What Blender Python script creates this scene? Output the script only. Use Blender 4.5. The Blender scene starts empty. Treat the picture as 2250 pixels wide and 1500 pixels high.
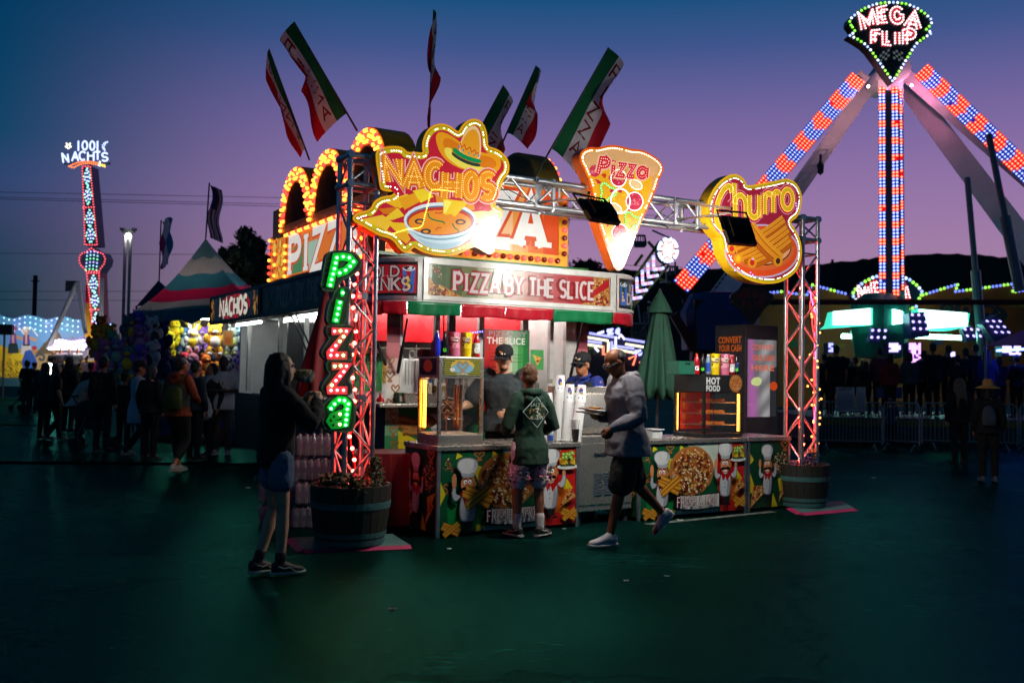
import bpy, bmesh, math, random
from mathutils import Vector as VV, Matrix, Euler
random.seed(7)
R_ = math.radians
sc = bpy.context.scene
# ---------------- camera ----------------
FPX, CH = 2100.0,1.55
cam = bpy.data.cameras.new('camera'); camo = bpy.data.objects.new('camera', cam)
sc.collection.objects.link(camo); sc.camera = camo
cam.sensor_width = 36; cam.lens = FPX/2250*36; cam.clip_start = 0.05; cam.clip_end = 5000
CM = Matrix.Translation((0,0, CH)) @ Matrix.Rotation(math.pi/2+math.atan(72/2100),4, 'X') @ Matrix.Rotation(R_(.9),4, 'Z')
camo.matrix_world = CM
cam.dof.use_dof = True; cam.dof.focus_distance = 10.2; cam.dof.aperture_fstop = 2.0
# ---------------- dusk sky ----------------
def lin(c): return tuple((x/12.92 if x <= .04045 else ((x+.055)/1.055) ** 2.4) for x in c)
def rgb(r, g, b): return lin((r/255, g/255, b/255))
def hx(h): return rgb(int(h[0:2],16), int(h[2:4],16), int(h[4:6],16))
w = bpy.data.worlds.new('World'); sc.world = w; w.use_nodes = True
N = w.node_tree.nodes; L = w.node_tree.links; N.clear()
tc = N.new('ShaderNodeTexCoord'); sx = N.new('ShaderNodeSeparateXYZ'); L.new(tc.outputs['Generated'], sx.inputs[0])
def sramp(stops):
    r = N.new('ShaderNodeValToRGB'); e = r.color_ramp.elements
    while len(e) > 1: e.remove(e[-1])
    for i, (p, c) in enumerate(stops):
        q = e[0] if i == 0 else e.new(p)
        q.position = p; q.color = (*rgb(*c),1)
    L.new(sx.outputs['Z'], r.inputs[0]); return r
S_ = lambda deg: math.sin(R_(deg))
east = sramp([(0,(150,112,140)),(S_(4),(166,130,162)),(S_(7.5),(160,125,166)),(S_(11),(145,115,166)),(S_(14.6),(120,102,159)),(S_(16.6),(98,95,152)),(S_(19),(62,85,140)),(S_(21.5),(26,80,126)),(S_(30),(2,56,92)),(S_(50),(0,34,56)),(1,(0,24,38))])
west = sramp([(0,(8,50,62)),(S_(4),(14,58,76)),(S_(6),(32,61,87)),(S_(8),(48,64,100)),(S_(10),(40,68,110)),(S_(12.3),(10,66,103)),(S_(16),(0,61,98)),(S_(19),(0,57,95)),(S_(30),(0,46,74)),(S_(50),(0,32,52)),(1,(0,24,38))])
# the afterglow sits front right; the sky fades to teal away from it
flat = N.new('ShaderNodeVectorMath'); flat.operation = 'MULTIPLY'; flat.inputs[1].default_value = (1,1,0); L.new(tc.outputs['Generated'], flat.inputs[0])
nrm = N.new('ShaderNodeVectorMath'); nrm.operation = 'NORMALIZE'; L.new(flat.outputs[0], nrm.inputs[0])
dt = N.new('ShaderNodeVectorMath'); dt.operation = 'DOT_PRODUCT'; dt.inputs[1].default_value = (math.sin(R_(25)), math.cos(R_(25)),0); L.new(nrm.outputs[0], dt.inputs[0])
mr = N.new('ShaderNodeMapRange'); mr.inputs[1].default_value = .57; mr.inputs[2].default_value = .86; mr.interpolation_type = 'SMOOTHSTEP'
L.new(dt.outputs['Value'], mr.inputs[0])
mx = N.new('ShaderNodeMixRGB'); L.new(mr.outputs[0], mx.inputs[0]); L.new(west.outputs[0], mx.inputs[1]); L.new(east.outputs[0], mx.inputs[2])
sky = N.new('ShaderNodeTexSky'); sky.sky_type = 'NISHITA'; sky.sun_disc = False
sky.sun_elevation = R_(-3.5); sky.sun_rotation = R_(140)
ad = N.new('ShaderNodeMixRGB'); ad.blend_type = 'ADD'; ad.inputs[0].default_value = .02
L.new(mx.outputs[0], ad.inputs[1]); L.new(sky.outputs[0], ad.inputs[2])
bg = N.new('ShaderNodeBackground'); bg.inputs[1].default_value = 1.0; L.new(ad.outputs[0], bg.inputs[0])
wo = N.new('ShaderNodeOutputWorld'); L.new(bg.outputs[0], wo.inputs[0])
sun = bpy.data.lights.new('afterglow', 'SUN'); sun.energy = .01; sun.angle = R_(40); sun.color = (.6,.8,1)
suno = bpy.data.objects.new('afterglow', sun); sc.collection.objects.link(suno); suno.rotation_euler = (R_(60),0, R_(-40))
vs = sc.view_settings; vs.view_transform = 'Standard'; vs.look = 'None'; vs.exposure = 0; vs.gamma = 1
cy = sc.cycles; cy.use_denoising = True; cy.max_bounces = 6; cy.diffuse_bounces = 3; cy.glossy_bounces = 3
cy.transmission_bounces = 6; cy.transparent_max_bounces = 12; cy.sample_clamp_indirect = 4; cy.sample_clamp_direct = 30
cy.caustics_reflective = False; cy.caustics_refractive = False
cy.use_adaptive_sampling = True; cy.adaptive_threshold = .015
# ---------------- photo pixel -> place ----------------
CR = CM.to_3x3(); CO = VV((0,0, CH))
def ray(px, py): return CR @ VV(((px-1125)/FPX, -(py-750)/FPX, -1))
def gnd(px, py, z=0.0):
    d = ray(px, py); return CO+d*((z-CH)/d.z)
def atd(px, py, dep):
    d = ray(px, py); return CO+d*(dep/d.y)
def onpl(px, py, p, n):
    d = ray(px, py); return CO+d*((p-CO).dot(n)/d.dot(n))
P0 = gnd(955,1180); BA = R_(31)
UU = VV((math.cos(BA), math.sin(BA),0)); WV = VV((-math.sin(BA), math.cos(BA),0)); ZZ = VV((0,0,1))
def B(u, v, z=0.0): return P0+UU*u+WV*v+ZZ*z
def toB(p): q = p-P0; return (q.dot(UU), q.dot(WV), p.z)
class Fr:
    """a flat frame: x to the right, y up, n out of the face"""
    def __init__(s, o, x, y): s.o = VV(o); s.x = VV(x).normalized(); s.y = VV(y).normalized(); s.n = s.x.cross(s.y)
    def p(s, a, b, d=0.0): return s.o+s.x*a+s.y*b+s.n*d
    def px(s, X, Y, d=0.0):
        q = onpl(X, Y, s.o+s.n*d, s.n)-s.o; return (q.dot(s.x), q.dot(s.y))
def BV(v): return Fr(B(0, v), UU, ZZ)            # faces the front (camera) side
def BU(u): return Fr(B(u, 0),-WV, ZZ)           # faces the left side of the stand
def CF(dep): return Fr((0, dep, 0),(1,0,0),(0,0,1))   # faces the viewer's side, upright, at a depth
# ---------------- mesh builder ----------------
MW = {}
def reg(o, m): MW[o.name] = m; o.matrix_basis = m
def thing(name, label, cat, loc=(0,0,0), group=None, rz=0.0):
    o = bpy.data.objects.new(name, None); sc.collection.objects.link(o); o.empty_display_size = .1
    o['label'] = label; o['category'] = cat
    if group: o['group'] = group
    reg(o, Matrix.Translation(loc) @ Matrix.Rotation(rz, 4, 'Z')); return o
def tag(o, label, cat, group=None):
    o['label'] = label; o['category'] = cat
    if group: o['group'] = group
    return o
def struct(o): o['kind'] = 'structure'; return o
def stuff(o): o['kind'] = 'stuff'; return o
class MB:
    def __init__(s): s.v = []; s.f = []; s.c = []; s.k = 0
    def add(s, vs, fs, c=None):
        n = len(s.v); s.v += [tuple(q) for q in vs]; s.f += [tuple(i+n for i in q) for q in fs]; s.c += [c]*len(fs); return s
    def box(s, c, size, c_=None, M=None, tap=1.0):
        a, b, d = size[0]/2, size[1]/2, size[2]/2; c = VV(c)
        P = [VV((x*a*(tap if z > 0 else 1), y*b*(tap if z > 0 else 1), z*d)) for x in (-1,1) for y in (-1,1) for z in (-1,1)]
        P = [(M @ p if M else p)+c for p in P]
        return s.add(P, [(0,1,3,2),(4,6,7,5),(0,4,5,1),(2,3,7,6),(0,2,6,4),(1,5,7,3)], c_)
    def bbox(s, u0, u1, v0, v1, z0, z1, c_=None):      # a box in the stand's own directions
        P = [B(u, v, z) for u in (u0, u1) for v in (v0, v1) for z in (z0, z1)]
        return s.add(P, [(0,1,3,2),(4,6,7,5),(0,4,5,1),(2,3,7,6),(0,2,6,4),(1,5,7,3)], c_)
    def tube(s, pts, r, n=8, c_=None, cap=True, closed=False, flat=None):
        pts = [VV(p) for p in pts]; m = len(pts); rr = r if isinstance(r, (list, tuple)) else [r]*m
        vs = []; up = None
        for i, p in enumerate(pts):
            if closed: t = pts[(i+1) % m]-pts[i-1]
            else: t = pts[min(i+1, m-1)]-pts[max(i-1,0)]
            t = t.normalized() if t.length > 1e-9 else VV((0,0,1))
            if up is None: up = t.orthogonal()
            up = (up-t*up.dot(t)); up = up.normalized() if up.length > 1e-6 else t.orthogonal().normalized()
            sd = t.cross(up)
            for j in range(n):
                a = 2*math.pi*j/n; vs.append(p+(up*math.cos(a)+sd*math.sin(a))*rr[i])
        fs = []
        for i in range(m if closed else m-1):
            k = (i+1) % m
            for j in range(n): fs.append((i*n+j, i*n+(j+1) % n, k*n+(j+1) % n, k*n+j))
        if cap and not closed: fs += [tuple(range(n))[::-1], tuple((m-1)*n+j for j in range(n))]
        return s.add(vs, fs, c_)
    def lathe(s, prof, n=16, o=(0,0,0), M=None, c_=None, sx=1, sy=1):
        o = VV(o); vs = []
        for (r, z) in prof:
            for j in range(n):
                a = 2*math.pi*j/n; p = VV((r*math.cos(a)*sx, r*math.sin(a)*sy, z)); vs.append((M @ p if M else p)+o)
        fs = []
        for i in range(len(prof)-1):
            for j in range(n): fs.append((i*n+j, i*n+(j+1) % n, (i+1)*n+(j+1) % n, (i+1)*n+j))
        fs += [tuple(range(n))[::-1], tuple((len(prof)-1)*n+j for j in range(n))]
        return s.add(vs, fs, c_)
    def ball(s, c, r, c_=None, n=8, m=5, M=None):
        r = (r, r, r) if not isinstance(r, (tuple, list)) else r; c = VV(c)
        vs = [VV((0,0,-r[2]))]
        for i in range(1, m):
            t = math.pi*i/m-math.pi/2
            for j in range(n): a = 2*math.pi*j/n; vs.append(VV((r[0]*math.cos(t)*math.cos(a), r[1]*math.cos(t)*math.sin(a), r[2]*math.sin(t))))
        vs.append(VV((0,0, r[2]))); top = len(vs)-1
        fs = [(0,1+(j+1) % n, 1+j) for j in range(n)]
        for i in range(m-2):
            for j in range(n): fs.append((1+i*n+j, 1+i*n+(j+1) % n, 1+(i+1)*n+(j+1) % n, 1+(i+1)*n+j))
        fs += [(1+(m-2)*n+j, 1+(m-2)*n+(j+1) % n, top) for j in range(n)]
        return s.add([(M @ p if M else p)+c for p in vs], fs, c_)
    def prism(s, ol, fr, d0, d1, c_=None, side=None, back=True):   # outline (x,y) anticlockwise; d1 is the front
        n = len(ol); vs = [fr.p(x, y, d0) for x, y in ol] + [fr.p(x, y, d1) for x, y in ol]
        s.add(vs, [tuple(range(n, 2*n))], c_)
        k = len(s.v)-2*n
        s.f += [(k+i, k+(i+1) % n, k+n+(i+1) % n, k+n+i) for i in range(n)]; s.c += [side or c_]*n
        if back: s.f.append(tuple(k+i for i in range(n))[::-1]); s.c.append(side or c_)
        return s
    def poly(s, ol, fr, d=0.0, c_=None):
        s.k += 1; d += s.k*6e-5
        return s.add([fr.p(x, y, d) for x, y in ol],[tuple(range(len(ol)))], c_)
    def ribbon(s, pts, w_, fr, d=0.0, c_=None, closed=False):
        s.k += 1; d += s.k*6e-5
        m = len(pts); A = []; Bq = []
        for i in range(m):
            p = pts[i]; q0 = pts[i-1] if (i > 0 or closed) else None; q1 = pts[(i+1) % m] if (i < m-1 or closed) else None
            def nd(a, b):
                dx, dy = b[0]-a[0], b[1]-a[1]; l = math.hypot(dx, dy) or 1; return (-dy/l, dx/l)
            if q0 is None: n_ = nd(p, q1); k = 1
            elif q1 is None: n_ = nd(q0, p); k = 1
            else:
                n0 = nd(q0, p); n1 = nd(p, q1); nx, ny = n0[0]+n1[0], n0[1]+n1[1]; l = math.hypot(nx, ny)
                if l < .35: n_ = n1; k = 1
                else: n_ = (nx/l, ny/l); k = min(1.8,1/max(.4, n_[0]*n0[0]+n_[1]*n0[1]))
            A.append((p[0]+n_[0]*w_/2*k, p[1]+n_[1]*w_/2*k)); Bq.append((p[0]-n_[0]*w_/2*k, p[1]-n_[1]*w_/2*k))
        vs = [fr.p(x, y, d) for x, y in A] + [fr.p(x, y, d) for x, y in Bq]
        fs = [(m+i, m+(i+1) % m, (i+1) % m, i) for i in range(m if closed else m-1)]
        return s.add(vs, fs, c_)
    def build(s, name, mat, parent=None, smooth=False):
        me = bpy.data.meshes.new(name); me.from_pydata([tuple(q) for q in s.v],[], s.f)
        if any(c is not None for c in s.c):
            at = me.color_attributes.new('col', 'FLOAT_COLOR', 'CORNER'); buf = []
            for f, c in zip(s.f, s.c): buf += list((*(c or (.5,.5,.5)),1))*len(f)
            at.data.foreach_set('color', buf)
        me.materials.append(mat)
        if smooth:
            me.polygons.foreach_set('use_smooth', [True]*len(me.polygons))
        o = bpy.data.objects.new(name, me); sc.collection.objects.link(o)
        if smooth == 'auto':
            me.set_sharp_from_angle(angle=R_(38))
        if parent is not None:
            m = MW[parent.name]; me.transform(m.inverted()); o.parent = parent; MW[o.name] = m.copy()
        else: MW[o.name] = Matrix.Identity(4)
        return o
def at_loc(o, p):
    """move a top-level one-mesh object's origin to p"""
    p = VV(p); o.data.transform(Matrix.Translation(-p)); o.matrix_basis = Matrix.Translation(p); MW[o.name] = Matrix.Translation(p); return o
def inst(me, name, parent, Mw):
    o = bpy.data.objects.new(name, me); sc.collection.objects.link(o)
    if parent is not None: o.parent = parent; o.matrix_basis = MW[parent.name].inverted() @ Mw
    else: o.matrix_basis = Mw
    MW[o.name] = Mw; return o
def bevel(o, w_=.006, seg=2):
    m = o.modifiers.new('bevel', 'BEVEL'); m.width = w_; m.segments = seg; m.limit_method = 'ANGLE'; return o
# ---------------- materials ----------------
MC = {}
def mat(name, col=(.5,.5,.5), rough=.55, metal=0.0, var=.12, scale=6.0, bump=.0, bscale=30.0, attr=False, em=0.0, emc=None, alpha=1.0, trans=0.0, coat=0.0, nee=True, stretch=None, spec=.5, transl=0.0, bmul=1.0, rvar=1.0):
    if name in MC: return MC[name]
    m = bpy.data.materials.new(name); m.use_nodes = True; nt = m.node_tree; n = nt.nodes; l = nt.links
    b = n['Principled BSDF']; b.inputs['Roughness'].default_value = rough; b.inputs['Metallic'].default_value = metal
    b.inputs['Specular IOR Level'].default_value = spec
    co = n.new('ShaderNodeTexCoord'); src = co.outputs['Object']
    if stretch:
        mp = n.new('ShaderNodeMapping'); mp.inputs['Scale'].default_value = stretch; l.new(src, mp.inputs[0]); src = mp.outputs[0]
    nz = n.new('ShaderNodeTexNoise'); nz.inputs['Scale'].default_value = scale; nz.inputs['Detail'].default_value = 6; nz.inputs['Roughness'].default_value = .62; l.new(src, nz.inputs['Vector'])
    if attr: a = n.new('ShaderNodeAttribute'); a.attribute_name = 'col'; base = a.outputs['Color']
    else: a = n.new('ShaderNodeRGB'); a.outputs[0].default_value = (*col, 1); base = a.outputs[0]
    hs = n.new('ShaderNodeHueSaturation'); l.new(base, hs.inputs['Color'])
    rg = n.new('ShaderNodeMapRange'); rg.inputs[1].default_value = .3; rg.inputs[2].default_value = .7; rg.inputs[3].default_value = 1-var*1.6; rg.inputs[4].default_value = 1+var*.7
    l.new(nz.outputs[0], rg.inputs[0]); l.new(rg.outputs[0], hs.inputs['Value']); bcol = hs.outputs[0]
    if bmul != 1:
        dk = n.new('ShaderNodeMixRGB'); dk.blend_type = 'MULTIPLY'; dk.inputs[0].default_value = 1; dk.inputs[2].default_value = (bmul, bmul, bmul, 1); l.new(hs.outputs[0], dk.inputs[1]); bcol = dk.outputs[0]
    l.new(bcol, b.inputs['Base Color'])
    rr = n.new('ShaderNodeMapRange'); rr.inputs[3].default_value = max(.03, rough-.1*rvar); rr.inputs[4].default_value = min(1, rough+.12*rvar); l.new(nz.outputs[0], rr.inputs[0]); l.new(rr.outputs[0], b.inputs['Roughness'])
    if bump:
        n2 = n.new('ShaderNodeTexNoise'); n2.inputs['Scale'].default_value = bscale; n2.inputs['Detail'].default_value = 4; l.new(src, n2.inputs['Vector'])
        bp = n.new('ShaderNodeBump'); bp.inputs['Strength'].default_value = bump; bp.inputs['Distance'].default_value = .02; l.new(n2.outputs[0], bp.inputs['Height']); l.new(bp.outputs[0], b.inputs['Normal'])
    if em:
        if emc is not None: b.inputs['Emission Color'].default_value = (*emc, 1)
        else: l.new(hs.outputs[0], b.inputs['Emission Color'])
        b.inputs['Emission Strength'].default_value = em
        if not nee: m.cycles.emission_sampling = 'NONE'
    if transl:
        tr = n.new('ShaderNodeBsdfTranslucent'); l.new(hs.outputs[0], tr.inputs[0]); ms = n.new('ShaderNodeMixShader'); ms.inputs[0].default_value = transl; l.new(b.outputs[0], ms.inputs[1]); l.new(tr.outputs[0], ms.inputs[2]); l.new(ms.outputs[0], n['Material Output'].inputs[0])
    if alpha < 1: b.inputs['Alpha'].default_value = alpha
    if trans: b.inputs['Transmission Weight'].default_value = trans
    if coat: b.inputs['Coat Weight'].default_value = coat; b.inputs['Coat Roughness'].default_value = .07
    MC[name] = m; return m
PRINT = mat('printed_vinyl', rough=.34, var=.10, scale=5, attr=True, spec=.4)
PAINT = mat('scenery_paint', rough=.6, var=.12, scale=1.5, attr=True)
LIT = mat('backlit_print', rough=.25, var=.05, scale=3, attr=True, em=.78, coat=.3, bmul=.22)
LITLO = mat('dim_backlit_print', rough=.3, var=.06, scale=3, attr=True, em=.42, coat=.3, bmul=.35)
FARLIT = mat('scenery_gloss_paint', rough=.5, var=.1, scale=.6, attr=True)
LED = mat('led_lens', rough=.3, var=0, attr=True, em=5.0, nee=False)
LEDFAR = mat('far_led_lens', rough=.3, var=0, attr=True, em=1.9, nee=False)
STEEL = mat('galvanised_steel', (.52,.53,.55),.34,.9,.14,9,.06,60)
ALU = mat('truss_aluminium', (.60,.61,.63),.3,.95,.12,12,.04,80)
SSTEEL = mat('brushed_stainless', (.66,.60,.53),.27,.85,.05,4,0,40, rvar=.35)
DARKM = mat('dark_painted_metal', (.035,.04,.045),.42,.2,.2,8,.05)
BLACKP = mat('black_plastic', (.012,.013,.014),.4,0,.2,10)
WHITEP = mat('white_frame_paint', (.52,.52,.50),.35,.1,.14,7,.03)
RUBBER = mat('rubber', (.02,.02,.02),.8)
CABLE = mat('cable', (.015,.015,.017),.5)
def sheet(c): return hx(c) if isinstance(c, str) else c
# ---------------- lettering ----------------
def arc(cx, cy_, rx, ry, a0, a1, n=10):
    return [(cx+rx*math.cos(R_(a0+(a1-a0)*i/n)), cy_+ry*math.sin(R_(a0+(a1-a0)*i/n))) for i in range(n+1)]
_o = lambda x=.3, y=.5, rx=.3, ry=.5: arc(x, y, rx, ry, 90,450,18)
GL = {
 'A': (.7,[[(0,0),(.35,1),(.7,0)],[(.13,.34),(.57,.34)]]),
 'B': (.6,[[(0,0),(0,1),(.32,1)]+arc(.32,.77,.24,.23,90,-90,7) + [(0,.54)],[(.32,.54)]+arc(.32,.27,.28,.27,90,-90,7) + [(0,0)]]),
 'C': (.62,[arc(.34,.5,.34,.5,48,312,14)]),
 'D': (.66,[[(0,0),(0,1),(.28,1)]+arc(.28,.5,.38,.5,90,-90,10) + [(0,0)]]),
 'E': (.55,[[(.55,1),(0,1),(0,0),(.55,0)],[(0,.52),(.42,.52)]]),
 'F': (.55,[[(.55,1),(0,1),(0,0)],[(0,.52),(.42,.52)]]),
 'G': (.66,[arc(.34,.5,.34,.5,50,330,14) + [(.66,.45),(.4,.45)]]),
 'H': (.64,[[(0,0),(0,1)],[(.64,0),(.64,1)],[(0,.5),(.64,.5)]]),
 'I': (.30,[[(.15,0),(.15,1)]]),
 'K': (.62,[[(0,0),(0,1)],[(.58,1),(.03,.44)],[(.2,.6),(.62,0)]]),
 'L': (.52,[[(0,1),(0,0),(.52,0)]]),
 'M': (.8,[[(0,0),(0,1),(.4,.25),(.8,1),(.8,0)]]),
 'N': (.66,[[(0,0),(0,1),(.66,0),(.66,1)]]),
 'O': (.64,[arc(.32,.5,.32,.5,90,450,18)]),
 'P': (.58,[[(0,0),(0,1),(.3,1)]+arc(.3,.73,.28,.27,90,-90,8) + [(0,.46)]]),
 'R': (.62,[[(0,0),(0,1),(.3,1)]+arc(.3,.75,.26,.25,90,-90,8) + [(0,.5)],[(.28,.5),(.62,0)]]),
 'S': (.56,[arc(.28,.74,.26,.26,35,270,9)+arc(.28,.26,.28,.24,80,-145,10)]),
 'T': (.6,[[(0,1),(.6,1)],[(.3,1),(.3,0)]]),
 'U': (.62,[[(0,1),(0,.3)]+arc(.31,.3,.31,.3,180,360,9) + [(.62,1)]]),
 'V': (.66,[[(0,1),(.33,0),(.66,1)]]),
 'W': (.9,[[(0,1),(.22,0),(.45,.8),(.68,0),(.9,1)]]),
 'Y': (.64,[[(0,1),(.32,.48),(.64,1)],[(.32,.48),(.32,0)]]),
 'Z': (.58,[[(0,1),(.58,1),(0,0),(.58,0)]]),
 '0': (.5,[arc(.25,.5,.25,.5,90,450,18)]),
 '1': (.12,[[(.06,0),(.06,1)]]),
 '&': (.66,[[(.66,0),(.12,.72)]+arc(.28,.8,.17,.2,200,-20,8) + [(.2,.45),(.06,.3)]+arc(.26,.22,.24,.22,150,300,6) + [(.62,.4)]]),
 'h': (.5,[[(0,0),(0,1)],[(0,.4)]+arc(.25,.4,.25,.24,180,0,8) + [(.5,0)]]),
 'u': (.5,[[(0,.64),(0,.22)]+arc(.25,.22,.25,.22,180,360,8),[(.5,.64),(.5,0)]]),
 'r': (.36,[[(0,0),(0,.64)],[(0,.38)]+arc(.24,.4,.24,.22,170,40,6)]),
 'o': (.52,[arc(.26,.32,.26,.32,90,450,16)]),
 'i': (.14,[[(.07,0),(.07,.6)],[(.07,.8),(.07,.9)]]),
 'z': (.46,[[(0,.62),(.46,.62),(0,0),(.46,0)]]),
 'a': (.5,[arc(.24,.3,.24,.3,40,330,12),[(.5,.64),(.5,0)]]),
}
def word(s_, x, y, h, gap=.22, sx=1.0, fit=None):
    """list of (strokes, left, right) with the strokes in place"""
    tot = sum((GL[c][0] if c in GL else .35)+gap for c in s_)-gap
    if fit: sx = fit/(tot*h)
    out = []; cx = x
    for c in s_:
        if c not in GL: cx += (.35+gap)*h*sx; continue
        wd, st = GL[c]
        out.append([[(cx+a*h*sx, y+b*h) for a, b in p] for p in st]); cx += (wd+gap)*h*sx
    return out
def letters(mb, glyphs, fr, d, wd, c_, serif=0.0, h=None, y0=None):
    for st in glyphs:
        for p in st:
            cl = len(p) > 8 and math.hypot(p[0][0]-p[-1][0], p[0][1]-p[-1][1]) < 1e-6
            mb.ribbon(p[:-1] if cl else p, wd, fr, d, c_, closed=cl)
            if serif:
                for e, nb in ((p[0], p[1]),(p[-1], p[-2])):
                    if abs(e[1]-nb[1]) > abs(e[0]-nb[0])*.8 and (abs(e[1]-y0) < h*.02 or abs(e[1]-y0-h) < h*.02):
                        sg = 1 if e[1] < y0+h/2 else -1
                        mb.poly([(e[0]-serif, e[1]),(e[0]+serif, e[1]),(e[0]+serif, e[1]+sg*wd*.42),(e[0]-serif, e[1]+sg*wd*.42)][::sg], fr, d, c_)
def walk(p, step, closed=False):
    """points every step along a polyline"""
    q = list(p)+([p[0]] if closed else []); out = [q[0]]; need = step
    for a, b in zip(q, q[1:]):
        l = math.hypot(b[0]-a[0], b[1]-a[1]); t = 0
        while l-t >= need:
            t += need; out.append((a[0]+(b[0]-a[0])*t/l, a[1]+(b[1]-a[1])*t/l)); need = step
        need -= (l-t)
    return out
TX = {}
def tgeo(s_, bold=0.0):
    if (s_, bold) not in TX:
        cu = bpy.data.curves.new('lettering', 'FONT'); cu.body = s_; cu.size = 1.4; cu.offset = bold; cu.resolution_u = 3; cu.space_character = 1.0+bold*2
        o = bpy.data.objects.new('lettering', cu); me = bpy.data.meshes.new_from_object(o)
        v = [(q.co.x, q.co.y) for q in me.vertices]; f = [tuple(q.vertices) for q in me.polygons]
        bpy.data.objects.remove(o); bpy.data.curves.remove(cu); bpy.data.meshes.remove(me)
        x0 = min(a for a, b in v); x1 = max(a for a, b in v)
        TX[(s_, bold)] = ([(a-x0, b) for a, b in v], f, x1-x0)
    return TX[(s_, bold)]
def text(mb, s_, fr, x, y, h, c_, d=0.0, bold=.02, align='l', fit=None):
    v, f, wd = tgeo(s_, bold); mb.k += 1; d += mb.k*6e-5
    sx_ = (fit/wd) if fit else h
    if align == 'c': x -= wd*sx_/2
    mb.add([fr.p(x+a*sx_, y+b*h, d) for a, b in v], f, c_)
def smooth(ol, it=2, closed=True):
    for _ in range(it):
        q = []; n = len(ol)
        for i in range(n if closed else n-1):
            a, b = ol[i], ol[(i+1) % n]
            q += [(a[0]*.75+b[0]*.25, a[1]*.75+b[1]*.25),(a[0]*.25+b[0]*.75, a[1]*.25+b[1]*.75)]
        if not closed: q = [ol[0]]+q + [ol[-1]]
        ol = q
    return ol
def ccw(ol):
    a = sum(p[0]*q[1]-q[0]*p[1] for p, q in zip(ol, ol[1:]+ol[:1])); return ol if a > 0 else ol[::-1]
def inset(ol, d):
    n = len(ol); out = []
    for i in range(n):
        a, p, b = ol[i-1], ol[i], ol[(i+1) % n]
        def nd(s_, t):
            dx, dy = t[0]-s_[0], t[1]-s_[1]; l = math.hypot(dx, dy) or 1; return (-dy/l, dx/l)
        n0, n1 = nd(a, p), nd(p, b); nx, ny = n0[0]+n1[0], n0[1]+n1[1]; l = math.hypot(nx, ny) or 1
        out.append((p[0]+nx/l*d, p[1]+ny/l*d))
    return out
def disc(cx, cy_, r, n=14, ry=None, jit=0.0, rot=0.0):
    ry = ry or r; o = []
    for i in range(n):
        a = 2*math.pi*i/n; k = 1+random.uniform(-jit, jit); x, y = r*k*math.cos(a), ry*k*math.sin(a)
        o.append((cx+x*math.cos(rot)-y*math.sin(rot), cy_+x*math.sin(rot)+y*math.cos(rot)))
    return o
def leds(mb, pts, fr, d, r, cols, skip=0.0, n=6):
    for i, (x, y) in enumerate(pts):
        if skip and random.random() < skip: continue
        c = cols[i % len(cols)] if isinstance(cols, list) else cols
        o = fr.p(x, y, d)
        ring = [o+(fr.x*math.cos(2*math.pi*j/n)+fr.y*math.sin(2*math.pi*j/n))*r for j in range(n)]
        mb.add(ring + [o+fr.n*r*.9],[(j, (j+1) % n, n) for j in range(n)], c)
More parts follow.
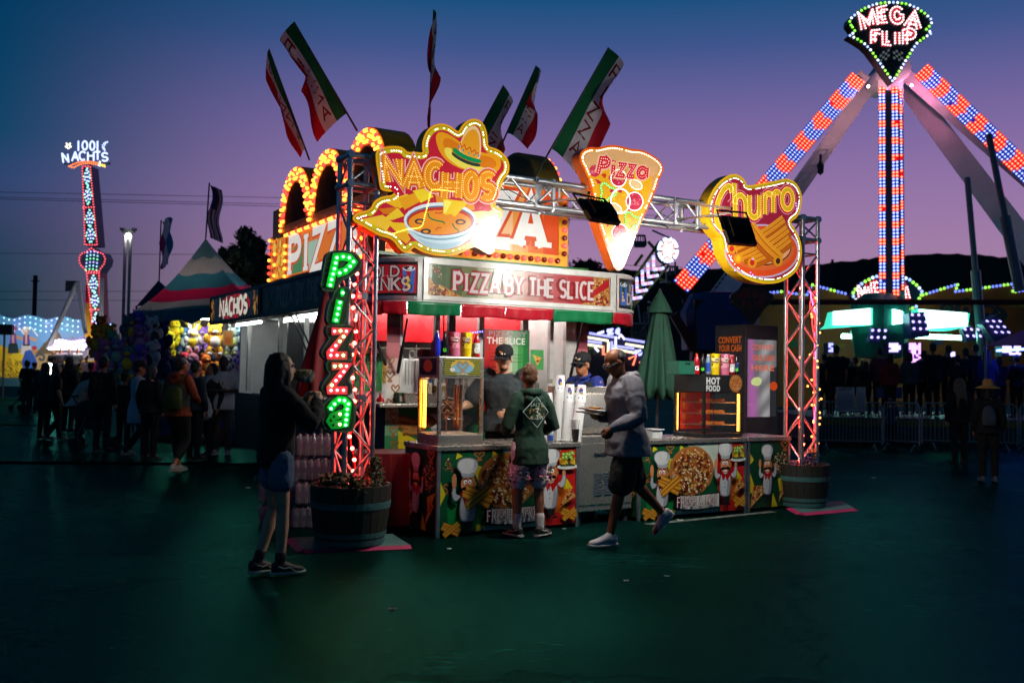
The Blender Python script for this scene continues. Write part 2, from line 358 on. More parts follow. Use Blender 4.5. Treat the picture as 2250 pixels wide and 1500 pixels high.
# ================= ground, hills =================
def asphalt():
    m = bpy.data.materials.new('worn_asphalt'); m.use_nodes = True; n = m.node_tree.nodes; l = m.node_tree.links; b = n['Principled BSDF']
    co = n.new('ShaderNodeTexCoord')
    def noise(s_, d=6, st=None, r=.6):
        z = n.new('ShaderNodeTexNoise'); z.inputs['Scale'].default_value = s_; z.inputs['Detail'].default_value = d; z.inputs['Roughness'].default_value = r
        if st:
            mp = n.new('ShaderNodeMapping'); mp.inputs['Scale'].default_value = st; mp.inputs['Rotation'].default_value = (0,0, R_(24)); l.new(co.outputs['Object'], mp.inputs[0]); l.new(mp.outputs[0], z.inputs['Vector'])
        else: l.new(co.outputs['Object'], z.inputs['Vector'])
        return z
    big = noise(.35,8); fine = noise(90,3); streak = noise(3.2,9,(1,7,1),.72); patch = noise(1.4,7)
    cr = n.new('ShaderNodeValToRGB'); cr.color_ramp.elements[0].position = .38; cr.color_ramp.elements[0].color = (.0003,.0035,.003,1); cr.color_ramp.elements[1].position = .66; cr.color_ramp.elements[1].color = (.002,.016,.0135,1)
    mx = n.new('ShaderNodeMixRGB'); mx.inputs[0].default_value = .45; l.new(big.outputs[0], mx.inputs[1]); l.new(streak.outputs[0], mx.inputs[2]); l.new(mx.outputs[0], cr.inputs[0])
    vo = n.new('ShaderNodeTexVoronoi'); vo.feature = 'DISTANCE_TO_EDGE'; vo.inputs['Scale'].default_value = .33
    wv = n.new('ShaderNodeMixRGB'); wv.blend_type = 'ADD'; wv.inputs[0].default_value = 1.0; l.new(co.outputs['Object'], wv.inputs[1]); l.new(patch.outputs['Color'], wv.inputs[2]); l.new(wv.outputs[0], vo.inputs['Vector'])
    ck = n.new('ShaderNodeMapRange'); ck.inputs[1].default_value = .0; ck.inputs[2].default_value = .009; ck.inputs[3].default_value = .15; ck.inputs[4].default_value = 1; l.new(vo.outputs[0], ck.inputs[0])
    mu = n.new('ShaderNodeMixRGB'); mu.blend_type = 'MULTIPLY'; mu.inputs[0].default_value = 1; l.new(cr.outputs[0], mu.inputs[1]); l.new(ck.outputs[0], mu.inputs[2]); grain = noise(34,6, None, .75); gm = n.new('ShaderNodeMapRange'); gm.inputs[1].default_value = .36; gm.inputs[2].default_value = .64; gm.inputs[3].default_value = .35; gm.inputs[4].default_value = 1.75; l.new(grain.outputs[0], gm.inputs[0])
    mg = n.new('ShaderNodeMixRGB'); mg.blend_type = 'MULTIPLY'; mg.inputs[0].default_value = 1; l.new(mu.outputs[0], mg.inputs[1]); l.new(gm.outputs[0], mg.inputs[2]); l.new(mg.outputs[0], b.inputs['Base Color'])
    rr = n.new('ShaderNodeMapRange'); rr.inputs[1].default_value = .32; rr.inputs[2].default_value = .68; rr.inputs[3].default_value = .12; rr.inputs[4].default_value = .34; l.new(mx.outputs[0], rr.inputs[0]); l.new(rr.outputs[0], b.inputs['Roughness'])
    a = n.new('ShaderNodeMath'); a.operation = 'MULTIPLY_ADD'; a.inputs[1].default_value = .35; l.new(fine.outputs[0], a.inputs[0]); l.new(streak.outputs[0], a.inputs[2])
    a2 = n.new('ShaderNodeMath'); a2.operation = 'ADD'; l.new(a.outputs[0], a2.inputs[0]); l.new(ck.outputs[0], a2.inputs[1])
    bp = n.new('ShaderNodeBump'); bp.inputs['Strength'].default_value = .6; bp.inputs['Distance'].default_value = .012; l.new(a2.outputs[0], bp.inputs['Height']); l.new(bp.outputs[0], b.inputs['Normal'])
    b.inputs['Specular IOR Level'].default_value = 0
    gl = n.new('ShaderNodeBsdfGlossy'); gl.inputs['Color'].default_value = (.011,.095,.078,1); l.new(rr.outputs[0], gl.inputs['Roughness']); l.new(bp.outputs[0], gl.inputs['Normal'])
    ash = n.new('ShaderNodeAddShader'); l.new(b.outputs[0], ash.inputs[0]); l.new(gl.outputs[0], ash.inputs[1]); l.new(ash.outputs[0], n['Material Output'].inputs[0])
    return m
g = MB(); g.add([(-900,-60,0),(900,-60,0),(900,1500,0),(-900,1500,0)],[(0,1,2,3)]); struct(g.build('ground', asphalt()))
# painted parking line in front of the counters, a dark seam across the lot on the left
WORN = mat('worn_road_paint', (.12,.16,.15),.8,0,.6,14, spec=.1)
m_ = MB(); a, b_ = gnd(1420,1152), gnd(1700,1124); s_ = (b_-a).normalized().cross(ZZ)*.05
m_.add([a-s_+ZZ*.004, b_-s_+ZZ*.004, b_+s_+ZZ*.004, a+s_+ZZ*.004],[(0,3,2,1)]); struct(m_.build('painted_line', WORN))
for (xa, ya, xb, yb, wd) in ((0,1014,560,1020,.22),(0,932,180,934,.2)):
    m_ = MB(); a, b_ = gnd(xa-300, ya), gnd(xb, yb); s_ = (b_-a).normalized().cross(ZZ)*wd
    m_.add([a-s_+ZZ*.004, b_-s_+ZZ*.004, b_+s_+ZZ*.004, a+s_+ZZ*.004],[(0,3,2,1)]); struct(m_.build('tar_seam', mat('tar_strip', (.002,.006,.006),.7,0,.3,8, spec=0)))
# far hills with a wooded skyline
HILL = mat('wooded_hill', (.020,.032,.022),.9,0,.5,.05)
def hill(pts, dep, seed):
    rnd = random.Random(seed); vs = []; fs = []; n = 0
    x0, x1 = pts[0][0], pts[-1][0]; K = 160
    for i in range(K+1):
        x = x0+(x1-x0)*i/K
        for (xa, ya),(xb, yb) in zip(pts, pts[1:]):
            if xa <= x <= xb: y = ya+(yb-ya)*(x-xa)/(xb-xa); break
        t = atd(x, y-rnd.uniform(0,5), dep); vs += [(t.x, t.y-60,-1),(t.x, t.y, t.z),(t.x*1.05, t.y+160,-1)]
    for i in range(K): fs += [(3*i, 3*i+3,3*i+4,3*i+1),(3*i+1,3*i+4,3*i+5,3*i+2)]
    m = MB(); m.add(vs, fs); return struct(m.build('hill', HILL, smooth=True))
hill([(500,790),(800,740),(1180,612),(1240,592),(1330,590),(1420,600),(1540,592),(1700,590),(1790,582),(1900,572),(2010,562),(2100,560),(2200,566),(2400,575),(2900,640)],620,3)
hill([(-900,770),(-200,760),(0,752),(300,758),(700,770),(1200,760)],900,4)
# ================= stage truss with its two towers =================
def unit_tube(r, n=8):
    m = MB(); m.tube([(0,0,0),(0,0,1)], r, n, cap=False); me_o = m.build('brace', ALU, smooth=True); me = me_o.data; bpy.data.objects.remove(me_o); return me
BR = unit_tube(.0125); CHD = unit_tube(.025,12)
def stick(me, name, parent, a, b_):
    a, b_ = VV(a), VV(b_); d = b_-a
    M = Matrix.Translation(a) @ d.to_track_quat('Z', 'Y').to_matrix().to_4x4() @ Matrix.Diagonal((1,1, d.length, 1)); return inst(me, name, parent, M)
DISC = MB(); DISC.lathe([(.0,-.03),(.036,-.03),(.04,-.02),(.04,.02),(.036,.03),(.0,.03)],14); _d = DISC.build('coupler', ALU, smooth='auto'); DISCM = _d.data; bpy.data.objects.remove(_d)
TH = .13
def tower(u, label):
    t = thing('truss_tower', label, 'truss tower', B(u, 0), 'towers of the stage truss'); c = [(-TH, -TH),(TH, -TH),(TH, TH),(-TH, TH)]
    z0, z1 = .5,3.49
    for a, b_ in c: stick(CHD, 'chord', t, B(u+a, b_, z0), B(u+a, b_, z1))
    for k in range(4):
        (a0, b0),(a1, b1) = c[k], c[(k+1) % 4]
        zs = [.56+i*.278 for i in range(10)]
        for i in range(9):
            p, q = ((a0, b0),(a1, b1)) if (i+k) % 2 == 0 else ((a1, b1),(a0, b0))
            stick(BR, 'brace', t, B(u+p[0], p[1], zs[i]), B(u+q[0], q[1], zs[i+1]))
        for z in (3.23,3.49,3.06,.54):
            stick(CHD if z > 3.1 else BR, 'crossbar', t, B(u+a0, b0, z), B(u+a1, b1, z))
        stick(BR, 'brace', t, B(u+a0, b0,3.25), B(u+a1, b1,3.47))
        for z in (3.23,3.49): inst(DISCM, 'coupler', t, Matrix.Translation(B(u+a0, b0-.0, z)) @ Matrix.Rotation(BA, 4, 'Z') @ Matrix.Rotation(math.pi/2,4, 'X'))
    m = MB(); m.bbox(u-.19, u+.19,-.19,.19,.488,.502); m.build('base_plate', STEEL, t)
    return t
UL, UR = -.84,4.93
tower(UL, 'aluminium truss tower rising from the barrel planter behind the green letter sign'); tower(UR, 'aluminium truss tower lit red inside beside the round flower barrel on the right')
t = thing('truss_beam', 'silver box truss beam spanning over the counters between the two towers', 'truss beam', B(2,0,3.23))
for z in (3.23,3.49):
    for v in (-TH, TH): stick(CHD, 'chord', t, B(UL+TH, v, z), B(UR-TH, v, z))
us = [UL+TH+.28*i for i in range(int((UR-UL-2*TH)/.28)+1)]
for i in range(len(us)-1):
    z0, z1 = (3.23,3.49) if i % 2 == 0 else (3.49,3.23)
    for v in (-TH, TH): stick(BR, 'brace', t, B(us[i], v, z0), B(us[i+1], v, z1))
    v0, v1 = (-TH, TH) if i % 2 == 0 else (TH, -TH)
    for z in (3.23,3.49): stick(BR, 'brace', t, B(us[i], v0, z), B(us[i+1], v1, z))
for u in (1.2,3.12):
    for v in (-TH, TH): stick(CHD, 'joint_post', t, B(u, v, 3.2), B(u, v, 3.52))
# ================= lit signs on the truss =================
FS = BV(-.2)
def conv(fr, s_, ox, oy, d=0.0): return lambda pts: [fr.px(ox+x/s_, oy+y/s_, d) for x, y in pts]
def gbox(ch, x0, x1, yt, yb, slant=0.0, drop=0.0):
    wd, st = GL[ch]; top = max(b for p in st for a, b in p)
    return [[(x0+(x1-x0)*a/wd+slant*b/top, yb-(yb-yt)*b/top+drop*a/wd) for a, b in p] for p in st]
def curved(pts, n=6):   # Catmull-Rom through points
    out = []; P = [pts[0]]+list(pts) + [pts[-1]]
    for i in range(1, len(P)-2):
        for k in range(n):
            t = k/n; a, b, c, d = P[i-1], P[i], P[i+1], P[i+2]
            out.append(tuple(.5*(2*b[j]+(c[j]-a[j])*t+(2*a[j]-5*b[j]+4*c[j]-d[j])*t*t+(3*b[j]-a[j]-3*c[j]+d[j])*t ** 3) for j in (0,1)))
    return out + [pts[-1]]
SIDE_Y = mat('yellow_sign_edge', hx('d8a010'),.35,.1,.15,5)
SIDE_O = mat('orange_sign_edge', hx('d85a10'),.35,.1,.15,5)
WLED = (1,.93,.85)
def sign_body(t, ol, side, thick, face_c):
    m = MB(); n = len(ol); fr = FS
    m.prism(ol, fr, -thick, -.004); m.build('casing', side, t)
    return t
# --- nachos ---
cn = conv(FS, 4.544,770,250)
N_OL = [(250,380),(300,340),(400,320),(500,325),(545,355),(570,385),(640,380),(700,388),(725,385),(715,340),(720,260),(760,170),(820,115),(900,95),(980,110),(1050,160),(1080,180),(1110,120),(1160,70),(1220,48),(1280,55),(1330,100),(1360,170),(1372,260),(1375,325),(1430,340),(1490,365),(1540,410),(1580,470),(1590,540),(1575,610),(1530,660),(1510,700),(1500,760),(1470,850),(1450,900),(1455,930),(1500,940),(1525,970),(1520,1010),(1490,1060),(1480,1100),(1490,1130),(1450,1180),(1440,1230),(1440,1330),(1430,1390),(1390,1405),(1340,1385),(1270,1340),(1230,1330),(1150,1370),(1060,1410),(950,1425),(840,1415),(740,1390),(680,1360),(635,1330),(600,1370),(560,1390),(520,1380),(480,1340),(430,1270),(380,1240),(300,1225),(200,1170),(100,1110),(40,1080),(20,1050),(30,1015),(80,985),(180,960),(210,930),(230,880),(280,840),(340,820),(400,815),(430,800),(440,775),(380,780),(310,765),(290,720),(275,600),(255,480)]
t = thing('nachos_sign', 'big backlit nachos sign with sombrero, chips and a bowl of cheese on the truss', 'sign', B(0,-.2,2.5))
ol = ccw(smooth(cn(N_OL),1)); sign_body(t, ol, SIDE_Y, .14, None)
m = MB(); y1, y2, rd = hx('e8a410'), hx('c8b818'), hx('c01c30')
m.poly(ol, FS, 0, y1); m.poly(inset(ol, .022), FS, 0, hx('3a4a12')); m.poly(inset(ol, .026), FS, 0, y2); m.poly(inset(ol, .062), FS, 0, rd)
P = lambda pts, c, sm=0: m.poly(ccw(smooth(cn(pts), sm) if sm else cn(pts)), FS, 0, hx(c))
def E_(cx, cy_, rx, ry, c, n=24, rot=0): m.poly(ccw(cn(disc(cx, cy_, rx, n, ry, rot=rot))), FS, 0, hx(c))
# sombrero
P([(850,260),(860,200),(900,180),(960,195),(1040,240),(1100,290),(1300,390),(1420,395),(1490,430),(1510,500),(1480,570),(1400,600),(1280,590),(1120,560),(980,490),(890,390)], 'e89a10', 1)
P([(920,280),(940,245),(1000,250),(1080,300),(1280,410),(1400,430),(1460,480),(1450,540),(1380,550),(1200,520),(1040,450),(950,370)], 'd87808', 1)
P([(935,350),(960,335),(1020,350),(1010,400),(1100,470),(1300,530),(1360,550),(1380,590),(1260,580),(1100,540),(1000,470),(945,410)], 'ecd850', 1)
P([(1085,330),(1110,250),(1160,160),(1210,120),(1255,125),(1290,170),(1305,260),(1305,360),(1290,470),(1180,440),(1090,390)], 'f0c890', 1)
P([(1095,335),(1125,250),(1180,175),(1225,150),(1265,175),(1288,250),(1290,360),(1280,455),(1180,425),(1100,380)], 'e89c18', 1)
m.ribbon(cn([(1098,290),(1105,340),(1140,310),(1155,360),(1195,335),(1210,385),(1240,360),(1255,400),(1285,385)]),.010, FS, 0, hx('c84818'))
for x, y in ((1085,330),(1128,365),(1183,393),(1235,412),(1278,418)): E_(x, y, 8,14, '3a8ab0', 10)
P([(1020,350),(1040,335),(1120,400),(1220,440),(1310,460),(1300,500),(1200,480),(1090,430),(1025,385)], '0a8a48', 1)
P([(1010,385),(1025,388),(1090,435),(1200,485),(1298,502),(1295,535),(1190,515),(1080,465),(1010,410)], '28382c', 1)
# chips behind the letters and round the bowl
for tri, c in (([(620,770),(760,740),(830,830),(700,890)], 'f0d020'),([(340,880),(560,800),(700,860),(480,950)], 'f0b818'),([(480,850),(640,790),(690,880),(540,960)], 'e8a010'),([(95,1055),(320,1010),(420,1080),(360,1170)], 'f0c030'),([(280,950),(480,930),(520,1010),(330,1000)], 'd87810'),
               ([(320,1055),(470,940),(540,1020),(420,1060)], 'f0c828'),([(355,1080),(540,1090),(600,1200),(480,1200)], 'f0c020'),([(420,1190),(560,1180),(600,1250),(560,1300)], 'e8a818'),([(1120,850),(1230,880),(1240,960),(1100,960)], 'e89010'),([(1190,980),(1480,960),(1440,1080),(1250,1090)], 'f0d080'),([(1210,1180),(1420,1180),(1400,1340),(1300,1290)], 'f0d890'),([(1270,840),(1390,840),(1390,980),(1270,960)], 'c02038'),([(840,770),(1000,790),(960,900),(860,890)], 'e08a10')):
    P(tri, c)
random.seed(3)
for _ in range(40):
    x, y = random.uniform(200,620), random.uniform(840,1160); a = random.uniform(0,3); m.ribbon(cn([(x, y),(x+7*math.cos(a), y+7*math.sin(a))]),.0025, FS, 0, hx('a87010'))
# bowl
E_(895,1060,365,175, 'dfe6ea'); E_(895,1068,340,150, '4a7a96'); E_(895,1072,330,140, 'c02818'); E_(890,1085,312,122, 'e88c10', 26)
P([(540,1100),(580,1150),(700,1205),(900,1235),(1090,1205),(1210,1150),(1250,1090),(1240,1180),(1170,1270),(1060,1335),(920,1360),(780,1340),(660,1270),(580,1190)], 'c4d8e0', 1)
P([(590,1160),(700,1225),(900,1252),(1090,1225),(1215,1160),(1200,1180),(1090,1240),(900,1268),(700,1240)], '6a98ac', 1)
P([(640,1230),(800,1290),(960,1300),(1130,1260),(1060,1330),(920,1356),(780,1338)], 'a8c4d0', 1)
P([(925,850),(1180,880),(1040,1030),(1000,1000),(960,1010),(925,1000)], 'f0c814'); P([(930,860),(1010,880),(950,990),(928,995)], 'f8e860')
for cx, cy_ in ((690,1075),(1097,1080),(750,1175)): E_(cx, cy_, 52,28, '28303a', 18); E_(cx, cy_+2,30,14, 'e88c10', 14)
m.ribbon(cn(curved([(770,990),(790,1040),(850,1065),(920,1080),(940,1100)])),.014, FS, 0, hx('107828')); m.ribbon(cn(curved([(1015,1095),(1040,1140),(1070,1160),(1078,1185)])),.013, FS, 0, hx('107828'))
m.ribbon(cn(curved([(850,1165),(870,1140),(905,1138)])),.010, FS, 0, hx('c83010')); m.ribbon(cn(curved([(840,985),(880,995),(920,985)])),.010, FS, 0, hx('c83010'))
lm = MB()
for ch, x0, x1, yt, yb, sl in (('N', 362,500,450,680,-18),('A', 545,715,500,735,0),('C', 760,900,500,730,8),('H', 930,1075,590,835,14),('O', 1140,1248,605,835,8),('S', 1300,1420,605,840,14)):
    gl = [[tuple(q) for q in cn(p)] for p in gbox(ch, x0, x1, yt, yb, sl, 6)]
    letters(m, [gl], FS, .001,.135, hx('f0b4a8')); letters(m, [gl], FS, .0015,.11, hx('c83414')); letters(m, [gl], FS, .002,.088, hx('e8900c'))
    for p in gl:
        for off in (-.027,.027):
            q = [] ; n = len(p)
            for i in range(n):
                a = p[max(i-1,0)]; b_ = p[min(i+1, n-1)]; dx, dy = b_[0]-a[0], b_[1]-a[1]; l_ = math.hypot(dx, dy) or 1
                q.append((p[i][0]-dy/l_*off, p[i][1]+dx/l_*off))
            leds(lm, walk(q, .021), FS, .012,.0042,(.40,.26,.09),.05)
leds(lm, walk(inset(ol, .044),.024, True), FS, .007,.0062, WLED, .28)
leds(lm, walk(cn(curved([(400,1205),(560,1155),(700,1130),(740,1010),(775,880),(800,775),(860,760),(1040,780)])),.02), FS, .012,.005,(1,.85,.1))
m.build('printed_face', LIT, t); stuff(lm.build('led_dots', LED, t))
# --- pizza slice ---
cp = conv(FS, 5.0,1260,310)
S_OL = [(65,170),(80,120),(130,80),(200,65),(270,75),(330,55),(410,42),(500,50),(580,72),(650,90),(720,90),(800,115),(880,160),(950,215),(985,270),(990,330),(960,390),(935,440),(920,500),(880,600),(840,700),(780,820),(720,960),(660,1110),(600,1250),(560,1370),(530,1415),(490,1425),(455,1400),(430,1350),(380,1210),(320,1050),(260,880),(230,720),(190,500),(150,390),(110,300),(75,240)]
t = thing('pizza_slice_sign', 'backlit pizza slice sign hanging point down from the middle of the truss', 'sign', B(2,-.2,2.65))
ol = ccw(smooth(cp(S_OL),1)); sign_body(t, ol, SIDE_O, .14, None)
m = MB(); P = lambda pts, c, sm=0: m.poly(ccw(smooth(cp(pts), sm) if sm else cp(pts)), FS, 0, hx(c))
m.poly(ol, FS, 0, hx('e85a10')); m.poly(inset(ol, .02), FS, 0, hx('f0a818')); m.poly(inset(ol, .048), FS, 0, hx('d89a60'))
inn = inset(ol, .052)
P([(130,330),(210,290),(330,310),(560,330),(760,370),(870,400),(850,520),(760,760),(640,1040),(520,1330),(490,1370),(460,1320),(400,1130),(330,920),(280,720),(230,510)], 'e8a814', 0)
P([(120,150),(260,110),(420,90),(600,115),(800,160),(930,260),(930,340),(860,400),(700,330),(500,300),(330,300),(200,300),(130,280)], 'e0aa70', 1)
random.seed(5)
for _ in range(46):
    y = random.uniform(330,1200); x = random.uniform(240+(y-330)*.22,850-(y-330)*.30); E2 = disc(x, y, random.uniform(14,34),7, random.uniform(10,26),.45, random.uniform(0,3))
    m.poly(ccw(cp(E2)), FS, 0, hx(random.choice(['c8243a', 'd03820', 'c02040', 'f0c020', 'e89010'])))
for cx, cy_, r in ((490,410,85),(665,665,92),(505,1010,88),(230,330,60)):
    m.poly(ccw(cp(disc(cx, cy_, r, 22, r*1.1))), FS, 0, hx('c82848'))
    for _ in range(26): a, q = random.uniform(0,6.3), random.uniform(0, r*.9); m.poly(ccw(cp(disc(cx+q*math.cos(a), cy_+q*math.sin(a), random.uniform(4,11),7))), FS, 0, hx('e87a88'))
lm = MB(); G_, W_, Rr = (.25,1,.2), WLED, (1,.45,.35)
for cx, cy_, r in ((490,410,85),(665,665,92),(505,1010,88)): leds(lm, walk(cp(disc(cx, cy_, r, 22, r*1.1)),.022, True), FS, .01,.0055, W_)
def wob(cx, cy_, r, k=3): return [(cx+(r+r*.28*math.cos(k*a))*math.cos(a), cy_+(r+r*.28*math.cos(k*a))*math.sin(a)*1.1) for a in [2*math.pi*i/30 for i in range(30)]]
for q in (wob(365,565,78), wob(630,880,76)):
    m.ribbon(cp(q),.022, FS, 0, hx('38b838'), closed=True); leds(lm, walk(cp(q),.026, True), FS, .01,.0065, G_)
q = disc(510,660,105,26,135); m.ribbon(cp(q),.018, FS, 0, hx('d8c8b8'), closed=True); leds(lm, walk(cp(q),.02, True), FS, .01,.006, W_)
for q in (disc(680,480,75,20,48, rot=.5), disc(450,740,80,20,50, rot=.5)): m.poly(ccw(cp(q)), FS, 0, hx('ecc890')); leds(lm, walk(cp(q),.024, True), FS, .01,.005, W_)
for ch, x0, x1, yt, yb, sl in (('P', 265,355,195,350,35),('i', 410,440,215,370,12),('z', 480,545,260,380,8),('z', 590,655,275,390,6),('a', 700,790,290,400,10)):
    gl = [cp(p) for p in gbox(ch, x0, x1, yt, yb, sl, 3)]
    letters(m, [gl], FS, .001,.088, hx('f0c850')); letters(m, [gl], FS, .0015,.074, hx('f4b4b4')); letters(m, [gl], FS, .002,.05, hx('d81414'))
    for p in gl:
        leds(lm, walk(p, .026), FS, .012,.0058,(.3,.22,.2))
leds(lm, walk(inset(ol, .034),.03, True), FS, .007,.0075, W_, .15)
m.build('printed_face', LIT, t); stuff(lm.build('led_dots', LED, t))
# --- churro ---
cc = conv(FS, 5.556,1530,370)
C_OL = [(130,560),(128,470),(150,370),(200,260),(270,170),(350,105),(430,68),(500,72),(570,115),(605,165),(612,208),(700,203),(800,183),(900,165),(980,148),(1060,125),(1140,130),(1210,170),(1260,240),(1290,330),(1285,430),(1270,520),(1230,600),(1170,640),(1150,665),(1200,730),(1250,820),(1285,930),(1290,1040),(1270,1160),(1220,1260),(1140,1330),(1030,1390),(900,1412),(760,1400),(640,1365),(530,1300),(440,1215),(370,1110),(330,1010),(315,920),(300,850),(250,800),(190,730),(150,650)]
t = thing('churro_sign', 'backlit round churro sign with plate of churros at the right of the truss', 'sign', B(4,-.2,2.6))
ol = ccw(smooth(cc(C_OL),1)); sign_body(t, ol, SIDE_Y, .16, None)
m = MB(); P = lambda pts, c, sm=0: m.poly(ccw(smooth(cc(pts), sm) if sm else cc(pts)), FS, 0, hx(c))
m.poly(ol, FS, 0, hx('e8b010')); m.poly(inset(ol, .018), FS, 0, hx('b8a018')); m.poly(inset(ol, .045), FS, 0, hx('a83020')); m.poly(inset(ol, .062), FS, 0, hx('9a1c34'))
def E_(cx, cy_, rx, ry, c, n=30, rot=0): m.poly(ccw(cc(disc(cx, cy_, rx, n, ry, rot=rot))), FS, 0, hx(c))
E_(800,1010,455,330, 'b8a8c0'); E_(800,1010,435,308, 'd84818'); E_(800,990,395,255, 'd06028'); E_(810,970,350,215, '3a1810'); E_(810,965,340,205, 'e0a070')
def churro(a, b_, w0):
    dx, dy = b_[0]-a[0], b_[1]-a[1]; l_ = math.hypot(dx, dy); nx, ny = -dy/l_, dx/l_
    bow = lambda t: 26*math.sin(math.pi*t)
    line = lambda o: [(a[0]+dx*t+nx*(o+bow(t)), a[1]+dy*t+ny*(o+bow(t))) for t in [i/8 for i in range(9)]]
    m.poly(ccw(cc(line(-w0)+line(w0)[::-1])), FS, 0, hx('c86a08'))
    for o, c in ((-.75, 'e89a20'),(-.25, 'd07c0c'),(.25, 'e8941c'),(.75, 'b85c08')): m.ribbon(cc(line(o*w0)), w0*.00105, FS, 0, hx(c))
    for o in (-1,-.5,0,.5,1): m.ribbon(cc(line(o*w0)),.0035, FS, 0, hx('5a2404'))
churro((480,1000),(1080,640),60); churro((560,1110),(1130,760),60); churro((700,1150),(1150,880),58); churro((640,700),(1010,1120),70)
for x, y, c in ((510,1100, 'e8b020'),(680,1150, 'c02818'),(430,980, 'c8281c'),(995,1130, '38200c')):
    m.poly(ccw(cc([(x+(62 if i % 2 else 50)*math.cos(i*math.pi/12), y+(68 if i % 2 else 56)*math.sin(i*math.pi/12)) for i in range(24)])), FS, 0, hx('d88c14')); E_(x, y, 28,38, c, 14)
lm = MB(); words = (('C', 235,430,200,700,20),('h', 470,600,180,600,-15),('u', 640,760,330,600,0),('r', 830,900,300,560,0),('r', 930,1000,280,540,0),('o', 1040,1170,260,500,0))
GG = []
for ch, x0, x1, yt, yb, sl in words:
    if ch == 'C': st = [curved([(425,300),(415,235),(370,225),(310,290),(255,420),(235,560),(250,670),(300,730),(380,700)])]
    else: st = gbox(ch, x0, x1, yt, yb, sl, 0)
    GG.append([cc(p) for p in st])
for gl in GG: letters(m, [gl], FS, .001,.125, hx('e0a0b0'))
for gl in GG: letters(m, [gl], FS, .0014,.11, hx('b01830'))
for gl in GG: letters(m, [gl], FS, .002,.082, hx('e04808'))
for gl in GG: letters(m, [gl], FS, .003,.066, hx('d8b414'))
for gl in GG:
    for p in gl:
        for off in (-.03,.03):
            n = len(p); q = []
            for i in range(n):
                a = p[max(i-1,0)]; b_ = p[min(i+1, n-1)]; dx, dy = b_[0]-a[0], b_[1]-a[1]; l_ = math.hypot(dx, dy) or 1
                q.append((p[i][0]-dy/l_*off, p[i][1]+dx/l_*off))
            leds(lm, walk(q, .021), FS, .012,.0055,(.40,.19,.05))
leds(lm, walk(inset(ol, .05),.021, True), FS, .007,.006, WLED, .2)
leds(lm, cc([(420,1075),(412,1118),(683,1107),(462,1247),(653,1273),(680,1300),(1208,428),(1211,460),(1215,495)]), FS, .012,.0075,(.25,.2,1))
m.build('printed_face', LIT, t); stuff(lm.build('led_dots', LED, t))
# --- green vertical letters on the left tower ---
FG = BV(-.25); cg = conv(FG, 3.488,690,530)
t = thing('letter_sign', 'vertical sign of green and red bulb letters spelling pizza on the left tower', 'sign', B(UL, -.25,1.0))
BOARD = mat('olive_letter_board', (.055,.062,.045),.4,.1,.2,8); CHAN = mat('green_letter_channel', hx('0c9028'),.35,0,.1,10, em=.7); CHANR = mat('red_letter_channel', hx('c83a40'),.35,0,.1,10, em=.7)
GB = mat('green_bulb', (.3,1,.45),.2, em=13, emc=(.10,1,.22), var=0); RB_ = mat('red_bulb', (1,.4,.4),.2, em=9, emc=(1,.24,.28), var=0); OFFB = mat('unlit_bulb', (.03,.05,.04),.15)
def bulbmesh(r, mt, nm='bulb'):
    q = MB(); q.ball((0,0,0), r, n=10, m=6); o = q.build(nm, mt, smooth=True); me = o.data; bpy.data.objects.remove(o); return me
gbm, rbm, obm = bulbmesh(.0125, GB), bulbmesh(.0125, RB_), bulbmesh(.0125, OFFB)
z1 = [(100,640),(250,630),(300,660),(305,720),(280,770),(262,800),(290,830),(295,890),(260,920),(90,915),(55,880),(50,840),(80,790),(118,745),(90,720),(85,670)]
sh = lambda q, d: [(x, y+d) for x, y in q]
zb = [(150,690),(195,687),(240,690),(219,731),(190,766),(159,799),(128,834),(121,874),(169,873),(217,873)]
LET = [([(95,95),(140,70),(240,65),(320,85),(365,140),(370,190),(340,235),(280,275),(220,300),(195,330),(185,370),(150,390),(70,385),(48,350),(55,290),(75,180),(85,120)],[[(118,355),(168,122),(225,118),(272,128),(300,160),(272,198),(236,228),(170,250)]],[(120,337),(130,294),(141,253),(151,211),(161,168),(171,127),(219,120),(265,127),(297,158),(272,193),(237,224),(192,244)], 'g' * 12),
       ([(180,350),(250,345),(285,375),(290,420),(270,470),(260,560),(245,630),(200,650),(110,645),(90,600),(95,540),(115,460),(135,440),(150,385)],[[(200,396),(228,396)],[(195,450),(160,625)]],[(214,396),(193,470),(183,515),(173,560),(163,605)], 'ggggg'),
       (z1,[[(130,690),(245,690),(120,855),(122,874),(250,874)]], zb, 'rgrggrrrrg'),
       (sh(z1,267),[[(130,957),(245,957),(120,1122),(122,1141),(250,1141)]], sh(zb, 267), 'ggrrrrgrrr'),
       ([(130,1190),(230,1175),(300,1210),(320,1280),(310,1400),(290,1455),(230,1465),(100,1455),(60,1420),(55,1360),(75,1320),(60,1290),(70,1230)],[[(112,1290),(145,1245),(184,1215),(223,1218),(253,1245),(243,1320),(230,1415)],[(240,1310),(185,1325),(135,1345),(120,1375),(140,1405),(190,1402),(232,1385)]],[(120,1280),(148,1245),(184,1215),(223,1218),(253,1245),(245,1285),(241,1326),(236,1366),(232,1405),(189,1322),(187,1400),(143,1340),(120,1370),(137,1405)], 'gggggggggrrooo')]
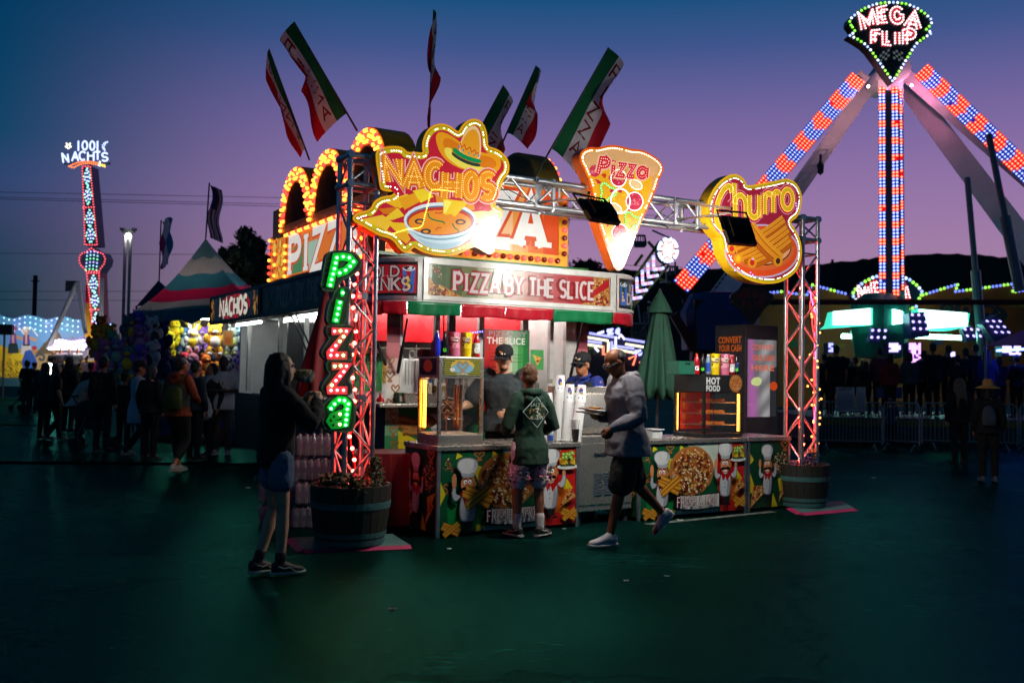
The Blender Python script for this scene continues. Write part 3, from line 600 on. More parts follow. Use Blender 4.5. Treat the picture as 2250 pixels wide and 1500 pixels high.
for i, (bo, st, bb, kk) in enumerate(LET):
    ol = ccw(smooth(cg(bo),1)); d0 = .004*i
    m = MB(); m.prism(ol, FG, -.05, d0); lt = m.build('letter', BOARD, t)
    m = MB(); m.ribbon(inset(ol, .008),.006, FG, d0, hx('6a7a60'), closed=True); m.ribbon(inset(ol, .03),.005, FG, d0, hx('0c1a10'), closed=True)
    m.build('trim', PRINT, lt)
    for s_ in st:
        q = cg(s_); m = MB(); m.ribbon(q, .088, FG, d0+.002, None); m.build('channel_edge', BLACKP, lt)
        m = MB(); m.ribbon(q, .072, FG, d0+.006, None); m.build('channel', CHANR if kk.count('r') > kk.count('g') else CHAN, lt)
    for (x, y), k in zip(cg(bb), kk): inst({'g': gbm, 'r': rbm, 'o': obm}[k], 'bulb', lt, Matrix.Translation(FG.p(x, y, d0+.018)))
m = MB()
for z in (1.3,2.2): m.bbox(UL-.03, UL+.03,-.21,-.12, z, z+.05)
m.build('mount', STEEL, t)
# --- red light strings inside both towers ---
REDL = mat('red_rope_light', (1,.1,.08),.3, em=95, emc=(1,.04,.025), var=0)
for u, lab in ((UL, 'red rope light running up inside the left truss tower'),(UR, 'red rope light running up inside the right truss tower')):
    t = thing('rope_light', lab, 'rope light', B(u, .0,.35), 'red lights inside the towers')
    m = MB(); m.tube([B(u+.03*math.sin(i*1.1),.03*math.cos(i),.5+i*.1) for i in range(26)],.007,6); m.build('cord', mat('red_cord', (.5,.03,.03),.4), t)
    bm_ = bulbmesh(.017, REDL)
    for i in range(24): inst(bm_, 'bulb', t, Matrix.Translation(B(u+.03*math.sin(i*1.1)-.02,.03*math.cos(i)-.02,.55+i*.105)))
# --- floodlights on arms ---
FLM = mat('floodlight_lens', (1,1,1),.2, em=320, emc=(1,.97,.88), var=0)
def flood(px, py, v, aim, size, ua, label):
    p = onpl(px, py, B(0, v), WV); t = thing('floodlight', label, 'floodlight', p, 'floodlights on the truss'); d = (VV(aim)-p).normalized()
    q = d.to_track_quat('Z', 'Y').to_matrix(); X, Y = q @ VV((1,0,0)), q @ VV((0,1,0)); w_, h_ = size
    M3 = q
    m = MB(); m.box(p, (w_, h_, .05), None, M3); m.box(p-d*.035,(w_*.8, h_*.8,.03), None, M3)
    for i in range(9): m.box(p-d*.06+X*w_*(-.36+i*.09),(.008, h_*.7,.03), None, M3)
    bevel(m.build('housing', BLACKP, t),.004)
    m = MB(); m.box(p+d*.0265,(w_*.86, h_*.82,.003), None, M3); m.build('lens', FLM, t)
    m = MB(); top = p+Y*(h_/2+.09)*(1 if Y.z > 0 else -1)
    sg = 1 if Y.z > 0 else -1
    m.tube([p+X*(w_/2+.012), p+X*(w_/2+.012)+Y*sg*(h_/2+.08), p-X*(w_/2+.012)+Y*sg*(h_/2+.08), p-X*(w_/2+.012)],.011,6); m.build('yoke', BLACKP, t)
    y_ = p+Y*sg*(h_/2+.08); arm = MB()
    b0, b1 = B(ua, -.17,3.46), B(ua, -.17,3.26)
    arm.tube([b0+ZZ*.05, b1-ZZ*.05],.022,4); arm.tube([b0, y_+ZZ*.03],.02,4); arm.tube([b1, y_-ZZ*.01],.014,4); arm.tube([b0.lerp(y_, .45), b1.lerp(y_, .45)],.012,4)
    arm.build('bracket_arm', STEEL, t)
    c = MB(); c.tube([y_, y_+VV((0,0,-.05)), b0.lerp(y_, .4)-ZZ*.12, b1-ZZ*.02, B(ua-.3,-.12,3.36), B(ua-.9,-.1,3.3)],.006,5); c.build('cable', CABLE, t)
flood(1316,466,-1.13, B(.75,.7,1.5),(.38,.26),.98, 'black floodlight with louvred back hanging in front of the pizza slice sign')
flood(1622,508,-1.1, B(3.1,.8,2.0),(.33,.33),2.78, 'square black floodlight hanging in front of the churro sign')
# ================= food art used on the printed panels =================
def pizza_disc(mb, M_, cx, cy_, r, seed=1, dens=260):
    rnd = random.Random(seed); st = random.getstate(); random.seed(seed)
    mb.poly(M_(disc(cx, cy_, r, 34, jit=.012)), mb.fr, 0, hx('a8703a')); mb.poly(M_(disc(cx, cy_, r*.92,34, jit=.02)), mb.fr, 0, hx('b06428'))
    for k in range(dens):
        a, q = rnd.uniform(0,6.283), r*.86*math.sqrt(rnd.random()); c = rnd.choice(['d8b060', 'e0c48a', 'c89848', 'f0e0b8', '8a3820', 'f4e8c8', 'c8a050', 'e8d0a0', '7a4a20', 'f0dca8'])
        mb.poly(M_(disc(cx+q*math.cos(a), cy_+q*math.sin(a), r*rnd.uniform(.02,.07),6, r*rnd.uniform(.015,.05),.4, rnd.uniform(0,3))), mb.fr, 0, hx(c))
        if k % 11 == 0:
            x, y = cx+q*math.cos(a), cy_+q*math.sin(a); mb.poly(M_(disc(x, y, r*.075,10)), mb.fr, 0, hx('7a2418'))
    random.setstate(st)
def pizza_tri(mb, M_, tri, seed=2, base='c88a3c', n=46):
    rnd = random.Random(seed); st = random.getstate(); random.seed(seed); mb.poly(M_(ccwp(tri)), mb.fr, 0, hx(base))
    for k in range(n):
        a, b = rnd.random(), rnd.random()
        if a+b > 1: a, b = 1-a, 1-b
        a, b = .06+a*.82,.06+b*.82
        x = tri[0][0]*(1-a-b)+tri[1][0]*a+tri[2][0]*b; y = tri[0][1]*(1-a-b)+tri[1][1]*a+tri[2][1]*b
        sz = abs((tri[1][0]-tri[0][0])*(tri[2][1]-tri[0][1])-(tri[2][0]-tri[0][0])*(tri[1][1]-tri[0][1])) ** .5
        big = k % 6 == 0
        mb.poly(M_(disc(x, y, sz*(.075 if big else rnd.uniform(.02,.05)),8 if big else 5, jit=.1 if big else .4)), mb.fr, 0, hx('8a2018' if big else rnd.choice(['e0b868', 'ecd8a0', 'b05828', 'c89040'])))
    random.setstate(st)
def ccwp(t): return t
def pretzel(mb, M_, cx, cy_, r, c='8a5424'):
    pts = [(cx+r*x, cy_+r*y) for x, y in curved([(-.55,.9),(.1,.35),(.62,-.1),(.95,-.5),(.6,-.95),(.1,-.55),(0,-.45),(-.1,-.55),(-.6,-.95),(-.95,-.5),(-.62,-.1),(-.1,.35),(.55,.9)],3)]
    ring = [(cx+r*.95*math.cos(a), cy_+r*.95*math.sin(a)) for a in [R_(35+i*11) for i in range(0,11)]]
    for w_, cc_ in ((.34, '3a2010'),(.26, c),(.1, 'b07a3c')):
        mb.ribbon(M_(pts), abs(mb.sc*r*w_), mb.fr, 0, hx(cc_))
        mb.ribbon(M_([(cx+r*.6*math.cos(a), cy_+r*.9*math.sin(a)) for a in [R_(40+i*10) for i in range(11)]]), abs(mb.sc*r*w_), mb.fr, 0, hx(cc_))
def churros(mb, M_, cx, cy_, r, seed=1):
    rnd = random.Random(seed)
    for a, o in ((25,-.35),(20,.0),(28,.35),(-40,-.1),(-38,.25)):
        dx, dy = r*math.cos(R_(a)), r*math.sin(R_(a)); x, y = cx-dy*o*.8, cy_+dx*o*.8
        mb.ribbon(M_([(x-dx, y-dy),(x+dx, y+dy)]), abs(mb.sc*r*.34), mb.fr, 0, hx('6a3a0c')); mb.ribbon(M_([(x-dx, y-dy),(x+dx, y+dy)]), abs(mb.sc*r*.28), mb.fr, 0, hx('c07818'))
        for q in (-.07,.03): mb.ribbon(M_([(x-dx, y-dy+q*r),(x+dx, y+dy+q*r)]), abs(mb.sc*r*.05), mb.fr, 0, hx('e8a838'))
def nacho_tray(mb, M_, cx, cy_, r):
    mb.poly(M_(disc(cx, cy_+r*.95, r*1.25,16, r*.28)), mb.fr, 0, hx('d8d8d4')); mb.poly(M_([(cx-r, cy_+.3*r),(cx+r, cy_+.3*r),(cx+.8*r, cy_+.9*r),(cx-.8*r, cy_+.9*r)]), mb.fr, 0, hx('38482c'))
    rnd = random.Random(4)
    for i in range(10):
        x, y = cx+r*rnd.uniform(-.9,.9), cy_+r*rnd.uniform(.05,.5); a = rnd.uniform(0,6)
        mb.poly(M_([(x+.42*r*math.cos(a+k*2.1), y+.36*r*math.sin(a+k*2.1)) for k in range(3)]), mb.fr, 0, hx(rnd.choice(['c89818', 'd8b030', 'a87410'])))
    for i in range(16):
        x, y = cx+r*rnd.uniform(-.6,.6), cy_+r*rnd.uniform(-.75,.2); q = r*.22
        mb.poly(M_(disc(x, y, q, 10)), mb.fr, 0, hx('5a9a18')); mb.poly(M_(disc(x, y, q*.6,8)), mb.fr, 0, hx('c8dc80')); mb.poly(M_(disc(x, y, q*.25,6)), mb.fr, 0, hx('f0f0d0'))
def chef(mb, M_, x, y, k, wave=True):
    """a plain cartoon cook; (x,y) is the middle of the face, k the scale"""
    Q = lambda pts, c, sm=1: mb.poly(M_(smooth([(x+a*k, y+b*k) for a, b in pts], sm) if sm else [(x+a*k, y+b*k) for a, b in pts]), mb.fr, 0, hx(c))
    O = lambda a, b, rx, ry, c, n=14: mb.poly(M_(disc(x+a*k, y+b*k, rx*k, n, ry*k)), mb.fr, 0, hx(c))
    Q([(-50,380),(-30,560),(50,560),(70,380)], '1c1c1c', 0); O(-25,585,38,16, '181414'); O(60,585,38,16, '181414')
    Q([(-80,130),(-100,260),(-100,380),(-75,470),(65,475),(90,380),(98,260),(85,130),(0,100)], '7c8088'); Q([(-68,130),(-88,260),(-86,370),(-64,455),(52,460),(74,370),(84,260),(72,130),(0,104)], 'c4c4c8'); Q([(20,140),(84,260),(74,370),(52,458),(10,458),(40,300)], '9a9aa4')
    for i in range(3): O(-12,210+i*62,9,9, '404048', 6)
    ay = -70 if wave else -30
    Q([(-72,140),(-150,230),(-200,130),(-178,30),(-140,36),(-150,120)], '70747c'); Q([(-74,146),(-148,216),(-188,128),(-172,40),(-146,44),(-146,126)], 'b8b8be'); Q([(-182,44),(-196, ay),(-172, ay-66),(-150, ay-60),(-134, ay),(-142,46)], 'd88a5c')
    Q([(76,140),(156,226),(204,120),(196,20),(150,20),(148,110)], '70747c'); Q([(80,146),(154,212),(192,118),(188,30),(158,30),(146,120)], 'b8b8be'); Q([(152,34),(150,-26),(196,-26),(194,34)], 'd88a5c')
    O(0,0,92,122, '4a2416', 20); O(0,0,86,116, 'd88a5c', 20); O(-8,78,62,36, 'e0a078'); O(84,5,16,30, 'c07448', 8); Q([(30,-100),(86,-40),(86,50),(40,108),(58,20)], 'b8703c')
    Q([(-100,92),(0,140),(104,86),(84,160),(22,250),(0,172),(-44,244),(-64,160)], 'b01010', 0)
    O(-34,-26,21,28, 'f0f0f0', 10); O(18,-26,21,28, 'f0f0f0', 10); O(-30,-20,9,12, '101010', 8); O(18,-20,9,12, '101010', 8)
    O(-10,16,24,28, 'c87448', 10); Q([(-84,56),(-42,28),(-8,46),(34,26),(76,52),(56,82),(-6,66),(-64,86)], '100a08'); Q([(-38,80),(30,80),(0,104)], 'f0e8e0', 0)
    Q([(-66,-66),(-18,-76),(-18,-60),(-62,-52)], '181008', 0); Q([(2,-76),(46,-70),(46,-56),(2,-62)], '181008', 0)
    Q([(-84,-92),(-86,-140),(-140,-200),(-130,-290),(-60,-330),(40,-325),(110,-280),(116,-200),(74,-140),(78,-92),(0,-76)], '8c9098', 1); Q([(-76,-96),(-78,-140),(-126,-204),(-118,-282),(-56,-318),(36,-314),(98,-274),(104,-206),(66,-142),(70,-96),(0,-82)], 'd4d4d4', 1); Q([(-76,-96),(-78,-140),(0,-124),(66,-142),(70,-96),(0,-82)], 'a8acb4', 0); Q([(40,-150),(98,-210),(96,-270),(60,-300),(70,-220)], 'a8acb4')
class PMB(MB):
    pass
def art_frame(fr, x0, x1, z0, z1, W=1600, H=960):
    kx, kz = (x1-x0)/W, (z1-z0)/H
    return lambda pts: [(x0+a*kx, z1-b*kz) for a, b in pts]
def clip_rect(ol, x0, x1, y0, y1):
    for ax, lim, sg in ((0, x0,1),(0, x1,-1),(1, y0,1),(1, y1,-1)):
        out = []
        for i in range(len(ol)):
            a, b = ol[i-1], ol[i]; ia, ib = (a[ax]-lim)*sg >= 0,(b[ax]-lim)*sg >= 0
            if ia != ib: t = (lim-a[ax])/(b[ax]-a[ax]); out.append((a[0]+(b[0]-a[0])*t, a[1]+(b[1]-a[1])*t))
            if ib: out.append(b)
        ol = out
        if len(ol) < 3: return []
    return ol
class ClipMB(MB):
    """a print that stops at the panel's edges"""
    def poly(s, ol, fr, d=0.0, c_=None):
        ol = clip_rect(list(ol), *s.rect)
        if len(ol) >= 3: MB.poly(s, ccw(ol), fr, d, c_)
        return s
def panel_print(fr, x0, x1, z0, z1, kind, name, mt, parent, d=.002):
    m = ClipMB(); m.fr = fr; m.rect = (x0, x1, z0, z1); W = {'wide': 1600, 'narrow': 760, 'column': 150, 'low': 900}[kind]; H = {'wide': 960, 'narrow': 960, 'column': 1500, 'low': 960}[kind]
    M_ = art_frame(fr, x0, x1, z0, z1, W, H); m.sc = (x1-x0)/W
    q0 = m.poly
    def bgp(pts, c): m.poly(M_(pts), fr, d, hx(c))
    class Dummy: pass
    if kind == 'wide':
        bgp([(0,0),(1600,0),(1600,960),(0,960)], '0c5030'); bgp([(1180,0),(1600,0),(1600,960),(1230,960),(1160,500)], 'c01c1c'); bgp([(700,0),(1180,0),(1160,400),(800,300)], 'b8c8b8'); bgp([(1280,500),(1560,520),(1500,830),(1300,800)], 'c05a14'); bgp([(80,620),(260,620),(260,900),(90,880)], '0c8038'); bgp([(400,640),(560,660),(560,900),(400,880)], '107c3a'); bgp([(480,890),(1180,890),(1200,960),(480,960)], '88b8a8')
        for t3 in ([(180,5),(245,60),(165,95)],[(330,150),(475,195),(425,370)],[(0,350),(62,500),(0,640)],[(405,880),(515,900),(410,1000)],[(1455,340),(1570,515),(1440,520)],[(585,0),(640,50),(575,80)]): bgp(t3, 'd8c41c')
        m.k += 2; pizza_tri(m, M_, [(0,205),(95,40),(165,265)],5); pretzel(m, M_, 430,65,58); pretzel(m, M_, 95,440,62); pretzel(m, M_, 1345,60,62)
        pizza_disc(m, M_, 760,370,345,9,330)
        bgp([(480,670),(800,720),(1180,670),(1200,900),(800,930),(460,890)], '101812'); bgp([(565,700),(800,715),(1170,700),(1170,880),(800,900),(565,880)], 'd0d0c8')
        nacho_tray(m, M_, 1480,130,110); churros(m, M_, 110,910,105); churros(m, M_, 1500,830,100); pizza_tri(m, M_, [(1370,745),(1500,490),(1590,610)],8)
        chef(m, M_, 290,385,.95, True); chef(m, M_, 1262,300,.95, False); churros(m, M_, 400,545,170)
        for wd, c in ((.072, '8a1414'),(.036, 'd8d4d4')):
            x_, z_ = M_([(510,850)])[0]; x2, z2 = M_([(1120,720)])[0]; h_ = z2-z_
            letters(m, word('FRESH & HOT', x_, z_, h_, .24, fit=x2-x_), fr, d, h_*wd*3.2, hx(c), serif=h_*(.15 if wd > .06 else .10), h=h_, y0=z_)
    elif kind == 'narrow':
        bgp([(0,0),(760,0),(760,960),(0,960)], '0c3c24')
        for t3 in ([(0,420),(120,700),(0,760)],[(560,560),(760,480),(600,760)],[(0,160),(90,260),(0,330)],[(460,760),(560,960),(430,960)]): bgp(t3, 'c8b018')
        m.k += 2; pretzel(m, M_, 90,260,90); pretzel(m, M_, 420,70,60); pizza_disc(m, M_, 610,330,190,12,160); pizza_tri(m, M_, [(0,960),(60,640),(420,640)],13, n=80); pizza_tri(m, M_, [(560,900),(640,560),(760,640)],14); pretzel(m, M_, 680,70,80)
        chef(m, M_, 330,340,.92, False)
    elif kind == 'column':
        for i in range(12): bgp([(0, i*125),(150, i*125),(150, i*125+125),(0, i*125+125)],['1a2a2c', '4a2434', '8a4450', 'b86a70', 'c8a8a0', 'd0c8c0', 'c8ccc4', 'a0b8a0', '6aa078', '308050', '146838', '0c5a30'][i])
        rnd = random.Random(3)
        for i in range(13): pretzel(m, M_, rnd.choice([45,95,60,110]),90+i*112,46)
    else:
        bgp([(0,0),(900,0),(900,960),(0,960)], '146a3a')
        for t3 in ([(0,300),(230,640),(0,900)],[(620,160),(900,420),(640,640)],[(380,480),(470,660),(360,700)]): bgp(t3, 'd0bc1c')
        m.k += 2; chef(m, M_, 240,420,1.05, False); pretzel(m, M_, 70,240,95)
        nacho_tray(m, M_, 640,360,200); pizza_tri(m, M_, [(560,900),(640,500),(860,800)],3, n=60); nacho_tray(m, M_, 840,300,170)
    return m.build(name, mt, parent)
# ================= the food trailer =================
t = TR = thing('food_trailer', 'pizza trailer with bulb-framed marquees, lit sign band and open serving windows', 'food trailer', B(1.7,4.5,0))
TU0, TU1, TV0, TV1 = .38,3.0,1.95,8.6
SKIRT = mat('trailer_skirt', (.05,.055,.05),.5,.1,.25,4); INW = mat('interior_white_panel', (.74,.75,.74),.35,0,.08,4); REDC = mat('red_cabinet', hx('c81420'),.28,0,.08,4, coat=.3)
m = MB(); m.bbox(TU0, TU1, TV0, TV0+.06,.3,1.16); m.build('front_wall', SKIRT, t)
m = MB(); m.bbox(TU0, TU0+.06, TV0+.06, TV1,.3,1.16); m.build('side_wall', SKIRT, t)
m = MB(); m.bbox(TU1-.06, TU1, TV0+.06, TV1,.3,2.6); m.build('side_wall', INW, t)
m = MB(); m.bbox(TU0+.06, TU1-.06, TV1-.06, TV1,.3,2.6); m.build('rear_wall', INW, t)
m = MB(); m.bbox(TU0, TU1, TV0, TV1,.26,.298); m.build('floor', SKIRT, t)
m = MB(); m.bbox(TU0, TU1, TV0, TV1,2.42,2.5); m.build('ceiling', INW, t)
for v in (4.4,5.4):      # wheels, in the dark under the body
    m = MB(); m.tube([B(TU0+.03, v, .33), B(TU0+.25, v, .33)],.33,20); m.build('wheel', RUBBER, t)
# counter ledge and window frames at the front
m = MB(); m.bbox(TU0-.28, TU1+.1, TV0-.34, TV0+.2,1.162,1.2); bevel(m.build('serving_ledge', SSTEEL, t),.006)
m = MB(); m.bbox(TU0-.28, TU0+.05, TV0+.2,6.6,1.162,1.2); bevel(m.build('serving_ledge', SSTEEL, t),.006)
FW = BV(TV0)
def ux(px, v=TV0): return BV(v).px(px, 800)[0]
for a, b_, nm in ((878,885,0),(955,965,0),(985,1000,1),(1052,1062,0),(1148,1160,0),(1208,1216,0),(1243,1266,0)):
    m = MB(); m.bbox(ux(a), ux(b_), TV0, TV0+.06,1.2,2.42); m.build('window_frame', WHITEP if not nm else DARKM, t)
GLASS = mat('window_glass', (.1,.12,.12),.05,0,0, alpha=.12)
for a, b_ in ((966,984),(1063,1147),(1161,1207),(1217,1242)):
    m = MB(); m.bbox(ux(a), ux(b_), TV0+.025, TV0+.031,1.2,2.42); m.build('window_pane', GLASS, t)
panel_print(BV(TV0-.005), ux(848), ux(877),.3,2.42, 'column', 'pretzel_column', PRINT, t)
panel_print(BV(TV0-.005), ux(1266), ux(1290),.3,2.42, 'column', 'pretzel_column', PRINT, t)
panel_print(BV(TV0-.005), ux(877.5), ux(1265),.3,1.15, 'low', 'printed_skirt', PRINT, t)
# interior: red cupboards, tube lamps, fan, pans, oven wall
for i in range(4):
    u0 = TU0+.12+i*.62; m = MB(); m.bbox(u0, u0+.6,3.3,3.65,1.95,2.38); cb = bevel(m.build('cupboard', REDC, t),.01)
    m = MB(); m.lathe([(0,0),(.02,0),(.02,.02),(0,.02)],10, B(u0+.5,3.29,2.05), Matrix.Rotation(BA, 3, 'Z') @ Matrix.Rotation(math.pi/2,3, 'X')); m.build('lock', STEEL, cb)
m = MB(); m.bbox(TU0+.1, TU1-.1,3.66,3.7,.3,2.42); m.build('partition', INW, t)
TUBEI = mat('kitchen_tube', (1,1,1),.3, em=46, emc=(1,.97,.9), var=0); TUBE = mat('fluorescent_tube', (1,1,1),.3, em=13, emc=(.95,1,.98), var=0)
for i, (u0, u1, v, z) in enumerate(((.6,1.8,2.5,2.39),(1.9,2.9,2.5,2.39),(.7,1.9,3.1,2.39),(2.0,2.9,3.1,2.39))):
    m = MB(); m.tube([B(u0, v, z), B(u1, v, z)],.017,8); m.build('tube_lamp', TUBEI, t)
for v0 in (4.2,5.6,6.9):
    m = MB(); m.tube([B(.95, v0,2.385), B(.95, v0+1.1,2.385)],.017,8); m.build('tube_lamp', TUBE, t)
m = MB(); m.bbox(TU0+.15, TU1-.1,2.95,3.3,1.0,1.04); m.build('worktop', SSTEEL, t)
m = MB(); m.bbox(1.9,2.6,2.9,3.28,1.04,1.55); m.bbox(1.98,2.4,2.89,2.9,1.12,1.4); bevel(m.build('oven', SSTEEL, t),.01)
m = MB(); m.bbox(TU0+.1, TU0+.7,2.4,2.85,1.04,1.1); m.build('worktop', SSTEEL, t)
PZB = mat('pizza_box_card', (.55,.42,.28),.7,0,.15,8); POS = mat('green_poster', hx('2a8a48'),.5,0,.4,6)
for i in range(9):
    m = MB(); m.bbox(1.35+.01*(i % 3),1.75+.01*(i % 2),2.98,3.28,1.042+i*.042,1.08+i*.042); m.build('pizza_box', PZB, t)
for i, u in enumerate((.75,.9,1.05,2.68,2.8)):
    m = MB(); m.lathe([(0,0),(.05,0),(.055,.16+.03*(i % 2)),(.02,.2),(.02,.24),(0,.24)],12, B(u, 3.1,1.042)); m.build('sauce_jar', [REDC, WHITEP, PZB, WHITEP, REDC][i], t, True)
for i in range(7):
    u = 1.1+i*.22; m = MB(); m.tube([B(u, 3.28,1.92), B(u, 3.27,1.62)],.007,5); m.lathe([(0,0),(.05,.01),(.06,.05),(.055,.05),(0,.02)],10, B(u, 3.27,1.56)); m.build('hanging_ladle', SSTEEL, t)
m = MB(); m.bbox(.62,1.0,3.64,3.655,1.3,1.8); m.build('wall_poster', POS, t)
m = MB(); m.bbox(2.72,2.92,3.62,3.655,1.3,1.75); m.build('wall_poster', PZB, t)
rnd = random.Random(21)
for i in range(9):
    u = .72+i*.245; h0 = rnd.uniform(1.32,1.46); m = MB(); m.bbox(u, u+.2,3.645,3.656, h0, h0+rnd.uniform(.2,.34)); m.build('wall_notice', mat('notice_%d' % (i % 5), hx(['a83020', 'd8b040', '2a7a50', 'b8b0a0', '3a4a8a'][i % 5]),.6,0,.5,18), t)
m = MB(); m.bbox(TU0+.15, TU1-.1,3.36,3.655,1.86,1.88); m.build('shelf', SSTEEL, t)
m = MB(); m.bbox(2.0,2.5,2.9,3.28,1.56,1.82); m.bbox(2.05,2.45,2.885,2.9,1.6,1.78); m.build('microwave', DARKM, t)
# left side: stainless back wall with louvres, open hatch
m = MB(); m.bbox(1.05,1.1,3.72,7.9,1.0,2.4); sw = m.build('kitchen_wall', SSTEEL, t)
m = MB(); m.bbox(TU0+.08,1.04,5.6,7.2,1.16,1.2); m.build('worktop', SSTEEL, t)
for v0, z0, n in ((4.1,1.95,5),(4.1,1.6,5),(4.1,1.28,5),(5.3,1.85,9),(5.3,1.4,8)):
    for i in range(n):
        m = MB(); m.bbox(1.02,1.046, v0, v0+.28, z0+i*.045, z0+.022+i*.045); m.build('louvre', SSTEEL, sw)
m = MB(); m.bbox(.5,1.0,6.1,6.16,1.2,2.3); dm = m.build('perforated_screen', DARKM, t)
for a, b_ in ((.36,.0), ):
    pass
for v in (3.72,5.0,6.2,7.9):
    m = MB(); m.bbox(TU0, TU0+.06, v-.03, v+.03,1.2,2.42); m.build('window_frame', WHITEP, t)
# --- the lit sign band with rounded corners ---
class Band:
    """the outer face of the band: x runs from the far left side, round the left corner, along the front, round the right corner"""
    def __init__(s, u0, u1, v0, r, v1): s.u0, s.u1, s.v0, s.r, s.v1 = u0, u1, v0, r, v1; s.L1 = v1-v0-r; s.A = r*math.pi/2; s.L2 = u1-u0-2*r
    def uv(s, x):
        if x <= s.L1: return (s.u0, s.v1-x),(-1,0)
        x -= s.L1
        if x <= s.A: a = math.pi+x/s.r; return (s.u0+s.r+s.r*math.cos(a), s.v0+s.r+s.r*math.sin(a)),(math.cos(a), math.sin(a))
        x -= s.A
        if x <= s.L2: return (s.u0+s.r+x, s.v0),(0,-1)
        x -= s.L2
        if x <= s.A: a = 1.5*math.pi+x/s.r; return (s.u1-s.r+s.r*math.cos(a), s.v0+s.r+s.r*math.sin(a)),(math.cos(a), math.sin(a))
        x -= s.A; return (s.u1, s.v0+s.r+x),(1,0)
    def p(s, x, z, d=0.0): (u, v),(a, b) = s.uv(x); return B(u+a*d, v+b*d, z)
BD = Band(.0,3.64,1.3,.58,8.95); xs0 = BD.L1; xs1 = BD.L1+BD.A; xs2 = xs1+BD.L2; xs3 = xs2+BD.A
ZB0, ZB1 = 2.33,2.82
def band_strip(xa, xb, z0, z1, d, mt, name, th=.03, parent=None, n=None):
    n = n or max(1, int((xb-xa)/.07)); vs = []
    for i in range(n+1):
        x = xa+(xb-xa)*i/n; vs += [BD.p(x, z0, d), BD.p(x, z1, d), BD.p(x, z1, d-th), BD.p(x, z0, d-th)]
    fs = []
    for i in range(n):
        k = 4*i
        for j in range(4): fs.append((k+j, k+4+j, k+4+(j+1) % 4, k+(j+1) % 4))
    fs += [(0,1,2,3),(4*n+3,4*n+2,4*n+1,4*n)]
    q = MB(); q.add(vs, fs); return q.build(name, mt, parent or t)
bdark = mat('dark_band_paint', (.06,.07,.075),.4,.2,.2,5)
band_strip(0, xs0-.4, ZB0, ZB1,0, bdark, 'band_side'); band_strip(xs0-.39, xs3+4.5, ZB0, ZB1,0, WHITEP, 'band_front')
# soffit and roof
poly = [BD.uv(xs0-6+i*.0)[0] for i in range(0)]
rim = [BD.uv(x)[0] for x in [0] + [xs0+BD.A*i/8 for i in range(9)] + [xs1] + [xs2+BD.A*i/8 for i in range(9)] + [xs3+7.0]]
ins = [(u+(.032 if u < .3 else -.032 if u > 3 else 0), v+(.032 if v < 2 else 0)) for u, v in rim]
m = MB(); m.add([B(u, v, ZB1-.02) for u, v in ins] + [B(u, v, ZB1-.005) for u, v in ins],[tuple(range(len(ins)))[::-1], tuple(range(len(ins),2*len(ins)))]); m.build('roof', DARKM, t)
fr_ = [(u, v) for u, v in ins if v < TV0-.02]; fr_ = [(fr_[0][0] if fr_[0][0] < .1 else .032, TV0-.004)]+fr_ + [(3.608, TV0-.004)]
m = MB(); n = len(fr_); m.add([B(u, v, ZB0+.03) for u, v in fr_] + [B(u, v, ZB0+.045) for u, v in fr_],[tuple(range(n))[::-1], tuple(range(n, 2*n))]); m.build('soffit', bdark, t)
for a, b_ in ((.032, TU0-.004),(TU1+.004,3.608)):
    m = MB(); m.bbox(a, b_, TV0,8.9, ZB0+.03, ZB0+.045); m.build('soffit', bdark, t)
def frame_round(xa, xb, z0, z1, w_, mt, name, d=.02):
    band_strip(xa, xb, z1-w_, z1, d, mt, name, .02); band_strip(xa, xb, z0, z0+w_, d, mt, name, .02); band_strip(xa, xa+w_, z0+w_, z1-w_, d, mt, name, .02, n=1); band_strip(xb-w_, xb, z0+w_, z1-w_, d, mt, name, .02, n=1)
def band_art(xa, xb, z0, z1, fn, mt, name):
    m = MB(); fr = BD; n = max(1, int((xb-xa)/.04))
    fn(m, xa, xb, z0, z1); return m.build(name, mt, t)
def bgstrip(m, xa, xb, z0, z1, c, d=.003):
    n = max(1, int(abs(xb-xa)/.04)); m.k += 1; dd = d+m.k*6e-5
    vs = [BD.p(xa+(xb-xa)*i/n, z, dd) for i in range(n+1) for z in (z0, z1)]
    m.add(vs, [(2*i, 2*i+2,2*i+3,2*i+1) for i in range(n)], c)
def slab(m, s_, x, z, h, wdt, cols, d=.003, gap=.22):
    g_ = word(s_, x, z, h, gap, fit=wdt)
    for wd, c in cols: letters(m, g_, BD, d, h*wd, hx(c), serif=h*(wd*.62+.03), h=h, y0=z)
def front_art(m, xa, xb, z0, z1):
    m.fr = BD; m.sc = 1; ident = lambda q: q
    for i, c in enumerate(['3c5a30', '54683c', '7c8458', 'a8a888', 'c0b4a0', 'c8a498', 'c88880', 'c86a68', 'c44c50', 'c03038', 'bc2028', 'b81820']): bgstrip(m, xa+(xb-xa)*i/12, xa+(xb-xa)*(i+1)/12, z0, z1, hx(c))
    H = z1-z0; W = xb-xa
    pizza_tri(m, ident, [(xa, z1-.1*H),(xa+.15, z1),(xa+.18, z0+.42*H)],21, n=70); pizza_tri(m, ident, [(xa, z0+.55*H),(xa, z0),(xa+.42, z0)],22, n=80); pizza_tri(m, ident, [(xb, z1),(xb-.28, z0+.45*H),(xb-.24, z1)],23, n=60); pizza_tri(m, ident, [(xb, z0+.7*H),(xb-.42, z0),(xb, z0)],24, n=90)
    KO = [(.40, '101010'),(.34, 'b81820'),(.17, 'dcd2d2')]
    for s_, f0, f1 in (('PIZZA', .125,.36),('BY', .395,.485),('THE', .525,.66),('SLICE', .70,.90)): slab(m, s_, xa+f0*W, z0+.2*H, .58*H, (f1-f0)*W, KO, gap=.24)
xf0, xf1 = xs1-.12, xs2-.02
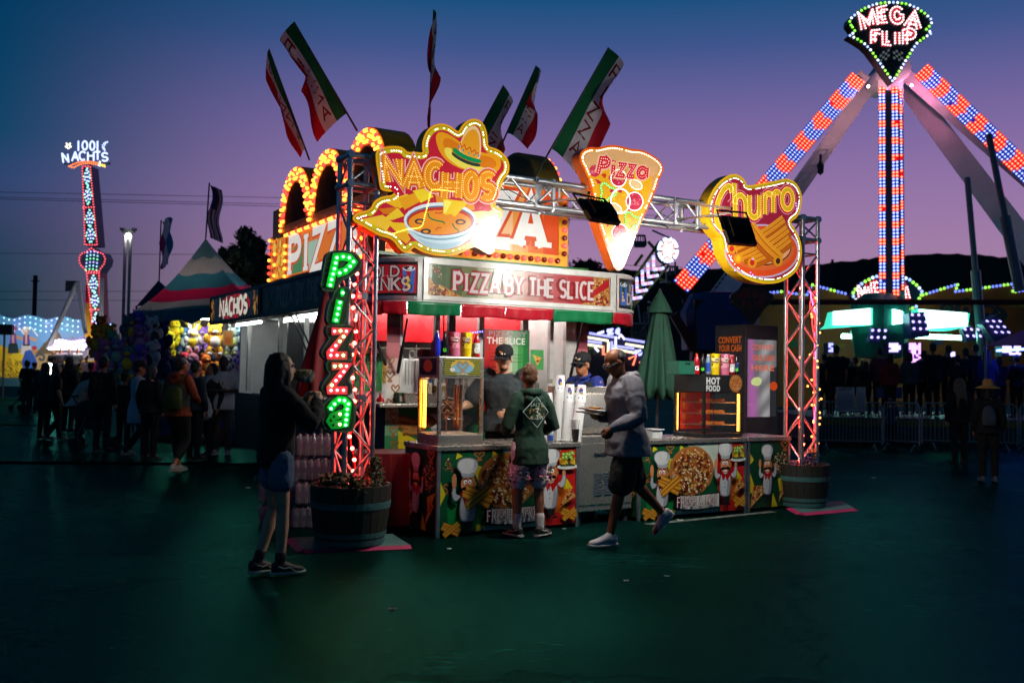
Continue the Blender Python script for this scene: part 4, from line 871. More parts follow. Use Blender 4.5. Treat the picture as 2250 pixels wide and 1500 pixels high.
frame_round(xf0, xf1, ZB0+.02, ZB1-.02,.05, WHITEP, 'panel_frame', .022)
def cup_art(m, x, z, w_, h_):
    m.poly([(x, z+h_*.86),(x+w_*.12, z),(x+w_*.88, z),(x+w_, z+h_*.86)][::1], BD, .003, hx('3a6ac0')); m.poly(disc(x+w_/2, z+h_*.86, w_/2,14, h_*.1), BD, .003, hx('d8e0e8')); m.poly(disc(x+w_/2, z+h_*.88, w_*.42,12, h_*.08,.15), BD, .003, hx('3a2018'))
    for i in range(8): m.poly(disc(x+w_*(.35+.3*random.random()), z+h_*(.2+.4*random.random()), w_*.12,6, jit=.3), BD, .003, hx(random.choice(['d8b820', 'c83040', '2848a0', 'e0c890'])))
def cold_art(m, xa, xb, z0, z1):
    bgstrip(m, xa, xb, z0, z1, hx('101010')); bgstrip(m, xa, xb, z0+.03, z1-.03, hx('b01822')); H = z1-z0
    slab(m, 'COLD', xa+.14, z0+.58*H, .28*H, .42,[(.42, '301010'),(.2, 'c0a8a8')]); slab(m, 'DRINKS', xa+.04, z0+.16*H, .36*H, .64,[(.42, '301010'),(.2, 'c8b0b0')]); cup_art(m, xb-.16, z0+.1*H, .14,.82*H)
def iced_art(m, xa, xb, z0, z1):
    bgstrip(m, xa, xb, z0, z1, hx('101010')); bgstrip(m, xa, xb, z0+.03, z1-.03, hx('184a2c')); H = z1-z0
    slab(m, 'ICED', xa+.24, z0+.58*H, .26*H, .34,[(.42, '301010'),(.2, 'c0b0b0')]); slab(m, 'DRINKS', xa+.19, z0+.16*H, .34*H, .6,[(.42, '301010'),(.2, 'c8b8b8')]); cup_art(m, xa+.03, z0+.1*H, .15,.82*H)
band_art(xf0+.06, xf1-.06, ZB0+.075, ZB1-.075, front_art, LITLO, 'sign_panel')
frame_round(xs0-.08, xs1-.15, ZB0+.02, ZB1-.02,.035, STEEL, 'panel_frame', .022); band_art(xs0-.04, xs1-.19, ZB0+.06, ZB1-.06, cold_art, LITLO, 'sign_panel')
frame_round(xs2+.03, xs3+.1, ZB0+.02, ZB1-.02,.03, WHITEP, 'panel_frame', .022); band_art(xs2+.06, xs3+.06, ZB0+.06, ZB1-.06, iced_art, LITLO, 'sign_panel')
def nach_art(m, xa, xb, z0, z1):
    bgstrip(m, xa, xb, z0, z1, hx('140c0a')); c = ((xa+xb)/2,(z0+z1)/2); m.poly(disc(c[0], c[1],.95,24,.2,.05), BD, .003, hx('a81014'))
    for i in range(20):
        a = i*2*math.pi/20; m.poly([c, (c[0]+.95*math.cos(a), c[1]+.21*math.sin(a)),(c[0]+.95*math.cos(a+.14), c[1]+.21*math.sin(a+.14))], BD, .003, hx('781010'))
    for x in (xa+.14, xb-.14):
        for i in range(12): m.poly(disc(x+random.uniform(-.12,.12), c[1]+random.uniform(-.16,.16),.08,3,.06,.3, random.uniform(0,6)), BD, .003, hx(random.choice(['8a5a14', 'a87820', '6a4410'])))
    slab(m, 'NACHOS', c[0]-.82, c[1]-.13,.26,1.64,[(.5, '180c0a'),(.3, 'e0d8c8')])
def dark_art(m, xa, xb, z0, z1):
    bgstrip(m, xa, xb, z0, z1, hx('1c2420')); slab(m, 'PIZZA BY THE SLICE', xa+.75, z0+.07, z1-z0-.13, xb-xa-.9,[(.5, '3a2420'),(.26, '968078')])
    m.poly([(xa+.3, z1-.04),(xa+.16, z0+.14),(xa+.42, z0+.14)], BD, .003, hx('80502c')); m.poly(disc(xa+.3, z0+.12,.16,14,.1), BD, .003, hx('6a4828'))
xm = 3.05
frame_round(.05, xm-.02, ZB0+.01, ZB1-.01,.04, DARKM, 'panel_frame', .022); band_art(.1, xm-.07, ZB0+.055, ZB1-.055, nach_art, LIT, 'sign_panel')
frame_round(xm+.02, xs0-.45, ZB0+.01, ZB1-.01,.04, DARKM, 'panel_frame', .022); band_art(xm+.07, xs0-.5, ZB0+.055, ZB1-.055, dark_art, PRINT, 'sign_panel')
# valance cloth in red and green
VR = mat('red_vinyl', hx('a81828'),.3,0,.15,9,.25,14); VG = mat('green_vinyl', hx('0c6a40'),.3,0,.15,9,.25,14)
def bx_of(px):    # band x under a photo column
    u = BV(1.3).px(px, 690)[0]; return xs1+(u-.58)
cuts = [xs0-.1, xs0+.32, xs0+.62, bx_of(1012), bx_of(1110), bx_of(1215), xs2-.02, xs3-.1, xs3+.5, xs3+1.2, xs3+2]
for i, (a, b_) in enumerate(zip(cuts, cuts[1:])):
    mt = [VR, VR, VG, VR, VR, VG, VR, VG, VR, VG][i] if i < 10 else VR
    m = MB(); n = max(6, int((b_-a)/.035)); vs = []; rows = 5; rnd = random.Random(i)
    ph = rnd.uniform(0,6)
    for r in range(rows+1):
        for k in range(n+1):
            x = a+.003+(b_-a-.006)*k/n; q = r/rows
            vs.append(BD.p(x, ZB0-.145*q-.008*math.sin(x*9+ph)*q, .012+.012*q*math.sin(x*34+ph)+.006*math.sin(x*90)*q-.02*q))
    fs = [(r*(n+1)+k, r*(n+1)+k+1,(r+1)*(n+1)+k+1,(r+1)*(n+1)+k) for r in range(rows) for k in range(n)]
    m.add(vs, fs); o = m.build('valance', mt, t, True); s_ = o.modifiers.new('thickness', 'SOLIDIFY'); s_.thickness = .004
# tube lamps and gas struts under the left hatch, struts in front
for va, vb in ((3.4,5.0),(6.6,8.0)):
    m = MB(); m.tube([B(.22, va, ZB0-.03), B(.22, vb, ZB0-.03)],.022,8); m.build('tube_lamp', TUBE, t)
    m = MB(); m.bbox(.16,.28, va-.06, vb+.06, ZB0-.008, ZB0+.028); m.build('lamp_tray', WHITEP, t)
STR = mat('gas_strut', (.02,.02,.022),.3,.3)
for pa, pb in (((895,700),(872,818)),((1282,705),(1245,850)),((808,705),(845,800))):
    a = BV(1.42).px(*pa); b_ = BV(1.93).px(*pb); A_ = B(a[0],1.42, a[1]); B_ = B(b_[0],1.9, b_[1])
    m = MB(); m.tube([A_, A_.lerp(B_, .55)],.012,8); m.tube([A_.lerp(B_, .5), B_],.02,8); m.build('gas_strut', STR, t)
for v in (4.7,4.9):
    m = MB(); m.tube([B(.15, v, ZB0), B(.37, v-.5,1.5)],.014,6); m.build('gas_strut', STR, t)
m = MB(); m.bbox(ux(1250,1.5), ux(1290,1.5),1.42,1.5,2.24,2.30); m.build('strut_bracket', WHITEP, t)
# ================= marquees on the roof =================
MY = mat('marquee_yellow', hx('e0980c'),.4,.1,.15,4); MBK = mat('marquee_back', hx('6a5a14'),.5,.1,.2,3); GRN = mat('green_trim', hx('0a5a20'),.4,0,.15,5)
AMB = mat('amber_bulb', (1,.7,.3),.25, em=5.0, emc=(1,.24,.028), var=0); RBU = mat('red_cap_bulb', (.8,.06,.05),.25, em=2.2, emc=(1,.06,.04), var=0); DRB = mat('dark_red_bulb', (.16,.012,.012),.15, coat=.5)
ambm, rbum, drbm = bulbmesh(.026, AMB), bulbmesh(.026, RBU), bulbmesh(.026, DRB); rb2 = bulbmesh(.034, RBU); db2 = bulbmesh(.034, DRB)
def bulbs(parent, fr, pts, d, pat):
    for i, (x, y) in enumerate(pts): inst(pat[i % len(pat)], 'bulb', parent, Matrix.Translation(fr.p(x, y, d)))
FL = BU(.2); ZM = 2.86
t = thing('side_marquee', 'long side marquee with three bulb arches above the word pizza on the trailer roof', 'marquee', B(.3,4.3, ZM))
xr, xl = FL.px(800,560)[0], FL.px(593,560)[0]
m = MB(); m.prism([(xl, ZM),(xr, ZM),(xr, 3.56),(xl, 3.56)], FL, -.4,0); m.build('board', MY, t); m = MB(); m.prism([(xl+.1,3.562),(xr-.1,3.562),(xr-.1,3.95),(xl+.1,3.95)], FL, -.4,-.006); m.build('board', MY, t)
apx = [FL.px(651,374), FL.px(722,328), FL.px(806,284)]; hw = [.66,.66,.66]
DKP = mat('arch_panel_print', (.055,.025,.014),.7,0,.8,4, spec=.1)
for i, (ax, ay) in enumerate(apx):
    d0 = .003*i; out = [(ax-hw[i],3.5)] + [(ax-hw[i]*math.cos(R_(a)),3.72+(4.44-3.72)*math.sin(R_(a))) for a in range(0,181,12)] + [(ax+hw[i],3.5)]
    out = ccw(out); m = MB(); m.prism(out, FL, -.4, d0); ar = m.build('arch', MY, t)
    inn = inset(out, .215); m = MB(); m.prism(inn, FL, d0+.001, d0+.006); m.build('arch_panel', DKP, ar)
    m = MB(); m.ribbon(inset(out, .21),.03, FL, d0+.008, None, closed=True); m.build('arch_trim', MY, ar)
    o1 = [q for q in out if q[1] > 3.56] ; o1.sort(key=lambda q: q[0])
    line = [(ax-hw[i]+.04,3.6)] + [(ax-(hw[i]-.04)*math.cos(R_(a)),3.72+(4.40-3.72)*math.sin(R_(a))) for a in range(0,181,6)] + [(ax+hw[i]-.04,3.6)]
    bulbs(ar, FL, walk(line, .076), d0+.02,[ambm, ambm, rbum])
    line = [(ax-(hw[i]-.105)*math.cos(R_(a)),3.72+(4.335-3.72)*math.sin(R_(a))) for a in range(0,181,6)]
    bulbs(ar, FL, walk(line, .088), d0+.02,[ambm, ambm, ambm, rbum] if i else [ambm, rbum])
    line = [(ax-(hw[i]-.17)*math.cos(R_(a)),3.72+(4.27-3.72)*math.sin(R_(a))) for a in range(0,181,6)]
    bulbs(ar, FL, walk(line, .10), d0+.02,[ambm, rbum, ambm])
m = MB(); m.fr = FL; m.sc = 1; x0, x1 = xl+.86, xr-.05
FLd = .006
def mpoly(q, c): m.poly(ccw(q), FL, FLd, hx(c))
mpoly([(x0, ZM+.04),(x1, ZM+.04),(x1,3.46),(x0,3.46)], 'e87818'); mpoly([(x0+.25, ZM+.06),(x0+.7, ZM+.06),(x0+.7,3.3),(x0+.3,3.3)], '4a8a58'); mpoly([(x0+.8, ZM+.06),(x0+1.3, ZM+.06),(x0+1.3,3.3),(x0+.8,3.3)], 'a8c8b0')
g_ = word('PIZZA', x0+.12, ZM+.06,.5,.2, fit=x1-x0-.2)
for wd, c in ((.40, 'd85010'),(.26, 'f0ece4')): letters(m, g_, FL, FLd, .5*wd, hx(c), serif=.5*(wd*.6+.04), h=.5, y0=ZM+.06)
mpoly([(xl+.1, ZM+.04),(x0-.1, ZM+.04),(x0-.1,3.5),(xl+.1,3.5)], 'e88810')
rnd = random.Random(2)
for i in range(80): mpoly(disc(rnd.uniform(xl+.14, x0-.14), rnd.uniform(ZM+.08,3.45), rnd.uniform(.02,.07),7, jit=.35), rnd.choice(['d84a10', 'f0a820', 'e07010', 'f8c840', 'c03810']))
m.build('lit_letters', LIT, t)
bulbs(t, FL, walk([(x0-.05,3.5),(x1+.05,3.5)],.1),.025,[ambm, ambm, rbum]); bulbs(t, FL, walk([(x0-.05, ZM+.05),(x0-.05,3.45)],.11),.025,[ambm]); bulbs(t, FL, walk([(xl+.05, ZM+.05),(xl+.05,3.6)],.1),.025,[ambm, rbum, rbum]); bulbs(t, FL, walk([(xl+.3, ZM+.1),(xl+.3,3.4)],.16),.02,[ambm]); bulbs(t, FL, walk([(xr-.02, ZM+.05),(xr-.02,3.45)],.11),.025,[ambm, rbum])
# front marquee
FF = BV(1.42); t = thing('front_marquee', 'front marquee board with white pizza letters and a red bulb border behind the truss', 'marquee', B(1.2,1.6, ZM))
u1 = FF.px(1247,560)[0]; u0 = .05
m = MB(); m.prism([(u0, ZM),(u1, ZM),(u1,3.86),(u0,3.86)], FF, -.3,0); m.build('board', MY, t)
m = MB(); m.prism([(u0-.12, ZM-.035),(u1+.3, ZM-.035),(u1+.3, ZM-.001),(u0-.12, ZM-.001)], FF, -.3,.02); m.build('green_trim', GRN, t)
m = MB(); m.fr = FF; m.sc = 1
def fpoly(q, c): m.poly(ccw(q), FF, .004, hx(c))
a0, a1, b0, b1 = u0+.1, u1-.14, ZM+.13,3.78
n = 10
for i in range(n): fpoly([(a0+(a1-a0)*i/n, b0),(a0+(a1-a0)*(i+1)/n, b0),(a0+(a1-a0)*(i+1)/n, b1),(a0+(a1-a0)*i/n, b1)],['d83818', 'e05020', 'e87030', 'f0a060', 'f4c890', 'f4d0a0', 'f4c088', 'f09a48', 'e87020', 'e04c14'][i])
pizza_tri(m, lambda q: q, [(a1-.9, b1),(a0+1.0, b1),(a0+1.3, b0+.5)],31, 'e8a860', 60); pizza_tri(m, lambda q: q, [(a0+.9, b0),(a0+1.5, b0),(a0+1.2, b0+.3)],32, 'e8b060', 40)
lz = b0+.08; lh = .56
g_ = word('PIZZA', a0+.1, lz, lh, .2, fit=a1-a0-.32)
for wd, c in ((.42, 'd84808'),(.27, 'f4f0e8')): letters(m, g_, FF, .004, lh*wd, hx(c), serif=lh*(wd*.6+.05), h=lh, y0=lz)
m.build('lit_letters', LIT, t); m = MB(); m.ribbon([(a0-.02, b0-.02),(a1+.02, b0-.02),(a1+.02, b1+.02),(a0-.02, b1+.02)],.035, FF, .012, None, closed=True); m.build('trim', MY, t)
bulbs(t, FF, walk([(u0+.05, ZM+.06),(u1-.06, ZM+.06)],.095),.02,[rb2, db2]); bulbs(t, FF, walk([(u1-.06, ZM+.155),(u1-.06,3.8)],.095),.02,[db2, rb2])
# right-hand marquee seen from behind
FRt = Fr(B(u1+.12,0), WV, ZZ)
t = thing('far_marquee', 'olive back of an arched marquee showing above the front board', 'marquee', B(u1,3, ZM))
for i in range(3):
    cx = 2.35+i*1.3; out = ccw([(cx-.64, ZM)] + [(cx-.64*math.cos(R_(a)),3.62+.78*math.sin(R_(a))) for a in range(0,181,10)] + [(cx+.64, ZM)])
    m = MB(); m.prism(out, FRt, -.35,-.004*i); ar = m.build('arch', MBK, t); m = MB(); m.prism(inset(out, .05), FRt, -.36-.004*i, -.352-.004*i); m.build('back_panel', mat('olive_back', hx('4a4416'),.6,0,.25,3), ar)
    line = [(cx-.62*math.cos(R_(a)),3.62+.75*math.sin(R_(a))) for a in range(0,181,9)]; bulbs(ar, FRt, walk(line, .1),.02,[ambm, rbum])
# ================= pizza flags =================
FLAGC = mat('flag_cloth', rough=.75, var=.1, scale=8, attr=True, transl=.45); POLE = mat('flag_pole', (.08,.09,.09),.4,.4)
def flag(base, tip, hoist0, dirx, wid, fold, seed, label, amp=.085):
    """pole from base to tip; cloth hangs from the pole between hoist0 (0..1) and the tip"""
    base, tip = VV(base), VV(tip); t = thing('pizza_flag', label, 'flag', base, 'pizza flags on the trailer roof'); m = MB(); m.tube([base, tip],[.014,.009],6); m.build('pole', POLE, t)
    rnd = random.Random(seed); d = (tip-base); a = base+d*hoist0; dx = VV(dirx).normalized(); n_ = d.normalized().cross(dx).normalized()
    nu, nv = 26,18; vs = []; fs = []; cs = []; ph = rnd.uniform(0,6); H = (tip-a).length
    for i in range(nu+1):
        s_ = i/nu
        for j in range(nv+1):
            r = j/nv; w_ = wid*fold(s_)
            off = n_*(amp*r*math.sin(5*s_+3*r+ph)+.03*math.sin(11*s_+7*r+ph)*r)
            fk = min(1, max(0,(s_-.52)/.2)); fk = fk*fk*(3-2*fk); rx = r*(1-fk)+fk*(r if r < .52 else .52-(r-.52)*.75)
            off = off-n_*fk*max(0, r-.5)*.16
            vs.append(a+(tip-a)*s_*(1-.02*r)+dx*w_*rx+off-ZZ*(.10*r*r*(1+s_)+.28*fk*max(0, r-.45)))
    WHT, GRE, RED, DR = hx('d8d4d8'), hx('0a6a3a'), hx('c01028'), hx('7a1c18')
    for i in range(nu):
        for j in range(nv):
            fs.append((i*(nv+1)+j, i*(nv+1)+j+1,(i+1)*(nv+1)+j+1,(i+1)*(nv+1)+j)); cs.append(GRE if j < nv*.33 else (WHT if j < nv*.67 else RED))
    m = MB()
    for f, c in zip(fs, cs): m.f.append(f); m.c.append(c)
    m.v = [tuple(q) for q in vs]; cl = m.build('cloth', FLAGC, t, True)
    # letters down the white stripe, laid on the cloth
    class Cl:
        def __init__(s, sg): s.sg = sg
        def p(s, x, y, dd=0):     # metres across and along the cloth (towards the tip)
            x, y = x/wid, y/H
            i, j = min(nu-1, max(0, int(y*nu))), min(nv-1, max(0, int(x*nv))); f1, f2 = y*nu-i, x*nv-j
            q = lambda I, J: VV(vs[I*(nv+1)+J])
            P_ = q(i, j)*(1-f1)*(1-f2)+q(i+1, j)*f1*(1-f2)+q(i, j+1)*(1-f1)*f2+q(i+1, j+1)*f1*f2
            nn = (q(i+1, j)-q(i, j)).cross(q(i, j+1)-q(i, j)).normalized(); return P_+nn*s.sg*(.004+dd)
    for sg in (-1,1):
        for k, ch in enumerate('PIZZA'):
            wd, st = GL[ch]; y1_ = .93-k*.18; m = MB()
            for p in st: m.ribbon([(wid*(.39+.22*(a_/wd)),(y1_-.12+.12*b2)*H) for a_, b2 in p], wid*.052, Cl(sg),0, hx('8a1c18'))
            m.build('letter', FLAGC, cl)
    return t
def fl(bpx, tpx, v0, v1, h0, dirx, wid, fold, seed, label, **k):
    a = BV(v0).px(*bpx); b_ = BV(v1).px(*tpx); flag(B(a[0], v0, a[1]), B(b_[0], v1, b_[1]), h0, dirx, wid, fold, seed, label, **k)
full = lambda s_: 1.0
fl((680,352),(591,108),4.5,4.3,.13,(-.2,-.35,-.5),.34, lambda s_: .25+.9*max(0, s_-.35) ** 1.1,1, 'leftmost pizza flag, narrow and twisted, on its slanting pole')
fl((785,288),(646,48),2.7,2.5,.17,(-.8,.3,-.45),.44, lambda s_: .85+.15*math.cos(6*s_),2, 'wide pizza flag with folded red edge, second from the left')
fl((942,300),(953,22),2.4,2.4,.06,(.3,-.9,-.2),.34, lambda s_: .3+.45*math.sin(math.pi*min(1, s_*1.1)) ** 2,3, 'tall upright pizza flag furled tight above the sombrero sign', amp=.05)
fl((1030,330),(1106,188),3.4,3.4,-.1,(.75,.25,-.5),.40, full, 4, 'pizza flag half hidden behind the right edge of the sombrero sign')
fl((1095,335),(1178,145),2.8,2.8,.22,(.55,-.35,-.3),.40, lambda s_: .55+.35*(1-s_),5, 'pizza flag with crumpled lettering, just left of the largest flag')
fl((1172,395),(1337,105),1.35,1.2,.23,(.8,.1,-.55),.50, lambda s_: .9+.1*math.cos(5*s_),6, 'largest pizza flag leaning right above the pizza slice sign')
# narrow banner hanging beside the front marquee
FB = BV(1.5); x_, z_ = FB.px(1246,455); x2_, z2_ = FB.px(1253,586)
m = MB()
for i in range(14):
    za, zb_ = z_+(z2_-z_)*i/14, z_+(z2_-z_)*(i+1)/14; w0 = .04+.006*math.sin(i)
    m.add([FB.p(x_, za, .02*math.sin(i*.7)), FB.p(x_+w0, za, .02*math.sin(i*.7+.6)), FB.p(x_+w0, zb_, .02*math.sin(i*.7+1.3)), FB.p(x_, zb_, .02*math.sin(i*.7+.7))],[(0,1,2,3)], hx('b08aa8'))
at_loc(tag(m.build('furled_banner', FLAGC), 'narrow faded pink banner hanging beside the front marquee edge', 'banner'), FB.p(x_, z2_))
# ================= serving counters =================
CTOP = .86
def counter(u0, u1, v0, v1, kind, label, name='serving_counter'):
    t = thing(name, label, 'counter', B((u0+u1)/2, v0,0), 'printed serving counters')
    m = MB(); m.bbox(u0, u1, v0, v1,.03, CTOP-.05); m.build('carcass', SKIRT, t)
    m = MB(); m.bbox(u0-.015, u1+.015, v0-.02, v1+.01, CTOP-.048, CTOP); bevel(m.build('worktop', SSTEEL, t),.006)
    for a, b_ in ((u0-.004, u0+.03),(u1-.03, u1+.004)):
        m = MB(); m.bbox(a, b_, v0-.012, v0+.02,.0, CTOP-.05); m.build('corner_post', STEEL, t)
    fr = BV(v0-.003); panel_print(fr, u0+.032, u1-.032,.035, CTOP-.055, kind, 'printed_front', PRINT, t)
    fr = BU(u0-.003); panel_print(fr, -v1+.01,-v0-.02,.035, CTOP-.055, 'narrow', 'printed_side', PRINT, t)
    return t
uc = lambda px, v=0.0: BV(v).px(px, 1050)[0]
counter(.0, uc(1266),-.03,.7, 'wide', 'left printed counter with chef and pizza artwork, pretzel warmer and cups on it')
counter(uc(1398), uc(1634),-.03,.7, 'wide', 'middle printed counter below the hot food cabinet, chef and pizza artwork')
counter(uc(1642), uc(1734),.0,.62, 'narrow', 'short printed counter at the right end, beside the flower barrel')
# stainless cabinet between the counters
ua, ub = uc(1272), uc(1392)
t = thing('steel_cabinet', 'stainless steel drinks cabinet between the two counters', 'cabinet', B((ua+ub)/2,.0,0))
m = MB(); m.bbox(ua, ub, .02,.72,.13,.92); bevel(m.build('body', SSTEEL, t),.012)
m = MB(); m.bbox(ua+.01, ub-.01,.012,.0195,.2,.84); dr = bevel(m.build('door', SSTEEL, t),.004)
m = MB(); m.bbox(ua+.2, ua+.36,.0,.0115,.72,.74); m.build('handle', DARKM, dr)
for i in range(9):
    for k in range(2):
        m = MB(); m.bbox(ua+.2+k*.13, ua+.31+k*.13,.004,.0115,.3+i*.027,.315+i*.027); m.build('vent_slot', STEEL, dr)
m = MB(); prof = [(.02,.93),(.0,1.0),(.01,1.2),(.06,1.36),(.14,1.42),(.7,1.42),(.7,.93)]
n = len(prof); prof = [(v+.16 if v < .5 else v, z) for v, z in prof]; m.add([B(ua+.06, v, z) for v, z in prof] + [B(ub, v, z) for v, z in prof],[tuple(range(n))[::-1], tuple(range(n, 2*n))] + [(i, n+i, n+(i+1) % n, (i+1) % n) for i in range(n)][::1]); bevel(m.build('lid', SSTEEL, t),.008)
for u in (ua+.05, ub-.05):
    for v in (.08,.65):
        m = MB(); m.tube([B(u, v, 0), B(u, v, .13)],.025,10); m.build('caster', RUBBER, t)
# ================= red-draped table, parcels of water =================
CLOTHR = mat('red_tablecloth', hx('8a1014'),.5,0,.2,3,.25,9)
t = thing('draped_table', 'low table under a red plastic cloth beside the left counter', 'table', gnd(850,1161))
a, b_ = gnd(772,1164), gnd(916,1161); dx = (b_-a).normalized(); dy = VV((-dx.y, dx.x, 0)); Wd = (b_-a).length
m = MB(); N_ = 40
ring = [a+dx*Wd*i/N_ for i in range(N_)] + [b_+dy*.62*i/16 for i in range(16)] + [b_+dy*.62-dx*Wd*i/N_ for i in range(N_)] + [a+dy*.62*(1-i/16) for i in range(16)]
cen = (a+b_)/2+dy*.31; vs = []; rows = [(.745,.985),(.74,1.0),(.72,1.004),(.4,1.015),(.03,1.03)]
for k, (z, s_) in enumerate(rows):
    for i, p in enumerate(ring):
        q = cen+(p-cen)*(s_+(0 if k < 2 else .006*k*math.sin(i*.9)*(k/4)+.004*k*math.sin(i*2.3))); vs.append(q+ZZ*z)
R0 = len(ring); m.add(vs, [tuple(range(R0))] + [(k*R0+i, (k+1)*R0+i, (k+1)*R0+(i+1) % R0, k*R0+(i+1) % R0) for k in range(4) for i in range(R0)]); m.build('tablecloth', CLOTHR, t, 'auto')
for i, (ka, kb) in enumerate(((.08,.08),(.92,.08),(.08,.92),(.92,.92))):
    p = a+dx*Wd*ka+dy*.62*kb; m = MB(); m.tube([p, p+ZZ*.72],.018,8); m.build('leg', STEEL, t)
WAT = mat('water_bottle_plastic', rough=.12, var=.05, attr=True, spec=.8, trans=.25)
m = MB(); m.lathe([(.0,0),(.03,0),(.032,.01),(.031,.05),(.033,.055),(.031,.07),(.033,.08),(.032,.12),(.033,.15),(.026,.175),(.014,.195),(.013,.2)],12, c_=hx('3a4658')); m.lathe([(.0334,.075),(.0336,.08),(.0336,.125),(.0334,.13)],12, c_=hx('1c2850')); m.lathe([(.0145,.198),(.015,.2),(.015,.216),(.0,.216)],10, c_=hx('a88a98'))
_o_ = m.build('bottle', WAT, smooth=True); WBM = _o_.data; bpy.data.objects.remove(_o_)
FILM = mat('shrink_film', (.8,.85,.9),.15,0,0, alpha=.10)
def water_pack(p, rz, lay, label):
    t = thing('water_pack', label, 'water pack', p, 'shrink-wrapped packs of water bottles', rz=rz); M0 = MW[t.name]
    for i in range(6):
        for j in range(3): inst(WBM, 'bottle', t, M0 @ Matrix.Translation(((i-2.5)*.068,(j-1)*.068,0)) @ Matrix.Rotation(random.uniform(0,6),4, 'Z'))
    q = MB(); q.box((0,0,.1),(.42,.215,.196)); 
    q.v = [tuple(M0 @ VV(x)) for x in q.v]; bevel(q.build('shrink_wrap', FILM, t),.02,3)
wb = gnd(690,1158)
names = ['bottom pack', 'second pack up', 'third pack up', 'top pack']
for k in range(4): water_pack(wb+ZZ*(.004+k*.236)+VV((.012*(k % 2),0,0)), BA+.15*(k % 2)-.45, k, f'{names[k]} of water bottles in the tall stack behind the woman')
for k in range(2): water_pack(wb+VV((-.34,.05,.004+k*.236)),-.2+.1*k, k, f'{names[k] if k == 0 else "upper pack"} of water bottles in the short stack left of the tall one')
